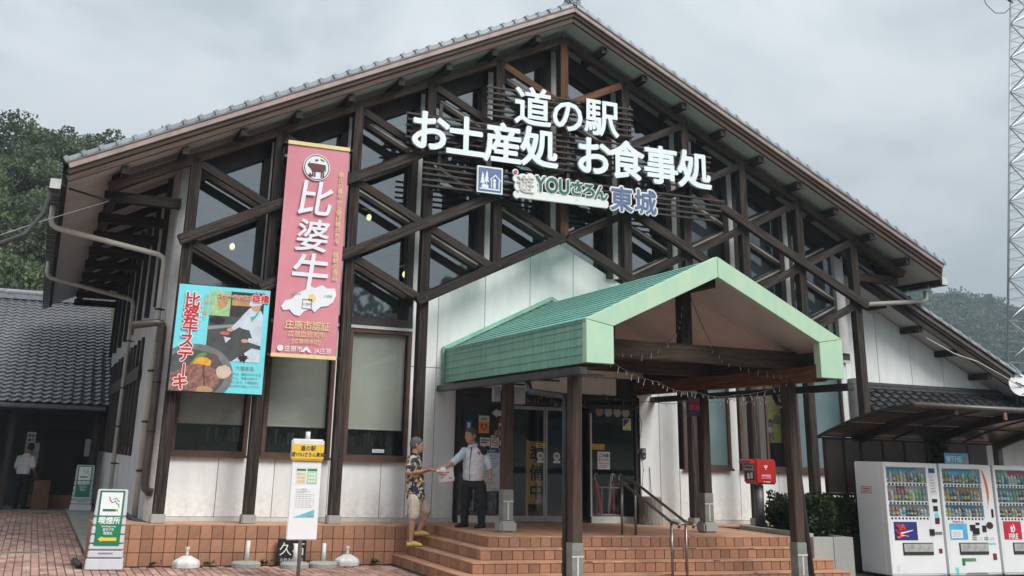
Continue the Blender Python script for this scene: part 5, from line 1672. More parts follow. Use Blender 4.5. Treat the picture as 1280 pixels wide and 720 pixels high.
def dv1(t):
    f = MB().box((0.12, -0.005, 0.57), (0.60, -0.0005, 0.85)).build('picture_panel', mat('deep_blue', (0.03, 0.04, 0.20), 0.4), t)
    rr = mat('picture_red', (0.6, 0.06, 0.04), 0.5)
    e = MB()
    for a, b in (((0.16, 0.80), (0.30, 0.70)), ((0.14, 0.72), (0.26, 0.62)), ((0.22, 0.82), (0.24, 0.60)), ((0.30, 0.75), (0.40, 0.68)), ((0.16, 0.60), (0.34, 0.64))):
        e.cyl((a[0], -0.0052, a[1]), (b[0], -0.0052, b[1]), 0.022, 0.012, n=6)
    e.ball((0.30, -0.006, 0.77), 0.045, 8, (1, 0.15, 1))
    e.build('red_figure', rr, f)
    e = MB().cyl((0.24, -0.010, 0.67), (0.50, -0.010, 0.72), 0.016, 0.006, n=6).cyl((0.22, -0.010, 0.65), (0.40, -0.010, 0.63), 0.01, 0.004, n=6)
    e.build('white_streak', PWHITE, f)
    MB().box((0.955, -0.004, 1.28), (1.09, -0.0005, 1.70)).build('price_list', PWHITE2, t)
    MB().box((0.957, -0.006, 1.62), (1.088, -0.0045, 1.695)).build('price_head', BLUE, t)
    for k in range(6):
        MB().box((0.975, -0.0055, 1.32 + k * 0.045), (1.065 - 0.02 * (k % 3), -0.0045, 1.332 + k * 0.045)).build('print_line', GREYP, t)
    MB().box((0.98, -0.012, 1.16), (1.08, -0.0005, 1.21)).build('coin_slot', BLACK, t)
    MB().box((0.99, -0.012, 1.02), (1.075, -0.0005, 1.10)).build('coin_slot', BLACK, t)
    MB().box((0.86, -0.012, 0.64), (0.96, -0.0005, 0.74)).build('coin_slot', BLACK, t)
    MB().prism([(1.0, 0.82), (1.09, 0.82), (1.10, 0.90), (1.06, 0.98), (1.0, 0.90)], -0.005, -0.0005).build('dark_sticker', mat('sticker_brown', (0.06, 0.02, 0.015), 0.5), t)
    MB().cyl((1.045, -0.0005, 0.955), (1.045, -0.006, 0.955), 0.045, n=16).build('blue_sticker', CYAN, t)
    MB().box((0.98, -0.01, 0.66), (1.12, -0.0005, 0.70)).build('bill_slot', METAL, t)
    MB().box((1.02, -0.006, 0.37), (1.09, -0.0005, 0.44)).build('red_button', mat('maroon', (0.2, 0.03, 0.02), 0.5), t)
    MB().box((-0.002, 0.30, 1.27), (-0.0005, 0.56, 1.38)).build('warning_label', PWHITE2, t)
    MB().box((-0.0035, 0.30, 1.27), (-0.0022, 0.56, 1.278)).box((-0.0035, 0.30, 1.372), (-0.0022, 0.56, 1.38)).box((-0.0035, 0.30, 1.278), (-0.0022, 0.308, 1.372)).box((-0.0035, 0.552, 1.278), (-0.0022, 0.56, 1.372)).box((-0.0035, 0.34, 1.335), (-0.0022, 0.52, 1.35)).box((-0.0035, 0.36, 1.30), (-0.0022, 0.50, 1.312)).build('label_print', RED, t)
    MB().box((0.12, -0.003, 0.10), (0.17, -0.0005, 0.20)).build('small_sticker', PWHITE2, t)


def dv2(t):
    pts_o, pts_i = [], []
    for k in range(11):
        u = k / 10
        z = 1.69 - 0.62 * u
        x = 0.90 + 0.125 * math.sin(math.pi * (0.12 + 0.62 * u))
        pts_o.append((x + 0.028 * math.sin(math.pi * min(1, u + 0.08)), z))
        pts_i.append((x - 0.028 * math.sin(math.pi * min(1, u + 0.08)), z))
    MB().prism(pts_i[::1] + pts_o[::-1], -0.006, -0.0005).build('orange_swoosh', mat('swoosh_orange', (0.70, 0.16, 0.03), 0.4), t)
    f = MB().box((0.10, -0.005, 0.58), (0.48, -0.0005, 0.83)).build('picture_panel', CARDB, t)
    MB().box((0.12, -0.007, 0.60), (0.37, -0.0052, 0.73)).build('picture_label', PWHITE, f)
    for k in range(3):
        MB().box((0.15, -0.0085, 0.63 + k * 0.03), (0.33, -0.0072, 0.637 + k * 0.03)).build('print_line', GREYP, f)
    MB().box((0.55, -0.012, 0.72), (0.66, -0.0005, 0.81)).build('coin_slot', BLACK, t)
    MB().box((0.60, -0.014, 0.66), (0.74, -0.0022, 0.76)).build('coin_slot', BLACK, t)
    MB().box((0.68, -0.01, 0.81), (0.76, -0.0005, 0.845)).build('coin_slot', BLACK, t)
    MB().box((0.82, -0.012, 0.70), (0.90, -0.0005, 0.80)).build('coin_slot', BLACK, t)
    MB().prism(ell(0.99, 0.80, 0.075, 0.055), -0.006, -0.0005).build('dark_sticker', mat('sticker_brown', (0.06, 0.02, 0.015), 0.5), t)
    for k in range(9):
        MB().box((0.58 + 0.13 * (k % 4), -0.004, 0.57 + 0.03 * (k // 4)), (0.67 + 0.13 * (k % 4), -0.0005, 0.59 + 0.03 * (k // 4))).build('notice_strip', PWHITE2 if k % 2 else GREYP, t)
    text('Pickup & eco', (0.30, -0.004, 0.862), 0.045, mat('swoosh_orange', (0.7, 0.16, 0.03)), t, ext=0.001, bold=0.02)
    MB().box((0.92, -0.004, 0.50), (1.08, -0.0005, 0.53)).build('blue_strip', CYAN, t)
    MB().box((0.99, -0.006, 0.26), (1.07, -0.0005, 0.36)).build('red_button', mat('maroon', (0.2, 0.03, 0.02), 0.5), t)
    MB().box((0.30, -0.004, 0.24), (0.60, -0.0005, 0.29)).build('green_strip', mat('dull_green', (0.12, 0.25, 0.12), 0.5), t)
    MB().box((0.30, -0.005, 0.18), (0.36, -0.0005, 0.28)).build('green_sticker', GREEN, t)
    MB().box((0.14, -0.004, 0.10), (0.21, -0.0005, 0.15)).box((0.16, -0.004, 0.04), (0.21, -0.0005, 0.095)).build('small_sticker', CYAN, t)
    MB().prism([(0.35, 0.045), (0.85, 0.045), (0.80, 0.068), (0.40, 0.068)], -0.004, -0.0006).build('bottom_vent', GREYP, t)
    MB().box((1.06, -0.01, 0.93), (1.10, -0.0005, 1.06)).build('card_reader', BLACK, t)


def dv3(t):
    f = MB().box((0.10, -0.005, 0.58), (0.50, -0.0005, 0.87)).build('picture_panel', mat('fire_red', (0.55, 0.02, 0.05), 0.45), t)
    text('FIRE', (0.30, -0.0065, 0.635), 0.115, PWHITE, f, ext=0.001, bold=0.03)
    MB().prism([(0.26, 0.70), (0.32, 0.69), (0.36, 0.74), (0.35, 0.79), (0.31, 0.84), (0.32, 0.79), (0.29, 0.76), (0.28, 0.81), (0.25, 0.77)], -0.007, -0.0052).build('flame', PWHITE, f)
    MB().prism([(0.295, 0.72), (0.325, 0.72), (0.325, 0.755), (0.31, 0.77)], -0.0085, -0.0072).build('flame_core', mat('fire_red', (0.55, 0.02, 0.05)), f)
    MB().box((0.62, -0.012, 0.66), (0.80, -0.0005, 0.80)).build('coin_slot', BLACK, t)
    MB().box((0.45, -0.006, 0.05), (0.75, -0.0005, 0.09)).build('bottom_vent', BLACK, t)


vending(4.33, 'white vending machine with plain side in view and a deep blue picture panel', [[(0, 0.86, CARDB)], [(0, 0.3, PWHITE2), (0.3, 0.52, mat('card_rose', (0.5, 0.05, 0.1))), (0.52, 1, PWHITE2)], [(0, 1, PWHITE2)]],
        [(1, 6, 0, 3, 3, 6), (7, 3, 4, 0, 3), (4, 5, 3, 1, 4)], True, dv1)
vending(5.525, 'white vending machine with an orange swoosh and a small card on its roof', [[(0, 0.9, CARDB)], [(0, 0.42, CARDB), (0.42, 0.95, CARDO)], [(0, 0.93, CARDB)]],
        [(6, 2, 3, 4, 0), (2, 0, 5, 1, 5), (5, 2, 6, 3)], True, dv2)
vending(6.72, 'white vending machine at the picture edge with a red flame panel', [[(0, 0.35, CARDG), (0.45, 1, mat('card_rose', (0.5, 0.05, 0.1)))], [(0, 1, CARDG)], [(0, 1, PWHITE2)]],
        [(0, 7, 2, 3), (7, 2, 0, 5), (6, 6, 3, 5)], True, dv3)
t = thing('advert_card', 'small blue advert card with a white heart standing on the second vending machine', 'advert', (5.95, -3.05, ZG + VH))
MB().box((-0.23, -0.006, -0.02), (0.30, 0.0, 0.18)).build('card', CARDB, t)
MB().cyl((-0.17, -0.006, 0.10), (-0.17, -0.009, 0.10), 0.032, n=12).cyl((-0.12, -0.006, 0.10), (-0.12, -0.009, 0.10), 0.032, n=12).prism([(-0.2, 0.09), (-0.145, 0.02), (-0.09, 0.09)], -0.0088, -0.006).build('heart', PWHITE, t)
text('THE', (0.03, -0.008, 0.09), 0.13, PWHITE, t, ext=0.001, bold=0.02)
MB().prism([(0.20, 0.0), (0.28, 0.0), (0.26, 0.12), (0.23, 0.16), (0.21, 0.1)], -0.009, -0.006).build('tan_figure', SKINP, t)
MB().box((-0.2, -0.0, -0.02), (-0.17, 0.1, 0.0)).box((0.2, -0.0, -0.02), (0.23, 0.1, 0.0)).build('foot', PWHITE2, t)

# ================================================================== planter and hedge
PL = thing('planter', 'pale granite planter wall beside the steps holding the clipped hedge', 'planter', (3.8, -1.8, ZG))
PO = V((-3.8, 1.8, -ZG))
for a, b in ((2.97, 3.36), (3.365, 3.76)):
    MB().box(V((a, -2.92, ZG)) + PO, V((b, -2.80, 0.06)) + PO).build('granite_slab', STONE, PL, bevel=0.006)
for k in range(4):
    MB().box(V((3.66, -2.795 + k * 0.15, ZG)) + PO, V((3.76, -2.65 + k * 0.15, 0.06)) + PO).build('granite_slab', STONE, PL, bevel=0.006)
for a, b in ((-2.795, -2.0), (-1.995, -1.1)):
    MB().box(V((2.97, a, ZP)) + PO, V((3.09, b, 0.11)) + PO).build('kerb_stone', STONE, PL, bevel=0.006)
MB().box(V((2.97, -1.095, ZP)) + PO, V((3.5, -0.97, 0.11)) + PO).build('kerb_stone', STONE, PL, bevel=0.006)
MB().box(V((3.092, -2.79, ZG)) + PO, V((3.655, -2.2, 0.03)) + PO).box(V((3.092, -2.199, ZG)) + PO, V((5.0, -0.98, 0.03)) + PO).build('soil', mat('soil', (0.05, 0.035, 0.025), 0.95), PL)
HG = thing('hedge', 'clipped dark green hedge growing in the granite planter', 'hedge', (3.85, -1.7, 0.03))
c = []
for k in range(250):
    x, y = rnd.uniform(3.52, 4.85), rnd.uniform(-2.65, -1.0)
    if y < -2.2:
        x = rnd.uniform(3.16, 3.62)
    z = rnd.uniform(0.10, 0.54)
    e = npr.normal(size=(125, 3))
    e /= np.linalg.norm(e, axis=1)[:, None]
    c.append(np.array([x - 3.85, y + 1.7, z]) + e * npr.uniform(0.07, 0.16, 125)[:, None])
link('foliage', leaf_mesh('foliage', np.concatenate(c), 0.034, LEAFH), HG)
st_ = MB()
for k in range(16):
    x, y = rnd.uniform(-0.3, 0.9), rnd.uniform(-0.45, 0.6)
    st_.tube([(x, y, 0), (x + rnd.uniform(-0.08, 0.08), y, 0.25), (x + rnd.uniform(-0.15, 0.15), y + 0.05, 0.5)], 0.012, 5)
st_.build('stems', BARK, HG)
MB().box((-0.25, -0.45, 0.12), (0.95, 0.6, 0.48)).build('inner_shade', mat('hedge_core', (0.012, 0.016, 0.008), 0.95), HG, bevel=0.1)  # near-black block standing in for the shade inside the hedge


# ================================================================== street furniture on the left
def smoking_sign(loc, rz, label, arrow):
    t = thing('smoking_sign', label, 'sign', loc, rz, 'green and white smoking area signs')
    b = MB()
    tilt = 0.0
    w0, w1 = 0.245, 0.205
    # segments of the plastic stand, each with a groove below it
    zs_ = (0.0, 0.16, 0.265, 0.35, 0.47, 0.59, 0.71, 1.08)
    for k, (a, c) in enumerate(zip(zs_, zs_[1:])):
        f = lambda z: w0 + (w1 - w0) * z / 1.1
        dp = lambda z: 0.15 - 0.08 * z / 1.1
        g = 0.006
        e = 0.0 if k else 0.012
        vs = []
        for z in (a + g, c - g):
            for x, y in ((-f(z) - e, -dp(z) - e), (f(z) + e, -dp(z) - e), (f(z) + e, dp(z) + e), (-f(z) - e, dp(z) + e)):
                vs.append((x, y, z))
        b.add(vs, [(0, 3, 2, 1), (4, 5, 6, 7), (0, 1, 5, 4), (1, 2, 6, 5), (2, 3, 7, 6), (3, 0, 4, 7)])
    b.build('stand', mat('grey_plastic', (0.55, 0.56, 0.60), 0.45, var=0.05), t, bevel=0.012)
    b = MB()
    for k in (0.16, 0.265, 0.35, 0.47, 0.59, 0.71):
        b.box((-0.2, -0.10, k - 0.0065), (0.2, 0.10, k + 0.0065))
    many(b.box((-0.10, -0.137, 0.215), (0.10, -0.10, 0.235)).build('grooves', GREYP, t))
    # the printed face, leaning with the stand
    e = bpy.data.objects.new('sign_face', None)
    an = math.atan((0.15 - 0.07) / 1.1)
    F = MB().box((-0.172, -0.006, 0.0), (0.172, 0, 0.735)).build('sign_face', GREEN, t, bevel=0.01)
    F.location = (0, -0.15 + 0.08 * 0.325 / 1.1 - 0.002, 0.325)
    F.rotation_euler = (-an, 0, 0)
    bpy.data.objects.remove(e)
    MB().box((-0.145, -0.008, 0.40), (0.145, -0.0062, 0.71)).build('white_field', PWHITE, F, bevel=0.0)
    g = MB().box((-0.11, -0.0105, 0.455), (0.07, -0.0082, 0.487))
    g.tube([(-0.035, -0.009, 0.655), (-0.02, -0.009, 0.60), (0.02, -0.009, 0.575), (0.05, -0.009, 0.60), (0.07, -0.009, 0.565), (0.10, -0.009, 0.55), (0.11, -0.009, 0.51)], 0.006, 5).tube([(0.02, -0.009, 0.62), (0.06, -0.009, 0.635), (0.085, -0.009, 0.60), (0.11, -0.009, 0.585)], 0.005, 5)
    g.build('cigarette', GREEN, F)
    MB().box((0.074, -0.0105, 0.455), (0.10, -0.0082, 0.487)).build('ember', YELLO, F)
    text('喫煙所', (0, -0.0075, 0.335), 0.10, PWHITE, F, ext=0.001, bold=0.03)
    text('Smoking area', (0, -0.0075, 0.258), 0.036, PWHITE, F, ext=0.001, bold=0.01)
    text('흡연구역', (0, -0.0075, 0.212), 0.042, PWHITE, F, ext=0.001, bold=0.01)
    text('吸烟处', (0, -0.0075, 0.165), 0.042, PWHITE, F, ext=0.001, bold=0.01)
    if arrow:
        MB().prism([(-0.13, 0.085), (-0.075, 0.125), (-0.075, 0.107), (0.125, 0.107), (0.125, 0.063), (-0.075, 0.063), (-0.075, 0.045)], -0.0085, -0.0062).build('arrow', YELL, F)


smoking_sign((-7.55, -0.62, ZG), R(-6), 'green and white smoking area sign with a yellow arrow, beside the tiled terrace wall', True)
smoking_sign((-7.42, 11.75, -0.45), R(-6), 'green and white smoking area sign without arrow, far back beside the porch', False)

# bus stop style notice
BS = thing('notice_post', 'white notice board under a yellow header on a thin steel pole before the terrace', 'notice board', (-5.08, -2.05, ZG))
MB().cyl((0, 0.02, 0), (0, 0.02, 1.93), 0.026, n=12).build('pole', METAL, BS, smooth=True)
MB().cyl((0, 0.02, 1.82), (0, 0.02, 1.945), 0.033, n=12).build('pole_cap', PWHITE2, BS, smooth=True)
MB().box((-0.215, -0.03, 0.50), (0.215, 0.0, 1.55)).build('board', PWHITE, BS, bevel=0.012)
MB().box((-0.235, -0.05, 1.555), (0.235, 0.03, 1.845)).build('header', PWHITE2, BS, bevel=0.02)
MB().box((-0.232, -0.054, 1.575), (0.232, -0.0505, 1.775)).build('yellow_field', YELL, BS)
MB().box((-0.222, -0.056, 1.552), (0.222, -0.046, 1.568)).build('orange_edge', YELLO, BS)
text('道の駅', (0, -0.056, 1.72), 0.075, BLACK, BS, ext=0.001, bold=0.01)
text('遊YOUさろん東城', (0, -0.056, 1.635), 0.066, BLACK, BS, ext=0.001, bold=0.01, sx=0.88)
for (a, z0, b_, z1, m_) in ((-0.14, 1.24, 0.0, 1.46, PWHITE2), (0.015, 1.24, 0.16, 1.46, mat('pale_green_print', (0.40, 0.62, 0.42), 0.6))):
    s_ = MB().box((a, -0.033, z0), (b_, -0.0305, z1)).build('leaflet', m_, BS)
    MB().box((a + 0.005, -0.035, z1 - 0.045), (b_ - 0.005, -0.0332, z1 - 0.02)).build('leaflet_head', GREEN, s_)
    e = MB()
    for k in range(9):
        x, z = a + 0.02 + (k % 3) * 0.038, z0 + 0.02 + (k // 3) * 0.05
        e.box((x, -0.035, z), (x + 0.026, -0.0332, z + 0.026))
    many(e.build('leaflet_print', YELL if a < 0 else PWHITE, s_))
s_ = MB().box((-0.135, -0.033, 0.80), (0.155, -0.0305, 1.19)).build('timetable', PWHITE, BS)
text('のりば案内', (-0.05, -0.0335, 1.165), 0.03, GREYP, s_, ext=0.001)
e = MB()
for k in range(7):
    e.box((-0.12, -0.035, 0.93 + k * 0.028), (0.13 - 0.02 * (k % 3), -0.0332, 0.933 + k * 0.028))
for k in range(6):
    e.box((-0.12 + k * 0.05, -0.0352, 0.93), (-0.1185 + k * 0.05, -0.0332, 1.098))
e.box((-0.12, -0.035, 1.12), (0.0, -0.0332, 1.124)).box((-0.12, -0.035, 1.135), (0.08, -0.0332, 1.139)).build('table_lines', GREYP, s_)
MB().prism([(-0.135, 0.80), (0.155, 0.80), (0.155, 0.90)], -0.035, -0.0332).build('blue_corner', mat('sky_print', (0.15, 0.45, 0.62), 0.5), s_)
MB().box((0.07, -0.037, 0.81), (0.15, -0.0352, 0.835)).build('green_corner', mat('leaf_print', (0.2, 0.5, 0.15), 0.5), s_)

# flag bases along the wall
BASEW = mat('white_base', (0.70, 0.70, 0.68), 0.5, c2=(0.55, 0.55, 0.53), scale=8)
for x, y, lb in ((-6.40, -0.52, 'white plastic water-filled flag base standing left of the notice post'), (-3.95, -0.45, 'white plastic water-filled flag base standing near the steps')):
    t = thing('flag_base', lb, 'flag base', (x, y, ZG), group='white plastic flag bases along the terrace wall')
    MB().loft([((0, 0, 0.0), (0.20, 0, 0), (0, 0.17, 0)), ((0, 0, 0.075), (0.205, 0, 0), (0, 0.175, 0)), ((0, 0, 0.10), (0.185, 0, 0), (0, 0.155, 0)), ((0, 0, 0.165), (0.06, 0, 0), (0, 0.055, 0))], 8).build('tank', BASEW, t, bevel=0.01)
    MB().cyl((0, 0, 0.163), (0, 0, 0.25), 0.022, n=10).cyl((0, 0, 0.25), (0, 0, 0.285), 0.032, n=10).build('socket', BASEW, t, smooth=False)
for x, y, lb, h in ((-5.52, -0.5, 'round stone flag base with a tall white tube, alone on the bricks', 0.37), (-4.82, -0.66, 'round stone flag base with white tube behind the notice post', 0.34), (-4.37, -0.62, 'round stone flag base with white tube right of the notice post', 0.34)):
    t = thing('flag_base', lb, 'flag base', (x, y, ZG), group='round stone flag bases along the terrace wall')
    MB().loft([((0, 0, 0.0), (0.215, 0, 0), (0, 0.2, 0)), ((0, 0, 0.055), (0.22, 0, 0), (0, 0.205, 0)), ((0, 0, 0.075), (0.20, 0, 0), (0, 0.19, 0)), ((0, 0, 0.088), (0.05, 0, 0), (0, 0.05, 0))], 20).build('slab', STONE, t)
    MB().cyl((0, 0, 0.08), (0.012 if h > 0.35 else 0.0, 0, h), 0.034, 0.03, n=12).build('tube', PWHITE2, t, smooth=True)
t = thing('stone_plaque', 'black stone plaque with white characters leaning on the terrace wall behind the notice post', 'plaque', (-4.82, -0.42, ZG))
MB().box((-0.22, 0.0, 0.0), (0.22, 0.05, 0.39)).build('slab', mat('black_stone', (0.018, 0.019, 0.02), 0.25, var=0.3, scale=20), t, bevel=0.006)
text('久石', (0, -0.003, 0.245), 0.20, PWHITE2, t, ext=0.001)
text('お休み処の石', (0, -0.003, 0.09), 0.06, PWHITE2, t, ext=0.001)
t = thing('loose_pipe', 'short dark pipe lying on the bricks at the terrace corner', 'pipe', (-7.9, -0.25, ZG + 0.045))
MB().tube([(0.02, -0.22, 0), (0.0, 0.1, 0), (-0.03, 0.42, 0)], 0.045, 10).build('pipe', GUTTER, t, smooth=True)
t = thing('ground_pipe', 'dark elbow pipe running along the foot of the side wall', 'pipe', (-7.2, 0.0, -0.1))
MB().tube([(0.26, 0.15, 0.1), (0.12, 0.35, 0.14), (0.05, 0.9, 0.16), (0.05, 2.4, 0.16)], 0.04, 8).build('pipe', GUTTER, t, smooth=True)

# ================================================================== things on the terrace
MBX = thing('mailbox', 'red wall-shaped mailbox on a grey pole beside the hedge', 'mailbox', (3.31, -1.12, ZP))
MB().cyl((0, 0, 0), (0, 0, 0.74), 0.085, n=18).build('pole', mat('mailbox_pole', (0.14, 0.14, 0.145), 0.5, c2=(0.07, 0.07, 0.075), scale=6, metal=0.3), MBX, smooth=True)
RZ_ = R(-14)
bx = MB().box((-0.17, -0.18, 0.73), (0.31, 0.28, 1.19)).build('box', REDP, MBX, bevel=0.03)
hd = MB().prism([(-0.28, 1.10), (-0.172, 1.10), (-0.172, 1.185), (-0.28, 1.165)], -0.16, 0.26).build('hood', REDP, MBX, bevel=0.008)
sl = MB().box((-0.185, -0.12, 0.98), (-0.1705, 0.22, 1.08)).build('slot_plate', METAL, MBX)
MB().box((-0.190, -0.07, 1.02), (-0.1855, 0.17, 1.045)).build('slot', BLACK, sl)
MB().box((-0.176, -0.12, 0.80), (-0.1705, 0.2, 0.96)).build('notice', BLACK, MBX)
MB().box((-0.182, -0.08, 0.83), (-0.177, 0.0, 0.94)).box((-0.182, 0.04, 0.82), (-0.177, 0.12, 0.93)).build('notice_text', PWHITE, MBX)
text('〒', (0.06, -0.183, 1.06), 0.11, PWHITE, MBX, ext=0.002, bold=0.03)
MB().box((-0.04, -0.186, 0.83), (0.17, -0.181, 0.91)).build('pink_label', mat('pink_label', (0.75, 0.25, 0.35), 0.5), MBX)
text('郵便局からの', (0.065, -0.188, 0.885), 0.03, RED, MBX, ext=0.001)
text('お知らせ', (0.065, -0.188, 0.852), 0.03, RED, MBX, ext=0.001)
text('〒 POST', (0.07, -0.183, 0.79), 0.045, PWHITE, MBX, ext=0.001, bold=0.02)
MBX.rotation_euler = (0, 0, R(-4))
for o in MBX.children:
    if not o.name.startswith('pole'):
        o.scale = (0.88, 0.88, 0.92)
        o.location = V(o.location) * 0.9 + V((0.01, 0, 0.09)) if o.location.length > 0 else V((0.01, 0, 0.09))

HR = thing('handrail', 'double steel handrail leading down the entrance steps', 'handrail', (0.05, -2.9, ZG))
HO = V((-0.05, 2.9, -ZG))
for x, y, z0, z1 in ((-0.08, -2.22, ZP, 0.80), (0.16, -2.22, ZP, 0.80), (-0.03, -3.55, ZG, 0.30), (0.21, -3.55, ZG, 0.30)):
    MB().cyl(V((x, y, z0)) + HO, V((x, y, z1)) + HO, 0.02, n=10).cyl(V((x, y, z0)) + HO, V((x, y, z0 + 0.008)) + HO, 0.045, n=14).build('post', STEELD, HR, smooth=True)
for x in (-0.08, 0.16):
    MB().tube([V(q) + HO for q in ((x, -1.95, 0.75), (x, -1.93, 0.80), (x, -1.98, 0.815), (x, -2.22, 0.815), (x + 0.05, -3.55, 0.315), (x + 0.05, -3.74, 0.30), (x + 0.05, -3.78, 0.28), (x + 0.05, -3.74, 0.255))], 0.021, 10).build('rail', STEELD, HR, smooth=True)
for y, z, dx in ((-2.02, 0.80, 0), (-3.66, 0.30, 0.05)):
    MB().cyl(V((-0.08 + dx, y, z)) + HO, V((0.16 + dx, y, z)) + HO, 0.017, n=10).build('cross_bar', STEELD, HR, smooth=True)

t = thing('tree_stump', 'weathered grey log stump stool by the right door jamb', 'stump', (1.86, 0.15, ZP))
rings = []
for k, (z, r) in enumerate(((0, 0.235), (0.12, 0.225), (0.30, 0.215), (0.455, 0.22), (0.475, 0.205))):
    rings.append(((0.01 * math.sin(k), 0, z), (r, 0.01, 0), (0, r, 0)))
MB().loft(rings, 16).build('log', mat('weathered_log', (0.30, 0.28, 0.25), 0.9, c2=(0.10, 0.09, 0.08), scale=5, stretch=(6, 6, 0.8), bump=0.5), t, smooth=False)
t = thing('doorbell', 'dark card reader box on the white wall right of the entrance', 'intercom', (1.93, YG - 0.005, 1.17))
MB().box((-0.05, -0.03, 0), (0.06, 0.0, 0.19)).build('case', GUTTER, t, bevel=0.008)
MB().box((-0.02, -0.034, 0.11), (0.05, -0.0305, 0.17)).box((0.0, -0.034, 0.03), (0.03, -0.0305, 0.06)).build('plate', METAL, t)
t = thing('thin_rod', 'thin dark rod leaning on the white wall right of the entrance', 'rod', (2.07, YG - 0.03, ZP))
MB().cyl((0.02, -0.02, 0), (0, 0.02, 0.98), 0.006, n=6).build('rod', GUTTER, t)

SB = thing('opening_board', 'tall ochre wooden board with black writing standing behind the left door pane', 'signboard', (-0.20, 0.64, ZP))
OAK = mat('ochre_board', (0.62, 0.36, 0.14), 0.6, c2=(0.48, 0.27, 0.10), scale=3, stretch=(5, 1, 0.6))
MB().box((-0.19, 0.0, 0.30), (0.20, 0.035, 1.38)).build('board', OAK, SB, bevel=0.006)
MB().box((-0.20, -0.004, 0.0), (-0.165, 0.04, 1.40)).box((0.175, -0.004, 0.0), (0.21, 0.04, 1.40)).build('leg', OAK, SB)
for ch, z in (('準', 1.16), ('備', 0.84), ('中', 0.52)):
    text(ch, (0.0, -0.003, z), 0.29, BLACK, SB, 'letter', ext=0.002, bold=0.02)

UM = thing('umbrella_stand', 'steel umbrella stand inside the right door pane', 'umbrella stand', (1.40, 0.82, ZP))
for x, y in ((-0.22, -0.1), (0.22, -0.1), (-0.22, 0.1), (0.22, 0.1)):
    MB().cyl((x, y, 0), (x, y, 0.62), 0.012, n=8).build('leg', METAL, UM)
for z in (0.12, 0.60):
    MB().tube([(-0.22, -0.1, z), (0.22, -0.1, z), (0.22, 0.1, z), (-0.22, 0.1, z), (-0.22, -0.1, z)], 0.01, 6).build('ring', METAL, UM)
for k, (dx, tilt, cl, lb) in enumerate(((-0.17, -0.18, RED, 'folded red umbrella leaning leftmost in the stand'), (-0.05, 0.10, METAL, 'folded silver umbrella crossing the others in the stand'), (0.08, -0.03, mat('umbrella_maroon', (0.28, 0.03, 0.03), 0.7), 'folded maroon umbrella standing upright in the stand'), (0.18, 0.03, mat('umbrella_black', (0.03, 0.03, 0.035), 0.7), 'folded black umbrella rightmost in the stand'))):
    t = thing('umbrella', lb, 'umbrella', (1.40 + dx, 0.82, ZP + 0.01), group='folded umbrellas in the stand')
    MB().loft([((0, 0, 0.05), (0.01, 0, 0), (0, 0.01, 0)), ((tilt * 0.1, 0, 0.12), (0.025, 0, 0), (0, 0.025, 0)), ((tilt * 0.6, 0, 0.62), (0.045, 0, 0), (0, 0.045, 0)), ((tilt * 0.68, 0, 0.70), (0.012, 0, 0), (0, 0.012, 0))], 8).build('canopy', cl, t)
    MB().tube([(tilt * 0.68, 0, 0.69), (tilt * 0.8, 0, 0.80), (tilt * 0.82 + 0.02, 0, 0.84), (tilt * 0.82 + 0.05, 0, 0.83), (tilt * 0.82 + 0.06, 0, 0.80)], 0.009, 6).build('handle', PWHITE2, t)

WC = thing('wheelchair', 'folded wheelchair with spoked wheels behind the glass left of the door', 'wheelchair', (-1.1, 1.0, ZP))
for y in (-0.22, 0.22):
    wv = MB()
    wv.tube([(0.08 + 0.27 * math.cos(2 * math.pi * k / 24), y, 0.29 + 0.27 * math.sin(2 * math.pi * k / 24)) for k in range(25)], 0.014, 6)
    wo = wv.build('wheel', METAL, WC)
    sp = MB()
    for k in range(12):
        a = 2 * math.pi * k / 12
        sp.cyl((0.08, y, 0.29), (0.08 + 0.265 * math.cos(a), y, 0.29 + 0.265 * math.sin(a)), 0.003, n=4)
    sp.build('spokes', METAL, wo)
    MB().tube([(-0.28 + 0.08 * math.cos(2 * math.pi * k / 14), y, 0.09 + 0.08 * math.sin(2 * math.pi * k / 14)) for k in range(15)], 0.014, 6).build('caster', GUTTER, WC)
    MB().tube([(-0.28, y, 0.18), (-0.26, y, 0.50), (0.08, y, 0.50), (0.12, y, 0.85), (0.24, y, 0.88)], 0.013, 6).build('frame', METAL, WC)
MB().box((-0.25, -0.2, 0.44), (0.08, 0.2, 0.48)).build('seat', GUTTER, WC)
MB().box((0.07, -0.2, 0.48), (0.10, 0.2, 0.86)).build('backrest', GUTTER, WC)


# ------------------------------------------------------------------ notices stuck on the glass
def sticker(name, label, cat, x, z, w_, h_, mt, y=YG - 0.004, round_=False):
    t = thing(name, label, cat, (x, y, z))
    if round_:
        MB().cyl((0, 0, 0), (0, -0.002, 0), w_ / 2, n=24).build('sheet', mt, t)
    else:
        MB().box((-w_ / 2, -0.002, -h_ / 2), (w_ / 2, 0, h_ / 2)).build('sheet', mt, t)
    return t


def el(t, name, mt, *boxes):
    b = MB()
    for (x0, z0, x1, z1) in boxes:
        b.box((x0, -0.0042, z0), (x1, -0.0022, z1))
    return b.build(name, mt, t)


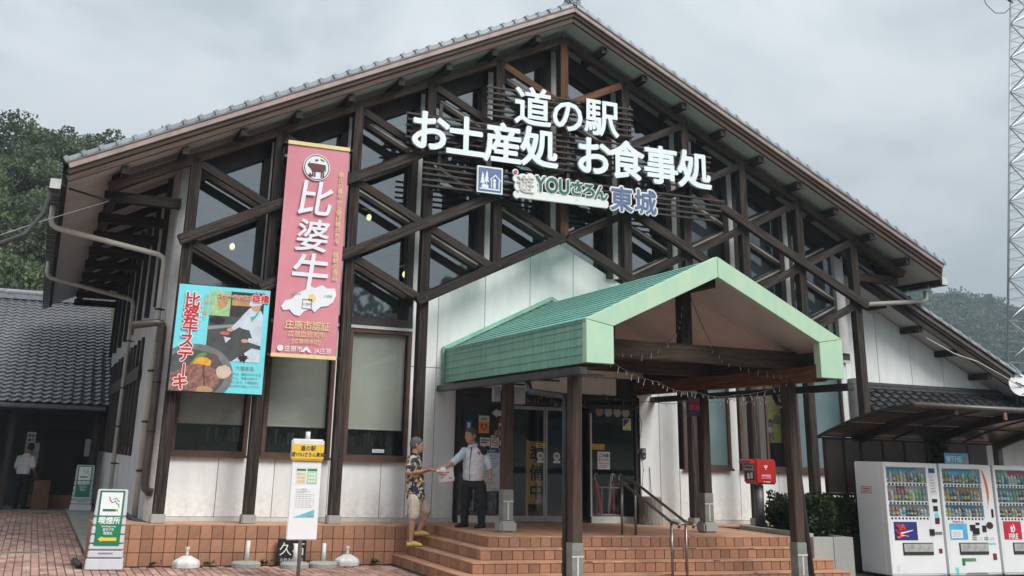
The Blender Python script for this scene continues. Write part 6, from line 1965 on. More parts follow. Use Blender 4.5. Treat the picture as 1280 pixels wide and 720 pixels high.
t = sticker('aed_sticker', 'orange AED notice with a red heart on the glass left of the door', 'sticker', -1.31, 1.675, 0.2, 0.30, YELLO)
el(t, 'head', PWHITE2, (-0.1, 0.05, 0.1, 0.15))
text('AED', (0, -0.0045, 0.10), 0.07, BLACK, t, ext=0.001, bold=0.02)
MB().prism([(0, -0.12), (0.07, -0.04), (0.06, 0.01), (0.03, 0.02), (0, -0.005), (-0.03, 0.02), (-0.06, 0.01), (-0.07, -0.04)], -0.0045, -0.0022).build('heart', RED, t)
MB().prism([(0.0, -0.005), (0.025, -0.03), (0.0, -0.045), (0.015, -0.09), (-0.02, -0.045), (0.0, -0.03)], -0.006, -0.0047).build('bolt', PWHITE, t)
t = sticker('arrow_sign', 'white arrow notice pointing left with a green field, high on the glass', 'sign', -1.02, 1.88, 0.001, 0.001, PWHITE2)
MB().prism([(-0.14, 0), (-0.04, 0.08), (-0.04, 0.045), (0.05, 0.045), (0.05, -0.045), (-0.04, -0.045), (-0.04, -0.08)], -0.004, 0).build('arrow', PWHITE2, t)
el(t, 'green_field', GREEN, (0.052, -0.05, 0.15, 0.06))
t = sticker('maroon_notice', 'small maroon and white notice below the arrow on the glass', 'notice', -0.94, 1.69, 0.16, 0.24, PWHITE2)
el(t, 'fields', mat('maroon2', (0.22, 0.02, 0.05), 0.5), (-0.08, 0.02, 0.08, 0.12), (-0.07, -0.10, 0.07, -0.03))
text('ご案内', (0, -0.0045, 0.07), 0.045, PWHITE, t, ext=0.001)
t = sticker('oval_sticker', 'tan oval sticker on the glass below the maroon notice', 'sticker', -1.0, 1.53, 0.001, 0.001, SKINP)
MB().prism(ell(0, 0, 0.10, 0.07), -0.002, 0).build('oval', mat('tan_print', (0.5, 0.33, 0.2), 0.5, c2=(0.3, 0.14, 0.07), scale=30), t)
t = sticker('no_smoking_sticker', 'white no smoking notice with a red ring on the glass', 'sticker', -1.09, 1.37, 0.15, 0.25, PWHITE2)
MB().tube([(0.05 * math.cos(R(k * 15)), -0.004, 0.0 + 0.05 * math.sin(R(k * 15))) for k in range(25)], 0.006, 5).tube([(-0.035, -0.004, 0.035), (0.035, -0.004, -0.035)], 0.005, 5).build('ring', RED, t)
el(t, 'cigarette', BLACK, (-0.03, -0.006, 0.03, 0.006))
text('禁煙', (0, -0.0045, 0.09), 0.05, BLACK, t, ext=0.001)
text('NO SMOKING', (0, -0.0045, -0.09), 0.02, BLACK, t, ext=0.001)
t = sticker('round_sticker', 'white round sticker with a black swirl beside the no smoking notice', 'sticker', -0.93, 1.37, 0.15, 0.15, PWHITE2, round_=True)
MB().tube([(0.012 * k / 6 * math.cos(k * 0.8), -0.004, 0.012 * k / 6 * math.sin(k * 0.8)) for k in range(26)], 0.005, 5).build('swirl', BLACK, t)
t = sticker('parking_notice', 'white notice with a black picture behind the vest man', 'notice', -1.28, 1.33, 0.2, 0.24, PWHITE2)
el(t, 'print', BLACK, (-0.08, 0.07, 0.08, 0.09), (-0.08, 0.03, 0.04, 0.05), (0.0, -0.1, 0.09, -0.02), (-0.08, -0.06, -0.02, -0.04))
t = sticker('blue_sticker', 'dark blue round-headed sticker high on the glass behind the vest man', 'sticker', -1.60, 1.62, 0.14, 0.26, BLUE)
el(t, 'figure', PWHITE2, (-0.03, -0.02, 0.03, 0.08), (-0.015, -0.09, 0.015, -0.02))
t = sticker('timetable_poster', 'tall pale blue poster with a blue heading right of the vest man', 'poster', -1.17, 0.92, 0.37, 0.72, mat('pale_blue_print', (0.55, 0.66, 0.74), 0.5, var=0.05))
el(t, 'heading', BLUE, (-0.17, 0.28, 0.17, 0.345))
el(t, 'print', GREYP, *[(-0.15, 0.22 - k * 0.045, 0.15 - 0.04 * (k % 3), 0.23 - k * 0.045) for k in range(11)])
el(t, 'fields', PWHITE, (-0.15, -0.02, -0.01, 0.05), (0.02, -0.08, 0.15, 0.02), (-0.15, -0.2, 0.15, -0.15))
el(t, 'red_line', RED, (-0.16, -0.335, 0.16, -0.325))
text('Tokyo', (-0.02, -0.005, 0.312), 0.05, PWHITE, t, ext=0.001) if False else text('バス時刻表', (-0.02, -0.005, 0.312), 0.045, PWHITE, t, ext=0.001)
yd = YG + 0.066
t = sticker('yellow_door_sticker', 'small yellow notice on the left sliding door pane', 'sticker', -0.16, 1.35, 0.18, 0.075, YELL, y=yd)
el(t, 'print', BLACK, (-0.07, 0.005, 0.03, 0.02), (-0.05, -0.025, 0.06, -0.01))
for x, lb in ((-0.16, 'round white automatic door sticker on the left sliding door, below the yellow notice'), (0.17, 'round white automatic door sticker on the right sliding door')):
    t = sticker('door_sticker', lb, 'sticker', x, 1.17, 0.14, 0.14, PWHITE2, y=yd, round_=True)
    t['group'] = 'automatic door stickers'
    el(t, 'foot', PWHITE2, (-0.07, -0.12, 0.07, -0.075))
    MB().prism([(-0.045, 0.0), (0.0, -0.035), (0.045, 0.0), (0.02, 0.03), (0, 0.045), (-0.02, 0.03)], -0.0045, -0.0022).build('hand', GREYP, t)
for k, x in enumerate((1.02, 1.21, 1.40, 1.58)):
    t = sticker('award_sticker', ('tan round sticker, leftmost of four across the top of the right pane', 'cream round sticker next to the tan one at the top of the right pane', 'cream round sticker, third of four at the top of the right pane', 'pale round sticker at the right end of the row above the blue and yellow sticker')[k], 'sticker', x, 1.985, 0.165, 0.165,
                (mat('tan_print', (0.5, 0.33, 0.2)), mat('cream_sticker', (0.56, 0.52, 0.42), 0.5, c2=(0.35, 0.32, 0.27), scale=25))[min(k, 1)], round_=True)
    t['group'] = 'round stickers along the top of the right pane'
    MB().tube([(0.068 * math.cos(R(q * 15)), -0.003, 0.068 * math.sin(R(q * 15))) for q in range(25)], 0.003, 4).tube([(-0.03, -0.003, -0.02), (0.0, -0.003, 0.03), (0.03, -0.003, -0.02)], 0.004, 4).build('ring', GREYP, t)
t = sticker('diagonal_sticker', 'square blue and yellow sticker below the round stickers on the right pane', 'sticker', 1.60, 1.78, 0.17, 0.21, PWHITE2)
MB().prism([(-0.075, -0.05), (0.075, 0.09), (-0.075, 0.09)], -0.004, -0.0022).build('blue_half', BLUE, t)
MB().prism([(-0.075, -0.05), (0.075, -0.05), (0.075, 0.09)], -0.004, -0.0022).build('yellow_half', YELL, t)
text('防犯中', (0, -0.0045, -0.08), 0.035, BLACK, t, ext=0.001)
t = sticker('yellow_notice', 'yellow notice with black writing at the left edge of the right pane', 'notice', 0.99, 1.36, 0.26, 0.10, YELL)
text('ワクチン', (0, -0.0045, 0.022), 0.04, BLACK, t, ext=0.001)
text('ステッカー店', (0, -0.0045, -0.022), 0.04, BLACK, t, ext=0.001)
t = sticker('trash_notice', 'white notice about rubbish on the right pane below the yellow notice', 'notice', 1.10, 1.12, 0.26, 0.31, PWHITE)
text('ごみ箱', (0, -0.0045, 0.09), 0.07, BLACK, t, ext=0.001, bold=0.015)
text('ありません', (0, -0.0045, 0.015), 0.045, BLACK, t, ext=0.001)
el(t, 'print', GREYP, (-0.1, -0.055, 0.1, -0.045), (-0.1, -0.095, 0.1, -0.085), (-0.1, -0.125, 0.06, -0.115))
t = sticker('window_sticker', 'pale blue sticker at the bottom of the third lower window', 'sticker', -3.25, 1.17, 0.21, 0.055, mat('pale_blue_print', (0.55, 0.66, 0.74)), y=YG - 0.008)
el(t, 'print', GREYP, (-0.08, -0.005, 0.08, 0.005))
SC = thing('yellow_scroll', 'dark yellow hanging board with black writing inside the second right window', 'signboard', (4.98, YG + 0.06, 1.55))
MB().box((-0.17, 0, 0), (0.20, 0.02, 1.35)).build('board', mat('dull_yellow', (0.20, 0.17, 0.05), 0.7, var=0.1), SC)
for ch, x, z in (('お', 0.10, 1.05), ('品', 0.10, 0.45), ('食', -0.06, 0.38), ('事', -0.06, 0.12)):
    text(ch, (x, -0.004, z), 0.18, BLACK, SC, 'letter', ext=0.001, bold=0.02)

# lamps hanging inside
for x, z, lb in ((-5.73, 4.79, 'lit pendant bulb behind the leftmost upper panes'), (-3.08, 5.64, 'lit pendant bulb behind the panes left of the big letters'), (-1.43, 5.01, 'lit pendant bulb behind the panes above the white gable'), (-2.27, 4.56, 'lit pendant bulb low behind the panes left of the white gable')):
    t = thing('pendant_lamp', lb, 'lamp', (x, 2.5, z), group='pendant lamps inside the hall')
    MB().ball((0, 0, 0), 0.05, 12, (1, 1, 1.3)).build('bulb', mat('lit_bulb', (0.8, 0.8, 0.4), 0.4, emit=((0.95, 0.92, 0.42), 1.8)), t, smooth=True)
    MB().cyl((0, 0, 0.09), (0, 0, 0.19), 0.03, n=10).build('socket', METAL, t)
    MB().loft([((0, 0, 0.16), (0.16, 0, 0), (0, 0.16, 0)), ((0, 0, 0.20), (0.04, 0, 0), (0, 0.04, 0))], 16).build('shade', PWHITE2, t)
    MB().cyl((0, 0, 0.19), (0, 0, 1.2), 0.006, n=5).build('cord', BLACK, t)

# ================================================================== people
SKIN = mat('skin_tan', (0.50, 0.285, 0.20), 0.55, c2=(0.42, 0.22, 0.15), scale=8, spec=0.35)
HAIRG = mat('hair_grey', (0.16, 0.155, 0.15), 0.7, c2=(0.045, 0.043, 0.042), scale=60, bump=0.3)
HAIRB = mat('hair_black', (0.015, 0.013, 0.012), 0.6, var=0.3, scale=50)
SHORTS = mat('shorts_beige', (0.66, 0.59, 0.47), 0.85, var=0.07, scale=12, bump=0.2)
TROUS = mat('trousers_black', (0.014, 0.015, 0.019), 0.8, var=0.3, scale=10, bump=0.2)
VEST = mat('vest_grey', (0.68, 0.69, 0.72), 0.6, var=0.05, scale=8, bump=0.15)
SHIRTB = mat('shirt_pale_blue', (0.60, 0.73, 0.82), 0.8, var=0.06, scale=10, bump=0.15)
SHIRTW = mat('shirt_white', (0.72, 0.72, 0.74), 0.8, var=0.05, scale=8, bump=0.15)
CLOG = mat('clog_yellow', (0.62, 0.50, 0.13), 0.6, var=0.08, scale=8)
SHOE = mat('shoe_black', (0.012, 0.012, 0.012), 0.3, var=0.2)
ALOHA, an_, al_, ap_ = _nodes('aloha_print')
tc_ = an_.new('ShaderNodeTexCoord')
vo_ = an_.new('ShaderNodeTexVoronoi')
vo_.inputs['Scale'].default_value = 24
vo_.distance = 'CHEBYCHEV'
cr_ = an_.new('ShaderNodeValToRGB')
cr_.color_ramp.interpolation = 'CONSTANT'
for k_, (pos, colr) in enumerate(((0.0, (0.02, 0.028, 0.06)), (0.34, (0.52, 0.42, 0.26)), (0.55, (0.62, 0.58, 0.48)), (0.70, (0.20, 0.11, 0.07)), (0.80, (0.03, 0.045, 0.09)), (0.92, (0.55, 0.36, 0.13)))):
    e_ = cr_.color_ramp.elements[k_] if k_ < 2 else cr_.color_ramp.elements.new(pos)
    e_.position = pos
    e_.color = (*colr, 1)
sp_ = an_.new('ShaderNodeSeparateColor')
al_.new(tc_.outputs['Object'], vo_.inputs['Vector'])
al_.new(vo_.outputs['Color'], sp_.inputs['Color'])
al_.new(sp_.outputs['Red'], cr_.inputs['Fac'])
al_.new(cr_.outputs['Color'], ap_.inputs['Base Color'])
ap_.inputs['Roughness'].default_value = 0.8


def limb(mb, pts, n=10):
    """Tapered chain of (point, radius): a ball at each joint, a cone between."""
    for (p, r) in pts:
        mb.ball(p, r, n)
    for (p, r), (q, s_) in zip(pts, pts[1:]):
        if (V(p) - V(q)).length > 1e-4:
            mb.cyl(p, q, r, s_, n)
    return mb


FOLD = bpy.data.textures.new('cloth_folds', 'CLOUDS')
FOLD.noise_scale = 0.06
FOLD.noise_depth = 2


def soft(mb, name, mt, parent, vox, it=4, fold=0.0):
    o = mb.build(name, mt, parent)
    r = o.modifiers.new('remesh', 'REMESH')
    r.mode = 'VOXEL'
    r.voxel_size = vox
    r.use_smooth_shade = True
    s_ = o.modifiers.new('smooth', 'SMOOTH')
    s_.factor = 0.5
    s_.iterations = it
    if fold:
        d_ = o.modifiers.new('folds', 'DISPLACE')
        d_.texture = FOLD
        d_.texture_coords = 'LOCAL'
        d_.strength = fold
        d_.mid_level = 0.5
    return o


def hand(mb, wrist, d, palm_n, ln=0.17, curl=0.5, side=1):
    """Palm and five separate bent fingers from the wrist along d; palm_n is the way the palm faces."""
    d, nn = V(d).normalized(), V(palm_n).normalized()
    nn = (nn - d * nn.dot(d)).normalized()
    s = d.cross(nn) * side
    w_ = V(wrist)
    for k in range(4):
        o = (k - 1.5) * 0.021
        limb(mb, [(w_ + d * 0.01 + s * o * 0.5, 0.019), (w_ + d * 0.085 + s * o, 0.0125)], 8)
        L_ = (0.072, 0.082, 0.076, 0.060)[k] * ln / 0.17
        k0 = w_ + d * 0.088 + s * o
        k1 = k0 + (d * math.cos(curl * 0.6) + nn * math.sin(curl * 0.6)) * L_ * 0.45
        k2 = k1 + (d * math.cos(curl * 1.5) + nn * math.sin(curl * 1.5)) * L_ * 0.32
        k3 = k2 + (d * math.cos(curl * 2.2) + nn * math.sin(curl * 2.2)) * L_ * 0.25
        limb(mb, [(k0, 0.0105), (k1, 0.0095), (k2, 0.0088), (k3, 0.008)], 8)
    t0 = w_ + d * 0.025 - s * 0.026
    t1 = t0 + d * 0.035 - s * 0.026 + nn * 0.012
    t2 = t1 + d * 0.032 - s * 0.004 + nn * 0.014
    limb(mb, [(t0, 0.014), (t1, 0.011), (t2, 0.009)], 8)


def head(mb, c, f, up, h=0.225):
    """Skull, jaw, nose, ears, neck side left to the caller. f: way it faces."""
    f, up = V(f).normalized(), V(up).normalized()
    f = (f - up * f.dot(up)).normalized()
    s = f.cross(up)
    c = V(c)
    k = h / 0.225
    rings = []
    for z, a, b, o in ((-0.110, 0.022, 0.022, 0.050), (-0.098, 0.040, 0.040, 0.042), (-0.075, 0.054, 0.060, 0.026), (-0.045, 0.064, 0.080, 0.010), (-0.01, 0.071, 0.092, 0.0), (0.03, 0.075, 0.097, -0.004), (0.065, 0.070, 0.088, -0.008), (0.095, 0.052, 0.064, -0.010), (0.112, 0.024, 0.03, -0.012)):
        rings.append((c + up * z * k + f * o * k, s * a * k, f * b * k))
    mb.loft(rings, 16)
    limb(mb, [(c + f * 0.088 * k + up * 0.012 * k, 0.009), (c + f * 0.112 * k - up * 0.026 * k, 0.0145)], 8)
    mb.ball(c + f * 0.098 * k - up * 0.028 * k + s * 0.012, 0.009, 8).ball(c + f * 0.098 * k - up * 0.028 * k - s * 0.012, 0.009, 8)
    for q in (-1, 1):
        mb.loft([(c + s * q * (0.066) * k + f * -0.008 * k, f * 0.014, up * 0.026), (c + s * q * 0.082 * k - f * 0.018 * k, f * 0.018, up * 0.032), (c + s * q * 0.086 * k - f * 0.02 * k, f * 0.010, up * 0.022)], 10)
        limb(mb, [(c + f * 0.082 * k + up * 0.022 * k + s * q * 0.018, 0.010), (c + f * 0.074 * k + up * 0.020 * k + s * q * 0.042, 0.010)], 8)
    limb(mb, [(c + f * 0.090 * k - up * 0.058 * k - s * 0.018, 0.009), (c + f * 0.097 * k - up * 0.056 * k, 0.011), (c + f * 0.090 * k - up * 0.058 * k + s * 0.018, 0.009)], 8)
    return c, f, up, s, k


def face(t, hd_, dark=BLACK):
    c, f, up, s, k = hd_
    e = MB()
    for q in (-1, 1):
        e.ball(c + f * 0.088 * k + up * 0.004 * k + s * q * 0.031, 0.0085, 8)
    e.build('eyes', dark, t)
    b = MB()
    for q in (-1, 1):
        limb(b, [(c + f * 0.097 * k + up * 0.030 * k + s * q * 0.016, 0.004), (c + f * 0.089 * k + up * 0.033 * k + s * q * 0.046, 0.004)], 6)
    b.build('eyebrows', HAIRB, t)
    limb(MB(), [(c + f * 0.098 * k - up * 0.060 * k - s * 0.018, 0.004), (c + f * 0.106 * k - up * 0.0605 * k, 0.005), (c + f * 0.098 * k - up * 0.060 * k + s * 0.018, 0.004)], 6).build('mouth', mat('lips', (0.20, 0.06, 0.05), 0.5), t)


def hair(t, hd_, mt, low=0.0):
    c, f, up, s, k = hd_
    h = MB()
    rings = []
    for z, a, b, o in ((-0.05 - low, 0.052, 0.05, -0.045), (-0.02, 0.078, 0.074, -0.035), (0.02, 0.083, 0.094, -0.020), (0.055, 0.083, 0.098, -0.014), (0.09, 0.068, 0.082, -0.016), (0.118, 0.04, 0.05, -0.016), (0.126, 0.01, 0.01, -0.016)):
        rings.append((c + up * z * k + f * o * k, s * a * k, f * b * k))
    h.loft(rings, 18)
    for q in range(26):
        a = rnd.uniform(0, 6.28)
        b = rnd.uniform(0.35, 1.2)
        d = (s * math.cos(a) * math.sin(b) + f * math.sin(a) * math.sin(b) + up * math.cos(b))
        if d.dot(f) > 0.62:
            continue
        h.ball(c - f * 0.016 + up * 0.03 + d * 0.083 * k, 0.016, 6)
    soft(h, 'hair', mt, t, 0.006, 3)


# --- man in the patterned shirt, coming up the side of the steps
o_ = V((-2.86, -0.5, -0.25))
t = thing('person', 'grey haired man in a patterned short sleeved shirt, beige shorts and yellow clogs reaching out', 'person', o_, group='men by the entrance steps')
W = lambda *p: V(p) - o_
b = MB()
hd_ = head(b, W(-2.915, -0.55, 1.275), V((1, -0.18, 0.02)), V((0.10, 0, 1)), 0.24)
limb(b, [(W(-2.935, -0.55, 1.20), 0.056), (W(-2.96, -0.55, 1.08), 0.062)])
b.loft([(W(-2.95, -0.55, 1.10), V((0, 0.10, 0)), V((0.06, 0, 0))), (W(-2.95, -0.55, 1.0), V((0, 0.17, 0)), V((0.10, 0, 0))), (W(-2.92, -0.55, 0.75), V((0, 0.15, 0)), V((0.11, 0, 0))), (W(-2.92, -0.55, 0.5), V((0, 0.15, 0)), V((0.10, 0, 0)))], 14)
limb(b, [(W(-3.02, -0.72, 1.04), 0.055), (W(-3.13, -0.79, 0.86), 0.043), (W(-2.90, -0.76, 0.875), 0.028)])
hand(b, W(-2.89, -0.757, 0.877), (1, 0.18, 0.1), (0, 0.6, 0.8), curl=0.45, side=1)
limb(b, [(W(-2.93, -0.38, 1.05), 0.055), (W(-2.86, -0.34, 0.875), 0.043), (W(-2.66, -0.52, 0.905), 0.028)])
hand(b, W(-2.655, -0.53, 0.905), (1, -0.35, 0.1), (0, -0.6, 0.8), curl=0.5, side=-1)
limb(b, [(W(-2.95, -0.64, 0.50), 0.085), (W(-2.955, -0.65, 0.22), 0.052), (W(-2.975, -0.65, 0.10), 0.054), (W(-2.985, -0.64, -0.16), 0.033), (W(-2.98, -0.64, -0.20), 0.036)])
limb(b, [(W(-2.87, -0.46, 0.50), 0.085), (W(-2.65, -0.45, 0.25), 0.053), (W(-2.71, -0.45, 0.14), 0.053), (W(-2.79, -0.45, -0.03), 0.033), (W(-2.79, -0.45, -0.06), 0.036)])
soft(b, 'body', SKIN, t, 0.0058)
face(t, hd_)
hair(t, hd_, HAIRG)
c_ = MB()
c_.loft([(W(-2.945, -0.55, 1.135), V((0, 0.075, 0)), V((0.068, 0, 0.01))), (W(-2.95, -0.55, 1.10), V((0, 0.13, 0)), V((0.08, 0, 0))), (W(-2.955, -0.55, 1.03), V((0, 0.19, 0)), V((0.115, 0, 0))), (W(-2.94, -0.55, 0.9), V((0, 0.185, 0)), V((0.13, 0, 0))), (W(-2.92, -0.55, 0.7), V((0, 0.18, 0)), V((0.145, 0, 0))), (W(-2.905, -0.55, 0.5), V((0, 0.19, 0)), V((0.15, 0, 0))), (W(-2.90, -0.55, 0.455), V((0, 0.195, 0)), V((0.155, 0, 0)))], 18)
limb(c_, [(W(-3.01, -0.70, 1.045), 0.078), (W(-3.09, -0.77, 0.925), 0.072)])
limb(c_, [(W(-2.94, -0.39, 1.05), 0.078), (W(-2.88, -0.35, 0.93), 0.070)])
soft(c_, 'shirt', ALOHA, t, 0.008, 3, fold=0.02)
limb(MB(), [(W(-2.985, -0.48, 1.145), 0.02), (W(-3.0, -0.55, 1.15), 0.022), (W(-2.975, -0.62, 1.14), 0.022), (W(-2.90, -0.62, 1.105), 0.02), (W(-2.86, -0.56, 1.085), 0.018)]).build('collar', mat('collar_navy', (0.025, 0.035, 0.065), 0.8), t, smooth=True)
c_ = MB()
c_.loft([(W(-2.92, -0.55, 0.56), V((0, 0.16, 0)), V((0.115, 0, 0))), (W(-2.92, -0.55, 0.44), V((0, 0.175, 0)), V((0.125, 0, 0)))], 16)
limb(c_, [(W(-2.95, -0.64, 0.46), 0.108), (W(-2.955, -0.65, 0.22), 0.09)])
limb(c_, [(W(-2.88, -0.46, 0.46), 0.108), (W(-2.70, -0.455, 0.30), 0.09)])
soft(c_, 'shorts', SHORTS, t, 0.008, 3, fold=0.02)


def clog(tt, p, d):
    d = V(d).normalized()
    s = d.cross(V((0, 0, 1)))
    b = MB()
    b.loft([(p + d * -0.06 + V((0, 0, 0.03)), s * 0.036, V((0, 0, 0.028))), (p + d * -0.03 + V((0, 0, 0.03)), s * 0.042, V((0, 0, 0.03))), (p + d * 0.04 + V((0, 0, 0.042)), s * 0.046, V((0, 0, 0.042))), (p + d * 0.11 + V((0, 0, 0.038)), s * 0.052, V((0, 0, 0.037))), (p + d * 0.165 + V((0, 0, 0.028)), s * 0.045, V((0, 0, 0.026))), (p + d * 0.19 + V((0, 0, 0.022)), s * 0.022, V((0, 0, 0.012)))], 14)
    o = soft(b, 'clog', CLOG, tt, 0.006, 2)
    limb(MB(), [(p + s * 0.044 + d * 0.03 + V((0, 0, 0.05)), 0.008), (p + d * -0.07 + V((0, 0, 0.065)), 0.008), (p - s * 0.044 + d * 0.03 + V((0, 0, 0.05)), 0.008)], 6).build('strap', CLOG, o, smooth=True)
    h = MB()
    for k in range(6):
        q = p + d * (0.09 + 0.03 * (k // 3)) + s * (k % 3 - 1) * 0.022 + V((0, 0, 0.071 - 0.008 * (k // 3)))
        h.ball(q, 0.005, 6)
    h.build('holes', mat('clog_hole', (0.16, 0.11, 0.03), 0.8), o)


clog(t, W(-2.985, -0.64, -0.25), (1, -0.25, 0))
clog(t, W(-2.80, -0.45, -0.105), (1, -0.15, 0))

# --- man in the grey vest
o_ = V((-1.98, -0.78, ZP))
t = thing('person', 'grey haired man in a pale grey vest, blue shirt and black trousers handing over papers', 'person', o_, group='men by the entrance steps')
W = lambda *p: V(p) - o_
F_ = V((-0.75, -0.66, 0))
SD = V((0.66, -0.75, 0))          # his left
b = MB()
hd_ = head(b, W(-2.07, -0.79, 1.455), V((-0.95, -0.30, -0.02)), V((-0.06, -0.03, 1)), 0.235)
limb(b, [(W(-2.04, -0.775, 1.37), 0.055), (W(-2.01, -0.76, 1.26), 0.06)])
cN = lambda z, dx=0.0: W(-1.99 + dx, -0.755, z)
b.loft([(cN(1.27), SD * 0.12, F_ * 0.06), (cN(1.18), SD * 0.18, F_ * 0.10), (cN(0.95), SD * 0.16, F_ * 0.11), (cN(0.72), SD * 0.16, F_ * 0.10)], 14)
limb(b, [(W(-2.12, -0.68, 1.20), 0.045), (W(-2.37, -0.82, 1.03), 0.043), (W(-2.545, -0.93, 0.955), 0.028)])
hand(b, W(-2.55, -0.932, 0.953), (-1, -0.35, -0.25), (0.2, 0.6, -0.7), curl=0.75, side=1)
limb(b, [(W(-1.87, -0.84, 1.20), 0.045), (W(-1.765, -0.90, 1.00), 0.043), (W(-1.775, -0.95, 0.79), 0.027)])
hand(b, W(-1.775, -0.953, 0.785), (-0.05, -0.15, -1), (-0.9, 0.3, 0), curl=0.45, side=-1)
for dx, dy, kx in ((-0.08, 0.06, 0), (0.09, -0.08, 1)):
    limb(b, [(W(-1.99 + dx, -0.755 + dy, 0.70), 0.08), (W(-1.99 + dx * 1.2, -0.76 + dy * 1.2, 0.40), 0.052), (W(-1.98 + dx * 1.3, -0.74 + dy * 1.3, 0.12), 0.036)])
soft(b, 'body', SKIN, t, 0.0058)
face(t, hd_)
hair(t, hd_, mat('hair_dark_grey', (0.085, 0.072, 0.064), 0.9, c2=(0.02, 0.017, 0.015), scale=60, bump=0.3))
c_ = MB()
c_.loft([(cN(1.325, -0.02), SD * 0.066, F_ * 0.066), (cN(1.28, -0.01), SD * 0.10, F_ * 0.08), (cN(1.23), SD * 0.185, F_ * 0.105), (cN(1.12), SD * 0.195, F_ * 0.13), (cN(0.95), SD * 0.185, F_ * 0.145), (cN(0.82), SD * 0.18, F_ * 0.145), (cN(0.755), SD * 0.172, F_ * 0.138)], 18)
soft(c_, 'vest', VEST, t, 0.008, 3, fold=0.022)
c_ = MB()
limb(c_, [(W(-2.13, -0.67, 1.205), 0.066), (W(-2.30, -0.79, 1.08), 0.06), (W(-2.385, -0.83, 1.03), 0.054)])
limb(c_, [(W(-1.86, -0.85, 1.20), 0.066), (W(-1.80, -0.895, 1.06), 0.06), (W(-1.775, -0.90, 0.975), 0.056)])
soft(c_, 'shirt_sleeves', SHIRTB, t, 0.008, 3, fold=0.022)
limb(MB(), [(W(-2.10, -0.80, 1.275), 0.018), (W(-2.03, -0.84, 1.30), 0.02), (W(-1.96, -0.78, 1.325), 0.02), (W(-1.98, -0.71, 1.325), 0.02), (W(-2.06, -0.70, 1.30), 0.018)]).build('collar', SHIRTB, t, smooth=True)
for sd_ in (-1, 1):
    limb(MB(), [(cN(1.258) + SD * 0.09 * sd_ + F_ * 0.01, 0.052), (cN(1.215) + SD * 0.175 * sd_ + F_ * 0.005, 0.068)]).build('shoulder_patch', mat('patch_black', (0.012, 0.012, 0.015), 0.7), t, smooth=True)
    limb(MB(), [(cN(1.20) + SD * 0.125 * sd_ + F_ * 0.098, 0.013), (cN(1.165) + SD * 0.15 * sd_ + F_ * 0.10, 0.010)]).build('red_mark', RED, t, smooth=True)
zp_ = MB()
limb(zp_, [(cN(1.27) + F_ * 0.098, 0.009), (cN(1.12) + F_ * 0.131, 0.006), (cN(0.95) + F_ * 0.146, 0.006), (cN(0.77) + F_ * 0.14, 0.006)], 6)
zp_.build('zip', mat('zip_dark', (0.03, 0.03, 0.035), 0.5), t, smooth=True)
c_ = MB()
c_.loft([(cN(0.80), SD * 0.165, F_ * 0.125), (cN(0.66), SD * 0.172, F_ * 0.13)], 16)
for dx, dy in ((-0.085, 0.06), (0.09, -0.08)):
    limb(c_, [(W(-1.99 + dx, -0.755 + dy, 0.68), 0.102), (W(-2.0 + dx * 1.2, -0.77 + dy * 1.2, 0.40), 0.077), (W(-1.985 + dx * 1.3, -0.75 + dy * 1.3, 0.11), 0.062)])
soft(c_, 'trousers', TROUS, t, 0.008, 3, fold=0.02)


def shoe(tt, p, d):
    d = V(d).normalized()
    s = d.cross(V((0, 0, 1)))
    b = MB()
    b.loft([(p + d * -0.075 + V((0, 0, 0.035)), s * 0.032, V((0, 0, 0.033))), (p + d * -0.04 + V((0, 0, 0.045)), s * 0.04, V((0, 0, 0.045))), (p + d * 0.04 + V((0, 0, 0.042)), s * 0.041, V((0, 0, 0.042))), (p + d * 0.11 + V((0, 0, 0.03)), s * 0.046, V((0, 0, 0.03))), (p + d * 0.175 + V((0, 0, 0.022)), s * 0.036, V((0, 0, 0.02))), (p + d * 0.20 + V((0, 0, 0.016)), s * 0.016, V((0, 0, 0.01)))], 14)
    soft(b, 'shoe', SHOE, tt, 0.006, 2)


shoe(t, W(-2.095, -0.675, ZP), (-0.95, -0.35, 0))
shoe(t, W(-1.865, -0.855, ZP), (-0.85, -0.55, 0))
MB().tube([W(-1.775 + 0.033 * math.cos(R(k * 30)), -0.948 + 0.033 * math.sin(R(k * 30)), 0.805) for k in range(13)], 0.009, 6).build('watch', METAL, t, smooth=True)
# the papers and the white cloth between them
t = thing('flyers', 'white and pink printed flyers held between the two men', 'papers', (-2.53, -0.90, 0.86))
for k, (rx_, dz, m_) in enumerate(((0.16, -0.012, mat('pink_paper', (0.62, 0.20, 0.30), 0.7)), (0.08, 0.0, PWHITE2), (0.0, 0.01, PWHITE))):
    c0, s0 = math.cos(-rx_ + 0.18), math.sin(-rx_ + 0.18)
    q = [(-0.13, -0.13), (0.13, -0.13), (0.13, 0.06), (-0.13, 0.06)]
    q = [(x * c0 - z * s0, x * s0 + z * c0 + dz) for x, z in q]
    MB().prism(q, -0.004 * k - 0.003, -0.004 * k).build('sheet', m_, t)
e = MB()
for k in range(5):
    x, z = -0.08 + 0.045 * (k % 4), -0.08 + 0.04 * (k % 3)
    e.prism([(x, z), (x + 0.05, z + 0.012), (x + 0.045, z + 0.03), (x - 0.005, z + 0.018)], -0.0135, -0.0112)
e.build('print', mat('pink_print', (0.65, 0.12, 0.2), 0.6), t)
t = thing('white_cloth', 'crumpled white cloth in the hands above the flyers', 'cloth', (-2.67, -1.0, 0.915))
b = MB()
for k in range(9):
    b.ball((rnd.uniform(-0.06, 0.10), rnd.uniform(-0.04, 0.0), rnd.uniform(-0.035, 0.02)), rnd.uniform(0.022, 0.035), 8)
soft(b, 'cloth', SHIRTW, t, 0.008, 2)

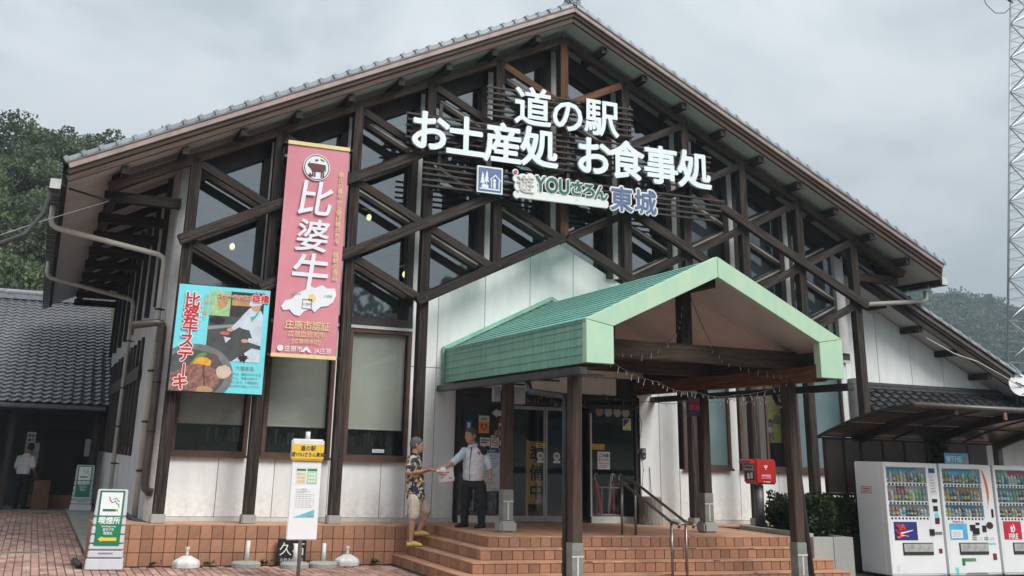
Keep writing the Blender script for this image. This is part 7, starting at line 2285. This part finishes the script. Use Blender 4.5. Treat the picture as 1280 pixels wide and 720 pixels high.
# --- man standing on the porch with his back half turned
o_ = V((-8.85, 13.55, ZG + 0.02))
t = thing('person', 'man in white shirt and black trousers seen from behind in the dark porch', 'person', o_)
b = MB()
Fw, Sd = V((0.55, 0.83, 0)), V((0.83, -0.55, 0))
hd_ = head(b, (0.08, 0.03, 1.50), Fw, V((0.25, 0.1, 1)), 0.22)
limb(b, [((0.04, 0.0, 1.42), 0.055), ((0.0, 0, 1.30), 0.06)])
b.loft([((0, 0, 1.32), Sd * 0.12, Fw * 0.06), ((0, 0, 1.22), Sd * 0.19, Fw * 0.10), ((-0.02, 0, 0.95), Sd * 0.16, Fw * 0.10), ((-0.02, 0, 0.78), Sd * 0.16, Fw * 0.10)], 14)
limb(b, [(Sd * 0.2 + V((0, 0, 1.26)), 0.055), (Sd * 0.26 + V((0, 0, 1.0)), 0.042), (Sd * 0.2 + Fw * 0.2 + V((0, 0, 0.86)), 0.03)])
hand(b, Sd * 0.2 + Fw * 0.205 + V((0, 0, 0.857)), Fw + V((0, 0, -0.4)), -Sd, curl=0.5)
limb(b, [(Sd * -0.2 + V((0, 0, 1.26)), 0.055), (Sd * -0.27 + V((0, 0, 1.0)), 0.042), (Sd * -0.2 + Fw * 0.18 + V((0, 0, 0.9)), 0.03)])
hand(b, Sd * -0.2 + Fw * 0.185 + V((0, 0, 0.897)), Fw + V((0, 0, -0.3)), Sd, curl=0.5, side=-1)
for q in (-1, 1):
    limb(b, [(Sd * 0.09 * q + V((0, 0, 0.78)), 0.08), (Sd * 0.11 * q + V((0, 0, 0.44)), 0.05), (Sd * 0.13 * q + V((0, 0, 0.08)), 0.036)])
soft(b, 'body', SKIN, t, 0.009)
face(t, hd_)
hair(t, hd_, HAIRB)
c_ = MB()
c_.loft([((0.02, 0, 1.375), Sd * 0.07, Fw * 0.07), ((0, 0, 1.31), Sd * 0.14, Fw * 0.085), ((0, 0, 1.24), Sd * 0.20, Fw * 0.12), ((-0.02, 0, 1.0), Sd * 0.19, Fw * 0.135), ((-0.02, 0, 0.86), Sd * 0.18, Fw * 0.135)], 16)
for q in (-1, 1):
    limb(c_, [(Sd * 0.19 * q + V((0, 0, 1.25)), 0.075), (Sd * 0.245 * q + V((0, 0, 1.06)), 0.068)])
soft(c_, 'shirt', SHIRTW, t, 0.010, 3, fold=0.02)
c_ = MB()
c_.loft([((-0.02, 0, 0.90), Sd * 0.165, Fw * 0.12), ((-0.01, 0, 0.74), Sd * 0.17, Fw * 0.12)], 14)
for q in (-1, 1):
    limb(c_, [(Sd * 0.09 * q + V((0, 0, 0.76)), 0.10), (Sd * 0.11 * q + V((0, 0, 0.44)), 0.075), (Sd * 0.13 * q + V((0, 0, 0.09)), 0.06)])
soft(c_, 'trousers', TROUS, t, 0.010, 3, fold=0.02)
for q in (-1, 1):
    shoe(t, Sd * 0.13 * q + V((0, 0, 0)), Fw + Sd * 0.2 * q)

# lettering becomes plain meshes
bpy.context.view_layer.update()
dg = bpy.context.evaluated_depsgraph_get()
fonts = [o for o in bpy.data.objects if o.type == 'FONT']
made = []
for o in fonts:
    me = bpy.data.meshes.new_from_object(o.evaluated_get(dg), depsgraph=dg)
    bd = o.get('bold', 0)
    if bd > 0:                      # heavier strokes: the outline repeated round a small circle, each a hair apart
        n0 = len(me.vertices)
        co = np.empty(n0 * 3, dtype=np.float32)
        me.vertices.foreach_get('co', co)
        co = co.reshape(-1, 3)
        fs = [tuple(p.vertices) for p in me.polygons]
        k_ = 8 if bd > 0.008 else 5
        vs, ff = [], []
        for q in range(k_):
            a_ = 2 * math.pi * (q + 0.5) / k_
            vs.append(co + np.array([bd * math.cos(a_), bd * math.sin(a_), 0.00012 * (q + 1)], dtype=np.float32))
            ff += [tuple(i + q * n0 for i in f) for f in fs]
        m2 = bpy.data.meshes.new(o.name)
        m2.from_pydata(np.concatenate(vs).tolist(), [], ff)
        m2.materials.append(o.data.materials[0])
        m2.update()
        me = m2
    made.append((o, me))
for o, me in made:
    nm = o.name.split('.')[0]
    if not me.materials:
        me.materials.append(o.data.materials[0])
    c = bpy.data.objects.new(nm, me)
    COL.objects.link(c)
    c.parent = o.parent
    c.location, c.rotation_euler, c.scale = o.location, o.rotation_euler, o.scale
    bpy.data.objects.remove(o)

# ================================================================== the humid air
HZ = bpy.data.materials.new('haze_air')
HZ.use_nodes = True
hn, hl = HZ.node_tree.nodes, HZ.node_tree.links
hn.remove(hn['Principled BSDF'])
pv = hn.new('ShaderNodeVolumePrincipled')
pv.inputs['Color'].default_value = (0.74, 0.88, 1.0, 1)
pv.inputs['Density'].default_value = 0.0007
pv.inputs['Anisotropy'].default_value = 0.2
hl.new(pv.outputs['Volume'], hn['Material Output'].inputs['Volume'])
tag(box('haze', (-700, -490, ZG - 1.2), (900, 800, 95), HZ), kind='stuff')
